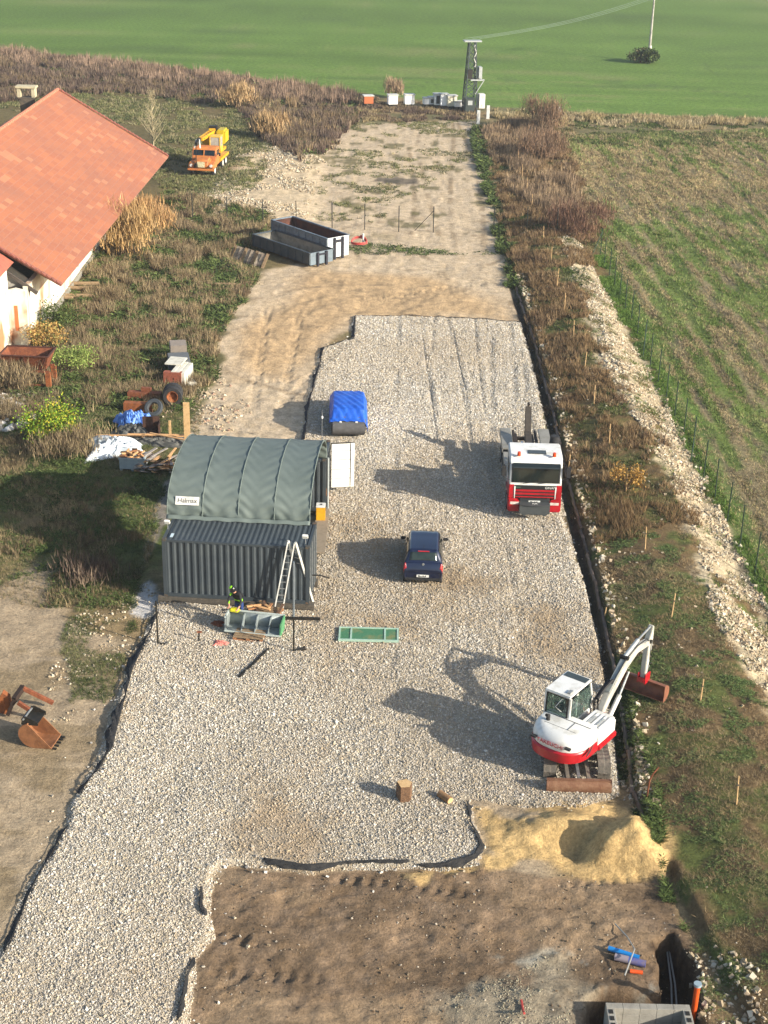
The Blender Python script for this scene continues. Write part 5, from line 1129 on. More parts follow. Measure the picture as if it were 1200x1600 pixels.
# ------------------------------------------------------------------ row of slabs and blocks
bx0 = [(279, 559, 'stone_slab', 'weathered brown grey slab resting at the back end of the row of blocks', (1.0, .9, .45), 'slab_brown', '7f756a', .75, .10),
       (280, 575, 'concrete_block', 'dark grey concrete block behind the white beams', (1.25, 1.6, .95), 'block_dark', '5c5f60', .0, 0)]
for px, py, nm, lab, d_, mm, cc, lift, tilt in bx0:
    x, y, z = GT(px, py + 6); o = B().box((0, 0, d_[2] / 2), d_, rx=tilt).ob(nm, mat(mm, cc, .9, 0, bump=.3), None, bevel=.03, loc=(x, y, z + lift), rz=R_(12)); tag(o, lab, 'block')
for k in range(3):
    x, y, z = GT(277 + k * 7, 598 + k * 1); o = B().box((0, 0, .45), (.26, 1.9, .9 if k < 2 else .86)).ob('concrete_beam', mat('beam_white', 'c8c4b4', .85, 0, 'a8a292', scale=3), None, bevel=.02, loc=(x, y + .3, z), rz=R_(-8))
    tag(o, ('left', 'middle', 'right')[k] + ' one of the three upright pale concrete beams in the row of blocks', 'beam', 'pale concrete beams')
x, y, z = GT(277, 592); o = B().box((0, 0, 0), (1.0, 1.3, .08)).ob('cover_slab', MATS['beam_white'], None, bevel=.01, loc=(x - .1, y + .4, z + .96), rz=R_(-8)); tag(o, 'flat pale slab lying on top of the concrete beams', 'slab')
x, y, z = GT(271, 604); b = B(); b.box((0, 0, .45), (1.05, .35, .9)); b.b2(-.3, -.18, -.2, -.17, .3, .6); b.b2(.1, .22, -.2, -.17, .3, .6); o = b.ob('brick_block', mat('brick_red', '8f4e38', .85, 0, '75402e', scale=6, bump=.3), None, loc=(x, y, z), rz=R_(-8)); tag(o, 'red brown block between the tyres and the pale beams', 'block')
o = B().box((0, 0, .12), (.55, .8, .2)).ob('stone_slab', MATS['beam_white'], None, bevel=.02, loc=GT(297, 600), rz=.5); tag(o, 'small pale slab lying on the ground right of the beams', 'slab')
def tyre(label, loc, r, wd, tilt, rz, rim=True, group='old tyres'):
    t = thing('tyre', label, 'tyre', loc, rz, group)
    b = B(); prof = [(r * .56, -wd * .35), (r * .62, -wd * .48), (r * .9, -wd * .5), (r, -wd * .32), (r, wd * .32), (r * .9, wd * .5), (r * .62, wd * .48), (r * .56, wd * .35), (r * .56, -wd * .35)]
    b.lathe(prof, 40, 'y', (0, 0, 0)); M = Matrix.Translation((0, 0, r * .98 * math.cos(tilt) + wd * .4 * math.sin(abs(tilt)))) @ Matrix.Rotation(tilt, 4, 'X'); b.v = [tuple(M @ Vector(v)) for v in b.v]; b.ob('rubber', BLACK if rim else mat('grey_rubber', '3c4042', .8), t)
    if rim:
        b = B(); b.lathe([(r * .56, -wd * .4), (r * .5, -wd * .3), (r * .3, wd * .1), (.06, wd * .12), (0, wd * .12)], 30, 'y'); b.lathe([(r * .57, -wd * .42), (r * .53, -wd * .45), (r * .5, -wd * .3)], 30, 'y'); b.v = [tuple(M @ Vector(v)) for v in b.v]; b.ob('rim', RUST2, t)
x, y, z = GT(270, 634)
tyre('large truck tyre with a rusty rim standing in front, nearest of the pair', (x, y, z), .56, .42, R_(-6), R_(5))
tyre('large tyre standing right behind the rusty rimmed tyre', (x - .05, y + .55, z), .56, .42, R_(-6), R_(5))
x, y, z = GT(240, 650); tyre('flat grey tyre leaning on rusty channels behind the blue tarpaulin', (x, y + .1, z), .52, .22, R_(-42), R_(-15), False)
for i, (px, py, ln, lab) in enumerate(((226, 627, 1.9, 'rusty steel channel lying farther from the blue tarpaulin'), (216, 644, 1.6, 'rusty orange steel channel right behind the blue tarpaulin'))):
    x, y, z = GT(px, py); b = B(); b.b2(-ln / 2, ln / 2, -.1, -.04, .02, .52); b.b2(-ln / 2, ln / 2, -.1, .45, .0, .06); b.b2(-ln / 2, ln / 2, -.04, .35, .46, .52)
    if i == 0: b.b2(-.2, .35, .1, .35, .52, .75)
    o = b.ob('steel_channel', (RUST, RUST2)[i], None, loc=(x, y, z), bevel=.01, rz=R_(-4)); tag(o, lab, 'steel channel', 'rusty channels by the tyres')

# crumpled sheets
def crumple(nm, label, cat, px, py, sx, sy, hh, m, seed, rz=0):
    x, y, z = GT(px, py); rs = np.random.default_rng(seed); ph = rs.uniform(0, 6, 12)
    def f(u, v):
        a, c = (u - .5) * 2, (v - .5) * 2; r = math.hypot(a, c); edge = 1 + .25 * math.sin(3 * math.atan2(c, a) + ph[0]) + .12 * math.sin(7 * math.atan2(c, a) + ph[1])
        w_ = abs(math.sin(a * 6 + ph[2] + 2 * math.sin(c * 4 + ph[3]))) * .5 + abs(math.sin(c * 9 + ph[4] + 1.5 * math.sin(a * 7 + ph[5]))) * .35 + .3 * abs(math.sin((a + c) * 13 + ph[6]))
        env = max(0, 1 - max(abs(a), abs(c)) ** 3)
        return (a * sx / 2 * edge, c * sy / 2 * edge, .02 + hh * env * (.25 + .75 * w_))
    b = B(); b.grid(f, 70, 50); o = b.ob(nm, m, None, loc=(x, y, z), rz=rz); o.data.set_sharp_from_angle(angle=R_(60)); return tag(o, label, cat)
crumple('blue_tarpaulin', 'crumpled light blue tarpaulin heaped between the tyre and the grey sheet', 'tarpaulin', 210, 664, 1.9, 1.2, .75, mat('tarp_lblue', '3a68b4', .45, 0, '6a94d0', scale=5, mix=(.4, .6)), 3)
crumple('grey_sheet', 'crumpled dark grey sheet lying in front of the blue tarpaulin', 'sheet', 210, 680, 1.9, 1.5, .6, mat('sheet_grey', '57564f', .6, 0, '3a3a38', scale=4), 5)
crumple('white_tarpaulin', 'crumpled white tarpaulin spread left of the wood pile', 'tarpaulin', 177, 702, 2.5, 2.4, .55, mat('tarp_white', 'cdd2d2', .5, 0, 'b4bcc0', scale=3), 8, .3)
crumple('grey_sheet', 'dark flattened sheet lying behind the plank pile', 'sheet', 252, 692, 2.6, 1.1, .3, MATS['sheet_grey'], 9)
t = thing('stove', 'rusty brown metal box filled with split wood beside the grey sheet', 'stove', GT(236, 687), R_(5))
b = B(); b.b2(-.45, .45, .5, .56, 0, 1.1); b.b2(.42, .47, -.3, .5, 0, .9); b.b2(-.45, .45, -.3, .5, .02, .08); b.ob('box', mat('stove_brown', '3f2a20', .8, .2, '5a3826', scale=4), t)
def log_bits(parent, nm, cx, cy, cz, w_, d_, n, L, cols, seed, r0=.03, r1=.06, flat=False):
    rr = random.Random(seed)
    for i in range(n):
        b = B(); a = rr.uniform(-.9, .9) + (1.57 if rr.random() < .4 else 0); x, y = cx + rr.uniform(-w_, w_), cy + rr.uniform(-d_, d_); z = cz + rr.uniform(0, 1) * (1 - abs(x - cx) / w_ * .6) * .35
        l = L * rr.uniform(.6, 1.1); b.box((x, y, z), (l, rr.uniform(.05, .1), rr.uniform(.04, .08)), rz=a, ry=rr.uniform(-.3, .3)); b.ob(nm, MATS[cols[i % len(cols)]], parent)
mat('wood_light', 'c89a68', .8); mat('wood_mid', '9a6a44', .85); mat('wood_dark', '5f4430', .85); mat('wood_grey', '9a9186', .85, 0, '7c7268'); mat('wood_grey2', '7a7066', .85)
log_bits(t, 'log', 0, .1, .15, .35, .3, 14, .45, ['wood_light', 'wood_dark', 'wood_grey'], 2)
t = thing('crate', 'grey plastic crate full of wood offcuts beside the white tarpaulin', 'crate', GT(209, 731), R_(-1))
b = B(); b.b2(-.62, .62, -.45, -.4, .12, .7); b.b2(-.62, .62, .4, .45, .12, .7); b.b2(-.62, -.57, -.4, .4, .12, .7); b.b2(.57, .62, -.4, .4, .12, .7); b.b2(-.6, .6, -.42, .42, .1, .15); b.b2(-.66, .66, -.49, -.45, .62, .72)
[b.b2(x_, x_ + .12, -.45, .45, 0, .1) for x_ in (-.6, -.06, .48)]; b.ob('box', mat('crate_grey', '8a9698', .6), t)
log_bits(t, 'offcut', 0, 0, .66, .5, .32, 26, .5, ['wood_light', 'wood_mid', 'wood_light', 'wood_dark'], 4)
# plank pile: every board a thing
rr = random.Random(5); px0, py0, pz0 = GT(252, 735)
for i in range(64):
    u = rr.uniform(0, 1); v = rr.uniform(0, 1); ln = rr.uniform(.7, 1.3)
    a = R_(rr.gauss(72, 12)); zz = .12 + .62 * v * rr.uniform(.6, 1)
    o = B().box((0, 0, 0), (ln, rr.uniform(.09, .17), .035)).ob('plank', MATS[('wood_grey', 'wood_grey2', 'wood_light', 'wood_grey', 'wood_dark')[i % 5] if v < .6 else ('wood_light', 'wood_grey')[i % 2]], None)
    o.location = (px0 - 1.15 + u * 2.5, py0 - .6 + v * 1.4, pz0 + zz); o.rotation_euler = (rr.uniform(-.2, .2), .45 - .5 * v, a)
    tag(o, 'short weathered plank in the loose pile left of the canopy', 'plank', 'planks in the loose pile')
for i, (p0, p1, lab) in enumerate((((150, 688), (300, 690), 'long thin batten lying across the back of the wood pile'), ((200, 692), (290, 694), 'long pale batten just in front of the thin batten'), ((235, 696), (300, 710), 'pale batten lying diagonally on the plank pile'))):
    a, c = GT(*p0), GT(*p1); o = B().bar((a[0], a[1], a[2] + .3 + .2 * i), (c[0], c[1], c[2] + .3 + .22 * i), .1, .05).ob('batten', MATS['wood_light'], None); tag(o, lab, 'batten', 'long battens on the wood pile')
o = B().box((0, 0, .4), (.12, .1, .85)).ob('wooden_post', WOODP, None, loc=GT(266, 680)); tag(o, 'short wooden post standing by the metal box', 'post')
for i, (px, py, ln, r_) in enumerate(((121, 455, 3.2, 0), (113, 467, 2.8, .04), (128, 448, 2.4, .1), (96, 470, 1.6, .0), (350, 450, 2.4, 0))):
    x, y, z = GT(px, py); o = B().cyl((-ln / 2, 0, .22), (ln / 2, 0, .24), .16, .13, n=9).ob('log', WOOD, None, loc=(x, y, z), rz=r_, bevel=.01)
    tag(o, ('brown log lying by the barn wall, farther of the two big ones', 'brown log lying by the barn wall, nearer of the two big ones', 'thin log behind the two logs at the barn wall', 'short log stub close to the barn wall', 'fallen log in the weeds left of the track')[i], 'log', 'logs in the weeds')
for i, (px, py) in enumerate(((68, 500), (95, 492))): pass

# ------------------------------------------------------------------ trough with pallets, person, ladders
tx, ty, tz = GT(394, 997); TR = R_(-9)
TG = mat('trough_grey', '8b9390', .5, .2, '6f7674', scale=3); TGR = mat('trough_green', '4f8a5c', .5, 0, '3f6f4c', scale=2)
t = thing('metal_trough', 'grey and green metal trough with dividers lying open towards the camera', 'trough', (tx - .0, ty + .1, .22), TR)
b = B(); b.b2(-1.12, 1.12, .0, .75, 0, .03); b.ob('base', TG, t); b = B(); b.add([(-1.12, .62, 0), (1.12, .62, 0), (1.12, .8, .55), (-1.12, .8, .55)], [(0, 1, 2, 3)]); b.ob('back', TG, t, thick=.02)
b = B(); b.prism([(0, 0), (.7, 0), (.85, .58), (.1, .5)], 1.1, 1.15, 'x'); b.ob('end_plate', TGR, t)
b = B(); b.prism([(0, 0), (.7, 0), (.85, .58), (.1, .5)], -1.15, -1.1, 'x'); b.ob('end_plate', TG, t)
[B().prism([(.02, 0), (.66, 0), (.78, .5), (.55, .5)], x_, x_ + .03, 'x').ob('divider', TG, t) for x_ in (-.5, .05, .6)]
b = B(); b.b2(-1.15, 1.15, .78, .84, .53, .58); b.b2(-1.15, 1.15, -.02, .02, 0, .06); b.b2(-1.17, -1.1, .1, .84, .55, .6); b.ob('rim', mat('rim_pale', 'b4bcb4', .5), t)
def pallet(label, loc, rz, tilt=0):
    t = thing('pallet', label, 'pallet', loc, rz, 'wooden pallets'); t.rotation_euler[0] = tilt
    b = B(); [b.b2(-.6, .6, -.4 + k * .16, -.29 + k * .16, .12, .145) for k in range(5)]; b.ob('top_boards', WOOD, t)
    b = B(); [b.b2(x_ - .06, x_ + .06, y_ - .06, y_ + .06, .022, .12) for x_ in (-.54, 0, .54) for y_ in (-.34, 0, .34)]; [b.b2(-.6, .6, y_ - .06, y_ + .06, 0, .022) for y_ in (-.34, 0, .34)]; b.ob('blocks', MATS['wood_mid'], t); return t
pallet('wooden pallet lying under the front of the trough', (tx - .1, ty + .1, .12), TR + .02)
pallet('wooden pallet lying behind the trough with loose offcuts on it', (tx + .45, ty + 1.5, .42), TR - .05)
pallet('second pallet under the one behind the trough', (tx + .4, ty + 1.5, .16), TR)
rr = random.Random(9)
for i in range(9):
    o = B().box((0, 0, 0), (rr.uniform(.4, .9), .1, .04)).ob('offcut', MATS[('wood_light', 'wood_mid', 'wood_dark')[i % 3]], None); o.location = (tx + .45 + rr.uniform(-.6, .7), ty + 1.6 + rr.uniform(-.3, .5), .6 + rr.uniform(0, .12)); o.rotation_euler = (rr.uniform(-.2, .2), rr.uniform(-.2, .2), rr.uniform(0, 3)); tag(o, 'short wood offcut on the pallet behind the trough', 'offcut', 'offcuts on the pallet')
t = thing('cloth_bag', 'bright yellow bag lying on the left end of the trough', 'bag', (tx - .78, ty + .98, .72), TR); B().box((0, 0, .1), (.42, .26, .16)).ob('bag_body', mat('bag_yellow', 'c8c020', .6), t, bevel=.06, seg=3); B().tube([(-.12, 0, .17), (-.08, 0, .27), (.08, 0, .27), (.12, 0, .17)], .015).ob('bag_handle', BLACK, t)
def skin_body(name, joints, edges, root, parent, mats, assign):
    me = bpy.data.meshes.new(name); me.from_pydata([j[0] for j in joints], [], []); 
    me = bpy.data.meshes.new(name); me.from_pydata([j[0] for j in joints], edges, []); o = bpy.data.objects.new(name, me); COL.objects.link(o)
    md = o.modifiers.new('skin', 'SKIN'); md.use_smooth_shade = True
    for i, j in enumerate(joints): me.skin_vertices[0].data[i].radius = j[1]
    me.skin_vertices[0].data[root].use_root = True
    sb = o.modifiers.new('sub', 'SUBSURF'); sb.levels = 2; sb.render_levels = 2
    dg = bpy.context.evaluated_depsgraph_get(); ev = bpy.data.meshes.new_from_object(o.evaluated_get(dg)); ev.materials.clear()
    for m_ in mats: ev.materials.append(m_)
    for p in ev.polygons: p.material_index = assign(p.center)
    ev.polygons.foreach_set('use_smooth', [True] * len(ev.polygons)); o.modifiers.clear(); o.data = ev; o.parent = parent; return o
def build_person():
    px_, py_ = tx - .62, ty + 1.25
    t = thing('person', 'person in a black and lime jacket bending over behind the left end of the trough', 'person', (px_, py_, .15), R_(-25))
    J = [((0, 0, .92), (.15, .12)), ((0, -.08, 1.12), (.16, .12)), ((.0, -.22, 1.32), (.19, .13)), ((0, -.3, 1.42), (.1, .08)), ((0, -.36, 1.49), (.055, .055)), ((0, -.43, 1.58), (.09, .1)), ((0, -.46, 1.66), (.085, .095)),
         ((-.11, 0, .86), (.1, .1)), ((-.13, -.06, .48), (.065, .07)), ((-.13, .02, .08), (.045, .05)), ((-.13, -.14, .03), (.045, .035)),
         ((.11, 0, .86), (.1, .1)), ((.14, -.08, .48), (.065, .07)), ((.14, -.0, .08), (.045, .05)), ((.14, -.16, .03), (.045, .035)),
         ((-.2, -.26, 1.38), (.07, .07)), ((-.27, -.38, 1.12), (.05, .05)), ((-.14, -.56, .96), (.036, .036)), ((-.11, -.62, .93), (.04, .022)),
         ((.2, -.26, 1.38), (.07, .07)), ((.32, -.4, 1.14), (.05, .05)), ((.34, -.62, 1.0), (.036, .036)), ((.34, -.7, .97), (.04, .022))]
    E = [(0, 1), (1, 2), (2, 3), (3, 4), (4, 5), (5, 6), (0, 7), (7, 8), (8, 9), (9, 10), (0, 11), (11, 12), (12, 13), (13, 14), (2, 15), (15, 16), (16, 17), (17, 18), (2, 19), (19, 20), (20, 21), (21, 22)]
    # five fingers on each hand
    for h in (18, 22):
        hx, hy, hz_ = J[h][0]
        for k, (dx, l) in enumerate(((-.03, .07), (-.01, .08), (.012, .075), (.032, .06), (-.05, .045))):
            i = len(J); th = k == 4; J.append(((hx + dx, hy - (.03 if not th else .0), hz_ - .01), (.011, .011))); J.append(((hx + dx * 1.2, hy - .03 - l, hz_ - .03), (.009, .009))); E += [(h, i), (i, i + 1)]
    SK = mat('skin', 'c08a6c', .6); BJ = mat('jacket_black', '121416', .8); BT = mat('trousers_blue', '1c3468', .8); LM = mat('lime_patch', '86c414', .6); BO = mat('boots', '2a2420', .8)
    def asg(c):
        if c.z > 1.5: return 0
        if c.y < -.53 and c.z < 1.06: return 0
        if c.z < .14: return 4
        if c.z < .92 and c.y > -.35: return 2
        if abs(c.x) > .12 and 1.3 < c.z < 1.5 and c.y > -.36 and c.x < 0: return 3
        if 1.02 < c.z < 1.1 and abs(c.x) < .2: return 3
        return 1
    skin_body('body', J, E, 0, t, [SK, BJ, BT, LM, BO], asg)
    b = B(); b.lathe([(0, .16), (.07, .145), (.11, .1), (.128, .04), (.13, 0), (.15, -.015), (.15, -.025), (.125, -.02)], 22); b.v = [tuple(Matrix.Translation((0, -.47, 1.68)) @ Matrix.Rotation(.5, 4, 'X') @ Vector(v)) for v in b.v]; h = b.ob('helmet', mat('helmet_black', '141618', .3, coat=.5), t)
    b = B(); b.lathe([(0, .168), (.06, .155), (.085, .135)], 14); b.v = [tuple(Matrix.Translation((-.02, -.47, 1.68)) @ Matrix.Rotation(.5, 4, 'X') @ Matrix.Rotation(-.35, 4, 'Y') @ Vector(v)) for v in b.v]; b.ob('helmet_stripe', LM, h)
    b = B(); b.box((0, -.56, 1.585), (.1, .03, .02)); b.box((-.033, -.535, 1.615), (.022, .02, .014)); b.box((.033, -.535, 1.615), (.022, .02, .014)); b.ob('face_shade', mat('visor_dark', '20242a', .2), t, bevel=.005)
    b = B(); b.lathe([(0, .18), (.12, .16), (.17, .05), (.16, -.12), (.1, -.2), (0, -.22)], 14); b.v = [tuple(Matrix.Translation((0, .0, 1.24)) @ Matrix.Rotation(.5, 4, 'X') @ Vector((v[0] * 1.1, v[1] * .6, v[2]))) for v in b.v]; b.ob('backpack', BJ, t)
build_person()
def ladder(label, base, top, wid, m, n, rail=.05, rz=0, face=(1, 0, 0)):
    a, c = Vector(base), Vector(top); s = Vector(face).normalized() * wid / 2
    t = thing('ladder', label, 'ladder', a, 0, 'ladders propped by the container')
    for q in (-1, 1): b = B(); b.bar(s * q * 1.0, (c - a) + s * q * .8, rail, .08); b.ob('rail', m, t)
    b = B(); [b.bar(((c - a) * (k / n)) - s, ((c - a) * (k / n)) + s, .03, .035) for k in range(1, n)]; b.ob('rungs', STEEL, t)
lx, ly = G(455, 848, 3.25)
fx, fy = G(434, 960, 0.1); ladder('narrow ladder leaning from behind the trough up to the container roof, left one', (fx, fy, .1), (lx, ly, 3.25), .34, WHITEM, 11)
fx, fy = G(484, 946, 0.1); ladder('broad white ladder standing right of the narrow one, spread out towards the container corner', (fx, fy, .1), (lx + .02, ly + .06, 3.28), .42, mat('ladder_white', 'c8c6ba', .5, 0, 'a8a598'), 12, .09, face=(.9, -.4, 0))
def cranked():
    x, y = G(459, 1022)
    t = thing('support_pole', 'tall dark pole with a horizontal steel beam, standing in the gravel before the ladders', 'pole', (x, y, .08))
    B().cyl((0, 0, -.1), (0, .0, 1.6), .035, n=10).ob('lower_tube', DARKM, t); B().cyl((0, 0, 1.6), (0, .02, 3.95), .045, n=10).ob('upper_tube', mat('tube_grey', '7c8488', .4, .5), t)
    B().box((.35, 0, 1.52), (1.35, .08, .12)).ob('cross_beam', DARKM, t, bevel=.01); B().cyl((0, 0, 0), (0, 0, .03), .22, n=14).ob('foot_plate', DARKM, t)
    B().tube([(.0, 0, .08), (.25, .05, .1), (.45, .12, .14)], [.05, .05, .09]).ob('foot_lever', DARKM, t)
    x, y = G(247, 1010); t = thing('support_pole', 'thin dark pole standing at the left corner of the front container', 'pole', (x, y, .08))
    B().cyl((0, 0, -.1), (0, 0, 1.95), .035, n=8).ob('tube', DARKM, t); B().tube([(0, 0, .05), (.3, -.05, .06), (.42, .05, .1)], .05).ob('foot', DARKM, t)
    t = thing('steel_bar', 'dark steel bar lying on the gravel in front of the trough', 'bar', (*G(396, 1043), .16))
    a, c = G(420, 1019), G(374, 1063); m_ = Vector(((a[0] + c[0]) / 2, (a[1] + c[1]) / 2, 0)); t.location = (m_.x, m_.y, .16)
    B().bar((a[0] - m_.x, a[1] - m_.y, 0), (c[0] - m_.x, c[1] - m_.y, 0), .09, .06).ob('bar', DARKM, t); 
cranked()
x, y, z = GT(576, 994); t = thing('green_panel', 'green steel panel with a pale frame lying flat on the gravel', 'panel', (x, y, z + .06), R_(0))
B().box((0, 0, 0), (2.25, .95, .06)).ob('sheet', mat('panel_green', '3f6f4c', .6, 0, '8a7a48', scale=1.6, mix=(.5, .8)), t)
b = B(); b.b2(-1.2, 1.2, -.52, -.45, -.03, .06); b.b2(-1.2, 1.2, .45, .52, -.03, .06); [b.b2(x_ - .035, x_ + .035, -.45, .45, -.03, .055) for x_ in (-1.16, -.7, .65, 1.16)]; b.ob('frame', mat('frame_mint', '9ab4a0', .5), t)
x, y, z = GT(632, 1247); t = thing('wood_block', 'brown split tree stump standing on the gravel', 'stump', (x, y, z - .03), .3); B().prism([(-.22, -.2), (.1, -.26), (.26, .02), (.12, .25), (-.24, .2)], 0, .62, 'z').ob('stump_body', mat('stump', '6a4e36', .85, 0, '4f3826', scale=6, bump=.4), t, bevel=.02); B().prism([(-.2, -.18), (.09, -.24), (.24, .02), (.11, .23), (-.22, .18)], .62, .625, 'z').ob('cut_face', WOODP, t)
x, y, z = GT(695, 1250); t = thing('log', 'short round log lying on the gravel right of the stump', 'log', (x, y, z + .12), R_(-50)); B().cyl((-.27, 0, 0), (.27, 0, 0), .13, n=12).ob('log_body', mat('log_tan', '8a6844', .85, 0, '6f5236', scale=6), t, bevel=.01); B().cyl((.27, 0, 0), (.273, 0, 0), .115, n=12).ob('cut_face', WOODP, t)
for i, (px, py) in enumerate(((147, 1180),)): pass
crumple('red_cloth', 'small faded red rag lying on the gravel left of the trough', 'rag', 345, 1006, .5, .35, .1, mat('rag_red', 'c8786a', .8), 12)
crumple('rust_scrap', 'small rusty scrap lying left of the trough in its shadow', 'scrap', 340, 976, .45, .35, .14, RUST, 13)
t = thing('clamp', 'small dark clamp standing on the gravel at the left', 'clamp', GT(311, 1002)); B().cyl((0, 0, 0), (0, 0, .4), .03, n=6).ob('stem', DARKM, t); B().box((.02, 0, .42), (.2, .06, .06)).ob('jaw', RUST, t)

# ------------------------------------------------------------------ excavator attachments on the bare soil
t = thing('digging_bucket', 'rusty brown digger bucket lying on the bare soil, mouth to the right', 'bucket', GT(62, 1160), R_(-10))
R = .55; arc = [(-.05 - R * math.cos(a) * 1.0, .5 + R * .9 * math.sin(a)) for a in [R_(70 - i * 16) for i in range(11)]]; arc += [(.6, .06)]
inner = [(p[0] * .93 + .02, .5 + (p[1] - .5) * .93) for p in arc]
b = B(); b.prism(arc + inner[::-1], -.35, .5, 'y'); BRM = mat('bucket_rust', '8a5c3a', .75, .2, '6a4428', scale=3, bump=.2); b.ob('shell', BRM, t)
for y_ in (-.38, .5): B().prism(arc, y_, y_ + .03, 'y').ob('side_plate', BRM, t)
for y_ in (-.3, .42): B().prism([(-.5, .86), (-.42, 1.16), (-.3, 1.2), (.12, 1.02), (.12, .88)], y_, y_ + .05, 'y').ob('ear_bracket', DARKM, t, bevel=.008)
B().box((-.2, .08, .98), (.62, .66, .03), ry=.12).ob('top_plate', DARKM, t); B().cyl((-.38, -.35, 1.1), (-.38, .5, 1.1), .035).ob('pin', STEEL, t)
b = B(); [b.bar((.55, y_, .05), (.75, y_, .03), .07, .04) for y_ in (-.3, -.1, .1, .3, .45)]; b.ob('teeth', DARKM, t)
t = thing('lifting_frame', 'rusty lifting frame with two long arms lying left of the digger bucket', 'attachment', GT(20, 1120), R_(0))
def fg(px, py, z): a = G(px, py, z); return (a[0] - t.location.x, a[1] - t.location.y, z)
b = B(); b.bar(fg(36, 1075, .9), fg(83, 1098, .25), .12, .14); b.bar(fg(28, 1097, .7), fg(60, 1118, .2), .12, .14); b.ob('arm', RUST, t)
b = B(); b.bar(fg(36, 1073, .9), fg(22, 1093, .75), .16, .2); b.bar(fg(22, 1093, .75), fg(12, 1117, .1), .1, .14); b.bar(fg(28, 1090, .7), fg(16, 1105, .3), .1, .1); b.ob('yoke', mat('yoke_dark', '2e2018', .8, .2), t)
b = B(); q = fg(11, 1100, .35); b.prism([(-.28, -.3), (-.05, -.35), (.16, -.1), (.12, .35), (-.1, .55), (-.3, .2)], -.12, .12, 'y', Matrix.Translation(q)); b.ob('plate', RUST2, t)

# ------------------------------------------------------------------ pipes, trench things
def pipe(label, p0, p1, r, m, gap, extra=None):
    a, c = GT(*p0), GT(*p1); mid = ((a[0] + c[0]) / 2, (a[1] + c[1]) / 2, max(a[2], c[2]) + r + gap)
    t = thing('plastic_pipe', label, 'pipe', mid, 0, 'plastic pipes beside the trench'); v = Vector((a[0] - mid[0], a[1] - mid[1], 0))
    b = B(); n_ = 18; b.lathe([(r, -v.length), (r, v.length), (r * .86, v.length), (r * .86, -v.length), (r, -v.length)], n_, 'x'); q = math.atan2(v.y, v.x); b.v = [tuple(Matrix.Rotation(q, 3, 'Z') @ Vector(v_)) for v_ in b.v]; b.ob('tube', m, t)
    if extra: b = B(); b.lathe([(r * 1.04, v.length * .1), (r * 1.04, v.length * 1.0)], n_, 'x'); b.v = [tuple(Matrix.Rotation(q, 3, 'Z') @ Vector(v_)) for v_ in b.v]; b.ob('sleeve', extra, t)
pipe('sky blue pipe, farthest of the three pipes by the trench', (950, 1487), (998, 1501), .075, mat('pipe_blue', '1c7cc0', .35), .03)
pipe('dark blue pipe with grey sleeve, middle of the three pipes by the trench', (960, 1500), (1008, 1512), .105, mat('pipe_navy', '3a4f96', .4, 0, '7a6a70', scale=4), .02, mat('pipe_sleeve', '8a7f84', .6))
pipe('short orange pipe, nearest of the three pipes by the trench', (984, 1521), (1004, 1524), .06, mat('pipe_orange', 'd0521c', .4), .03)
px_, py_ = G(1080, 1600, -.6); t = thing('standpipe', 'upright orange drain pipe with a grey cap beside the concrete pit', 'drain pipe', (px_ + .05, py_ + .1, -1.0))
qx, qy = G(1090, 1540, .85); B().cyl((0, 0, 0), (qx - px_ - .05, qy - py_ - .1, 1.85), .08, n=16).ob('tube', MATS['pipe_orange'], t)
B().cyl((qx - px_ - .05, qy - py_ - .1, 1.85), (qx - px_ - .05, qy - py_ - .1, 1.93), .11, n=16).ob('cap', mat('cap_grey', '8a9aa0', .4), t)
def block_pit():
    (ax, ay), (bx, by) = G(946, 1566, .45), G(1078, 1572, .45); wd = bx - ax
    t = thing('block_shaft', 'square shaft of hollow grey concrete blocks standing in the pit', 'shaft', (ax, ay - 2.2, -.9), 0); H_ = 1.35; w_ = .22
    HB = mat('hollow_block', '8f8a7e', .9, 0, '7a756a', scale=2, bump=.25)
    for wi, (nm, c) in enumerate((('block_wall', (0, wd, 2.2 - w_, 2.2)), ('block_wall', (0, w_, 0, 2.2 - w_)), ('block_wall', (wd - w_, wd, 0, 2.2 - w_)), ('block_wall', (w_, wd - w_, 0, w_)))):
        b = B(); x0, x1, y0, y1 = c
        for r_ in range(6):
            alongx = (x1 - x0) > (y1 - y0); L_ = (x1 - x0) if alongx else (y1 - y0); n_ = max(1, round(L_ / .5))
            for k in range(n_):
                z0 = r_ * .225; a_, e_ = k * L_ / n_ + .004, (k + 1) * L_ / n_ - .004
                if alongx: b.b2(x0 + a_, x0 + e_, y0, y1, z0, z0 + .219)
                else: b.b2(x0, x1, y0 + a_, y0 + e_, z0, z0 + .219)
        o = b.ob(nm, HB, t, bevel=.006, seg=1)
        b = B()
        if wi in (0, 3): continue
        L_ = max(x1 - x0, y1 - y0); n_ = max(1, round(L_ / .25))
        for k in range(n_):
            if wi in (0, 3): break
            f_ = (k + .5) / n_
            if (x1 - x0) > (y1 - y0): b.box((x0 + f_ * L_, (y0 + y1) / 2, 1.352), (.15, .11, .012))
            else: b.box(((x0 + x1) / 2, y0 + f_ * L_, 1.352), (.11, .15, .012))
        b.ob('block_core', mat('core_dark', '17140f', .95), o)
block_pit()
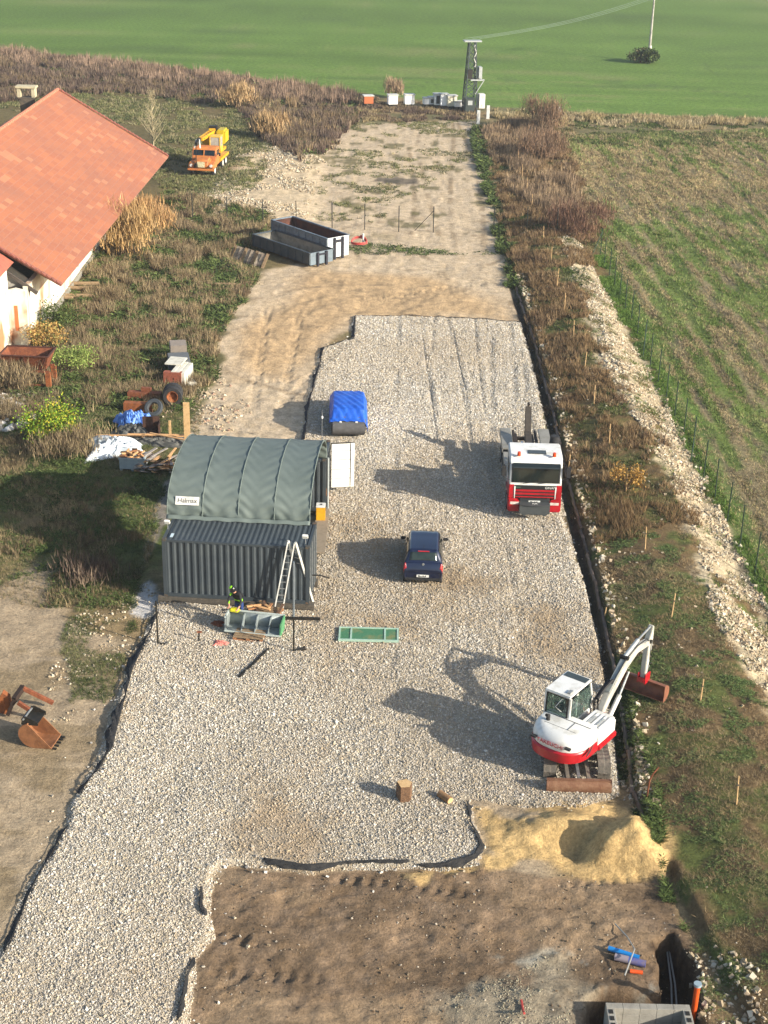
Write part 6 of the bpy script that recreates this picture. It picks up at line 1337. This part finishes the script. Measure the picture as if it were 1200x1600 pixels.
for i, (pts, r_, m_, lab) in enumerate(((((1042, 1475), (1050, 1530), (1052, 1580), (1060, 1600)), .025, 'grey', 'grey cable hanging in the trench, left one'), (((1046, 1480), (1056, 1530), (1060, 1570), (1064, 1600)), .025, 'grey', 'grey cable hanging in the trench, right one'),
        (((961, 1443), (980, 1465), (990, 1495), (976, 1525)), .022, 'grey', 'thin grey hose looped over the plastic pipes'), (((814, 1566), (817, 1585), (818, 1600)), .035, 'red', 'short red hose standing out of the grey grit'))):
    q = [(*G(*p, .12 if i > 1 else -.5), .0) for p in pts]; base = q[0]; zz = (.02, .06, .32, .05)
    b = B(); b.tube([(p[0] - base[0], p[1] - base[1], (zz[k] if i > 1 else -.1 * k)) for k, p in enumerate(q)], r_); o = b.ob('hose' if i > 1 else 'cable', mat('cable_' + m_, '8a8a84' if m_ == 'grey' else 'a83a30', .6), None, loc=(base[0], base[1], hz(base[0], base[1]) + .05 if i > 1 else -.6)); tag(o, lab, 'hose' if i > 1 else 'cable')

# ------------------------------------------------------------------ edging board and textile
def edging():
    t = thing('edging_board', 'long dark edging of planks and rolled textile along the right side of the gravel', 'edging', (9.0, 41, 0))
    ys = np.arange(38.5, 104.5, 2.6)
    for k, y in enumerate(ys):
        y1 = min(y + 2.58, 105); x0, x1 = xb(y) + .03 * math.sin(k * 5), xb(y1) + .03 * math.sin(k * 5 + 2)
        z0, z1 = hz(x0 + .1, y) + .0, hz(x1 + .1, y1) + .0
        mid = [(x0 + (x1 - x0) * f - 9, y + (y1 - y) * f - 41, z0 + (z1 - z0) * f + .03 + .03 * math.sin(9 * f + k)) for f in np.linspace(0, 1, 7)]
        b = B(); b.tube(mid, [.075 + .018 * math.sin(3.3 * i + k) for i in range(7)], 8); b.ob('edge_roll', mat('roll_' + str(k % 3), ('5a4838', '6a5a4a', '4a4036')[k % 3], .85, 0, '6a5a4c', scale=2, bump=.4), t)
edging()
def textile(label, pts, wd, seed, side=1, dz=.07):
    """strip of black geotextile along a traced edge"""
    P = [Vector((*GT(*p)[:2], 0)) for p in pts]; L = [0]
    for i in range(1, len(P)): L.append(L[-1] + (P[i] - P[i - 1]).length)
    n = max(12, int(L[-1] / .08)); vs = []; rs = np.random.default_rng(seed); ph = rs.uniform(0, 6, 4)
    for k in range(n + 1):
        s = L[-1] * k / n; i = max(j for j in range(len(L)) if L[j] <= s + 1e-9); i = min(i, len(P) - 2); f = (s - L[i]) / (L[i + 1] - L[i]); c = P[i].lerp(P[i + 1], f); d_ = (P[i + 1] - P[i]).normalized(); nn = Vector((-d_.y, d_.x, 0)) * side
        ww = wd * .42 * (.7 + .45 * math.sin(s * 1.3 + ph[0]) + .2 * math.sin(s * 3.7 + ph[1])); ww *= min(1, k / 3, (n - k) / 3 + .15) if 0 < k < n else .2
        for j in range(7):
            jj = j / 6; q = c + nn * (ww * jj - .15 + .05 * math.sin(s * 6.1 + j * 2 + ph[3]) * jj); z = hz(q.x, q.y) + dz * (1 - jj ** 2 * .6) + (.07 * abs(math.sin(s * 4.3 + jj * 5 + ph[2])) + .05 * abs(math.sin(s * 9.7 - jj * 7 + ph[1]))) * (.3 + .7 * jj) * min(1, wd) + .02; vs.append((q.x, q.y, z))
    b = B(); b.add(vs, [(k * 7 + j, k * 7 + j + 1, (k + 1) * 7 + j + 1, (k + 1) * 7 + j) for k in range(n) for j in range(6)]); o = b.ob('geotextile', TEXTILE, None, thick=.006); tag(o, label, 'geotextile', 'black textile edges of the gravel pad')
textile('black textile edge showing left of the gravel, below the left pole', [(243, 960), (225, 1000), (200, 1055), (185, 1110), (170, 1170), (150, 1205), (118, 1245)], .75, 1, -1)
textile('thin black textile edge at the lower left of the gravel road', [(100, 1295), (75, 1335), (50, 1378), (20, 1450), (0, 1492)], .35, 2, -1)
textile('black textile folded along the front edge of the gravel, left stretch', [(410, 1352), (480, 1362), (560, 1355), (640, 1356)], .42, 3, -1)
textile('black textile folded along the front edge of the gravel, right stretch by the sand', [(655, 1360), (700, 1358), (745, 1345), (757, 1325), (742, 1290), (735, 1255)], .42, 4, -1)
textile('black textile patch beside the dark soil, upper patch', [(322, 1390), (318, 1420), (328, 1435)], .45, 5, 1)
textile('black textile strip beside the dark soil, lower strip', [(309, 1500), (298, 1540), (290, 1570), (284, 1600)], .5, 6, 1)
textile('black textile edge beside the covered car', [(552, 496), (550, 530), (503, 545), (488, 600), (476, 645), (472, 690)], .4, 7, -1)
textile('thin black textile line along the far end of the gravel', [(556, 494), (640, 493), (700, 497), (812, 505)], .3, 8, 1)

# ------------------------------------------------------------------ fences, stakes
GRP = mat('post_green', '1c3424', .6, .2)
def fence(nm, label, posts, h, m, braces=(), wire=True):
    P = [GT(*p) for p in posts]; o0 = P[0]; t = thing(nm, label, 'fence', o0)
    L = [Vector((p[0] - o0[0], p[1] - o0[1], p[2] - o0[2])) for p in P]
    for q in L: B().cyl(q - Vector((0, 0, .2)), q + Vector((.03 * math.sin(q.y), 0, h)), .042 if nm == 'post_row_fence' else .033, n=6).ob('post', m, t)
    for i, v in braces: B().cyl(L[i] + Vector((0, 0, h * .85)), L[i] + Vector(v), .025, n=6).ob('brace', m, t)
    if wire:
        for z in (.4, .9, h * .92):
            b = B()
            for a, c in zip(L[:-1], L[1:]): b.cyl(a + Vector((0, 0, z)), c + Vector((0, 0, z)), .005, n=3, cap=False)
            b.ob('wire', STEEL, t)
RP = [(938, 397), (944, 413), (952, 430), (960, 446), (968, 463), (977, 482), (986, 501), (996, 523), (1006, 547), (1016, 571), (1028, 597), (1041, 621), (1054, 650), (1068, 678), (1082, 708), (1099, 747), (1117, 777), (1136, 815), (1156, 853), (1179, 897), (1205, 948)]
fence('wire_fence', 'green post wire fence running along the right side between rubble and field', RP, 2.05, GRP, [(0, (-1.0, -1.8, 0)), (8, (-.3, -1.6, 0)), (14, (-.35, -1.4, 0))], False)
fence('post_row_fence', 'row of dark fence posts crossing the sandy track behind the skips', [(250, 342), (301, 342), (355, 347), (411, 352), (463, 354), (519, 356), (570, 359), (623, 362), (677, 363)], 2.1, mat('post_black', '20241f', .6, .2), [(8, (-1.5, 0, .1))], False)
fence('post_row_fence', 'three fence posts on the bank right of the sandy track', [(771, 365), (823, 363), (870, 365)], 2.1, MATS['post_black'], [], False)
ST = [(831, 325, 1.2), (841, 350, 1.1), (849, 377, 1.2), (861, 410, 1.2), (870, 448, 1.3), (882, 487, 1.3), (896, 527, 1.1), (913, 577, 1.1), (928, 631, 1.1), (952, 693, 1.1), (887, 739, 1.0), (978, 768, .9), (1008, 858, 1.1), (1049, 965, 1.1), (1094, 1096, .95), (1151, 1257, 1.1), (802, 240, 1.3), (809, 257, 1.3), (816, 280, 1.4), (823, 300, 1.3), (944, 965, .5)]
for i, (px, py, h) in enumerate(ST):
    p = GT(px, py); t = thing('planted_stake', 'thin pale wooden stake with a sapling on the planted bank', 'stake', p, 0, 'wooden stakes on the planted bank')
    B().cyl((0, 0, -.1), (.06 * math.sin(i * 2), .04 * math.cos(i * 3), h), .028, .024, n=6).ob('stick', WOODP, t)
    B().box((.06 * math.sin(i * 2), .0, h * .7), (.07, .07, .05)).ob('tie', mat('tie_dark', '4a4438', .8), t)
t = thing('rusty_rod', 'bent rusty rod standing in the bank right of the excavator blade', 'rod', GT(1010, 1250)); B().tube([(0, 0, 0), (.03, 0, .8), (.12, 0, 1.05), (.3, .1, 1.25)], .03).ob('bar', RUST, t)
# ------------------------------------------------------------------ beehives and white posts by the field edge
hv = [(575, 166, 1.2, 1.2, 'ORG', 'orange beehive box, leftmost by the field edge'), (613, 167, 1.2, 1.35, 'W', 'single white beehive box, second from the left'), (639, 167, 1.2, 1.4, 'W', 'white beehive box beside the single white one, third from the left'),
      (666, 167, .8, 1.0, 'W', 'small white hive with a grey side, left of the pair'), (674, 167, .8, 1.1, 'G', 'small grey framed hive, right of the pair'), (683, 168, .95, 1.55, 'G', 'tall grey white hive at the left of the cluster'), (693, 169, 1.0, 1.6, 'W', 'tall white hive in the middle of the cluster'),
      (705, 170, 1.2, 1.5, 'R', 'beige hive with a pitched lid in the cluster'), (716, 171, 1.1, .9, 'W', 'low white hive left of the lattice tower')]
for i, (px, py, wd, h, c, lab) in enumerate(hv):
    x, y = G(px, py); t = thing('beehive', lab, 'beehive', (x, y, .0), R_(14), 'beehives at the field edge'); m_ = {'ORG': mat('hive_orange', 'b06034', .7), 'W': mat('hive_white', 'f0eee8', .6, 0, 'dcdad2'), 'G': mat('hive_grey', 'c4c8c4', .7), 'R': mat('hive_beige', 'd4ccb0', .7)}[c]
    B().b2(-wd * .46, wd * .46, -.4, .4, .35, h).ob('hive_box', m_, t, bevel=.01); B().b2(-wd * .52, wd * .52, -.5, .5, h, h + .1).ob('lid', mat('lid_grey', 'c0beb4', .6), t); B().b2(-wd * .4, wd * .4, -.35, .35, 0, .35).ob('stand', DARKM, t)
    if c == 'G': B().b2(-wd * .25, wd * .25, -.42, -.4, .5, h - .15).ob('front_panel', mat('hive_dark', '3a3c38', .7), t)
for px, py, h, lab in ((747, 194, 1.5, 'white marker post in front of the lattice tower, nearer one'), (762, 186, 1.5, 'white marker post right of the lattice tower, farther one'), (874, 174, .5, 'small white marker stone at the field edge')):
    x, y = G(px, py); o = B().box((0, 0, h / 2), (.36, .25, h)).ob('marker_post', WHITE, None, loc=(x, y, 0), bevel=.02); tag(o, lab, 'marker post')
def tower():
    x, y = G(733, 176); HT = 7.9
    t = thing('lattice_tower', 'steel lattice transformer tower at the edge of the green field', 'tower', (x, y, 0), R_(12)); S2 = mat('tower_steel', '3f4848', .5, .4, '444a4a'); S3 = mat('tower_light', 'a8aca8', .5, .3)
    def cor(z): f = 1 - z / HT; r = .36 + .38 * f; return [(sx * r, sy * r, z) for sx, sy in ((-1, -1), (1, -1), (1, 1), (-1, 1))]
    for k in range(4): B().bar(cor(0)[k], cor(HT)[k], .11, .11).ob('leg', S2, t)
    b = B(); n = 9
    for i in range(n):
        a, c = cor(HT * i / n), cor(HT * (i + 1) / n)
        for k in range(4):
            j = (k + 1) % 4; b.bar(a[k], c[j] if i % 2 else c[j], .05, .05); b.bar(a[j], c[k], .05, .05); b.bar(c[k], c[j], .05, .05)
    b.ob('bracing', S2, t)
    b = B(); b.b2(-1.0, 1.0, -.5, .5, HT, HT + .15); b.ob('platform', S3, t); b = B(); b.b2(-.2, 1.4, -.9, -.75, 3.7, 3.85); b.b2(-.2, 1.4, .2, .3, 3.7, 3.85); b.b2(1.0, 1.1, -.85, .3, 3.7, 3.85); b.bar((.4, -.8, 2.2), (1.35, -.8, 3.7), .08, .08); b.ob('bracket', S3, t)
    B().b2(.75, 1.15, -.7, .2, 3.9, 5.2).ob('transformer', S3, t, bevel=.03); B().b2(-.5, .05, -.6, .1, 3.9, 4.9).ob('switch_box', DARKM, t)
    B().b2(-.7, .4, -.85, .3, .2, 1.7).ob('cabinet', mat('cab_darkgreen', '2a3430', .6), t, bevel=.02); B().b2(.9, 1.6, -.9, .0, .6, 2.2).ob('meter_box', WHITEM, t, bevel=.02); B().b2(-.45, .1, -.92, -.9, 1.0, 1.5).ob('notice_plate', S3, t)
    b = B(); b.tube([(.25 + .12 * math.sin(i * 1.1), -.6, 5.2 + i * .22) for i in range(12)], .05); b.ob('cable_loop', WHITEM, t)
    x2, y2 = G(1013, 96); p = thing('power_pole', 'concrete power pole standing alone in the green field', 'power pole', (x2, y2, 0), R_(35)); HP = 8.9
    B().cyl((0, 0, 0), (0, 0, HP), .22, .12, n=10).ob('shaft', mat('pole_conc', 'a8a498', .8, 0, '6a675c', scale=2), p); B().bar((-1.3, 0, HP - .35), (1.3, 0, HP - .35), .12, .12).ob('cross_arm', S2, p)
    b = B(); [b.cyl((x_, 0, HP - .3), (x_, 0, HP + .05), .07, n=8) for x_ in (-1.15, 0, 1.15)]; b.ob('insulator', DARKM, p); B().box((.1, 0, 2.0), (.3, .3, .4)).ob('sign_band', WHITE, p)
    for k, off in enumerate((-.9, 0, .9)):
        a = Vector((x + off * .9, y + .2, HT + .3)); c = Vector((x2 + off * 1.2 * math.cos(R_(35)), y2 + off * 1.2 * math.sin(R_(35)), HP - .0)); pts = [a.lerp(c, i / 20) - Vector((0, 0, 1.2 * math.sin(math.pi * i / 20) * .55)) for i in range(21)]
        o = B().tube([q - a for q in pts], .014, 4).ob('power_line', mat('wire_pale', '8a988a', .5, .3), None, loc=a); tag(o, ('left', 'middle', 'right')[k] + ' one of the three overhead wires from the tower to the lone pole', 'power line', 'overhead wires')
        a2 = c; c2_ = c + Vector((260, 230, 1)); pts = [a2.lerp(c2_, i / 20) - Vector((0, 0, 3 * math.sin(math.pi * i / 20))) for i in range(21)]
        o = B().tube([q - a2 for q in pts], .018, 4).ob('power_line', MATS['wire_pale'], None, loc=a2); tag(o, ('left', 'middle', 'right')[k] + ' one of the three overhead wires leaving the lone pole to the right', 'power line', 'overhead wires')
tower()

# ------------------------------------------------------------------ individual shrubs
def shrub(nm, label, cat, px, py, r, h, cols, n, leaf, seed, stems=12, dry=False, lobes=12):
    lobes = lobes + (6 if dry else 0); n = int(n * .8)
    x, y, z = GT(px, py); t = thing(nm, label, cat, (x, y, z)); rs = np.random.default_rng(seed)
    LB = np.stack([rs.uniform(-.7, .7, lobes) * r, rs.uniform(-.7, .7, lobes) * r, rs.uniform(.35, .85, lobes) * h], 1); LR = rs.uniform(.3, .75, lobes) * r
    b = B()
    for i in range(stems):
        p = LB[i % lobes] + rs.normal(0, .1, 3) * r; b.tube([(rs.normal(0, .05), rs.normal(0, .05), 0), (p[0] * .45, p[1] * .4, p[2] * .55), tuple(p)], [.03, .02, .008], 5)
    b.ob('stem', mat('bark', '5f4c38', .9), t)
    k = rs.integers(0, lobes, n); d = rs.normal(size=(n, 3)); d /= np.linalg.norm(d, axis=1)[:, None]
    c = LB[k] + d * LR[k][:, None] * (rs.uniform(.0, 1.15, n) ** .8)[:, None] * np.array([1, 1, h / r * .6]); c[:, 2] = np.clip(c[:, 2], .05, None)
    if dry:
        up = np.stack([rs.normal(0, .25, n), rs.normal(0, .25, n), np.ones(n)], 1); wv = rs.normal(size=(n, 3)); wv[:, 2] = 0; wv /= np.linalg.norm(wv, axis=1)[:, None]
        V = np.stack([c - wv * leaf * .07, c + wv * leaf * .07, c + up * leaf * 1.5], 1)
    else:
        a1 = rs.normal(size=(n, 3)); a2 = rs.normal(size=(n, 3)); a1 *= (leaf / np.linalg.norm(a1, axis=1))[:, None]; a2 *= (leaf / np.linalg.norm(a2, axis=1))[:, None]; V = np.stack([c - a1 * .5, c + a1 * .5, c + a2], 1)
    pal = np.array([lin(q) for q in cols]); cc = pal[rs.integers(0, len(pal), n)] * rs.uniform(.65, 1.3, (n, 1))
    o = np_mesh('foliage', V.reshape(-1, 3), np.arange(n * 3).reshape(-1, 3), np.repeat(cc, 3, 0), vegm); o.parent = t
YG = ['6f8a24', '8a9a2c', '4f6a20', 'b4a43a', '5c7a28']
shrub('bush', 'round green bush with yellow leaves at the left, below the white rubble', 'bush', 80, 690, 1.55, 1.9, YG, 4200, .11, 1)
shrub('bush', 'bush with golden yellow leaves beside the barn corner', 'bush', 75, 548, 1.3, 1.7, ['b08a52', 'a88448', '9a7c48', '84824a'], 2600, .12, 2)
shrub('bush', 'dark green bush at the foot of the barn wall', 'bush', 98, 520, 1.6, 1.7, GRN, 3600, .12, 3)
shrub('bush', 'light green bush right of the rusty hopper', 'bush', 108, 585, 1.5, 1.6, ['7a8a44', '66783a', '8a9450'], 3400, .1, 4)
shrub('tall_grass_clump', 'tall straw yellow shrub against the barn eave', 'shrub', 195, 400, 2.2, 3.6, ['aa8a5c', '9e8052', 'b4966a', '92764c'], 5200, .42, 5, dry=True)
shrub('tall_grass_clump', 'tan dry shrub behind the straw yellow one by the barn', 'shrub', 222, 365, 2.4, 2.4, ['a8845a', '957550', 'b08c5c'], 4600, .38, 6, dry=True)
shrub('tall_grass_clump', 'bright tan grass clump in the dark weeds above the crane truck', 'shrub', 370, 168, 1.9, 2.4, ['a88c64', '9c805a', 'b09670'], 2600, .5, 7, dry=True)
shrub('tall_grass_clump', 'bright tan grass clump near the pale rubble', 'shrub', 421, 215, 2.0, 2.3, ['a88c64', '9c805a', 'b09670'], 2600, .5, 8, dry=True)
shrub('tall_grass_clump', 'single tan bushy tuft behind the orange beehive', 'shrub', 615, 154, 1.1, 2.0, ['9c866c', '8c785e'], 1300, .5, 9, dry=True)
shrub('shrub', 'large reddish brown shrub at the top of the right bank', 'shrub', 846, 205, 2.4, 3.6, ['846a54', '75604e', '95785e', '655444'], 5200, .3, 10, dry=True)
shrub('shrub', 'large reddish brown shrub below the top one on the right bank', 'shrub', 850, 250, 2.8, 2.8, ['846a54', '75604e', '95785e', '655444'], 5200, .3, 11, dry=True)
shrub('shrub', 'brown leafless shrub beside the start of the wire fence', 'shrub', 905, 372, 2.6, 2.4, ['6a5040', '7a5c4a', '5a4438'], 5200, .3, 12, dry=True)
shrub('shrub', 'small shrub with orange yellow leaves around a stake on the bank', 'shrub', 978, 765, .8, 1.2, ['b08a48', 'a07a3c', '8a6c3c'], 1200, .1, 13)
shrub('bush', 'left dark green bush at the foot of the lone power pole', 'bush', 1000, 98, 1.7, 1.8, ['3c4c26', '2f3d20', '566238', '6a6448'], 3600, .3, 14)
shrub('bush', 'right dark green bush at the foot of the lone power pole', 'bush', 1015, 99, 1.3, 1.9, ['3c4c26', '2f3d20', '566238'], 2600, .3, 15)
shrub('shrub', 'brown tangled shrub on the left edge before the hopper', 'shrub', 18, 612, 1.6, 1.6, DRY, 3600, .25, 16, dry=True)
shrub('shrub', 'brown shrub with thin twigs below the round yellow green bush', 'shrub', 110, 715, 1.8, 1.4, DRY, 3200, .22, 17, dry=True)
shrub('shrub', 'dry branches heaped left of the front container', 'branches', 135, 905, 1.3, .7, PURP, 900, .3, 18, 24, dry=True)
def sapling():
    x, y, z = GT(240, 238); t = thing('bare_tree', 'pale leafless young tree beside the barn roof', 'tree', (x, y, z)); b = B(); b.tube([(0, 0, 0), (.05, 0, 2), (-.05, .1, 4.2), (.05, 0, 6.4)], [.09, .07, .045, .012], 6); TM = mat('pale_bark', 'a89a78', .85); b.ob('trunk', TM, t)
    rr = random.Random(4); b = B()
    for i in range(46):
        h = rr.uniform(.9, 5.8); a = rr.uniform(0, 6.28); L_ = (6.6 - h) * rr.uniform(.3, .5); e = Vector((math.cos(a) * L_ * .6, math.sin(a) * L_ * .6, L_ * .8)); s = Vector((0, 0, h)); b.tube([s, s + e * .5 + Vector((0, 0, -.05)), s + e], [.035, .02, .006], 4)
        for q in range(4): f = rr.uniform(.3, .9); b.tube([s + e * f, s + e * f + Vector((rr.uniform(-.5, .5), rr.uniform(-.5, .5), rr.uniform(.2, .7)))], [.012, .005], 3)
    b.ob('crown', TM, t)
sapling()

# ------------------------------------------------------------------ air
def haze():
    o = B().b2(-1450, 1450, -70, 1620, -4, 31.5).ob('haze', MATS['haze'] if 'haze' in MATS else haze_mat(), None, smooth=False); o['kind'] = 'stuff'; o['label'] = 'thin autumn haze over the fields'
def haze_mat():
    m = bpy.data.materials.new('haze'); m.use_nodes = True; n = m.node_tree.nodes; n.clear(); v = n.new('ShaderNodeVolumePrincipled'); v.inputs['Color'].default_value = (.86, .9, .95, 1); v.inputs['Density'].default_value = .00028; v.inputs['Anisotropy'].default_value = .2
    out = n.new('ShaderNodeOutputMaterial'); m.node_tree.links.new(v.outputs[0], out.inputs['Volume']); return m
haze()
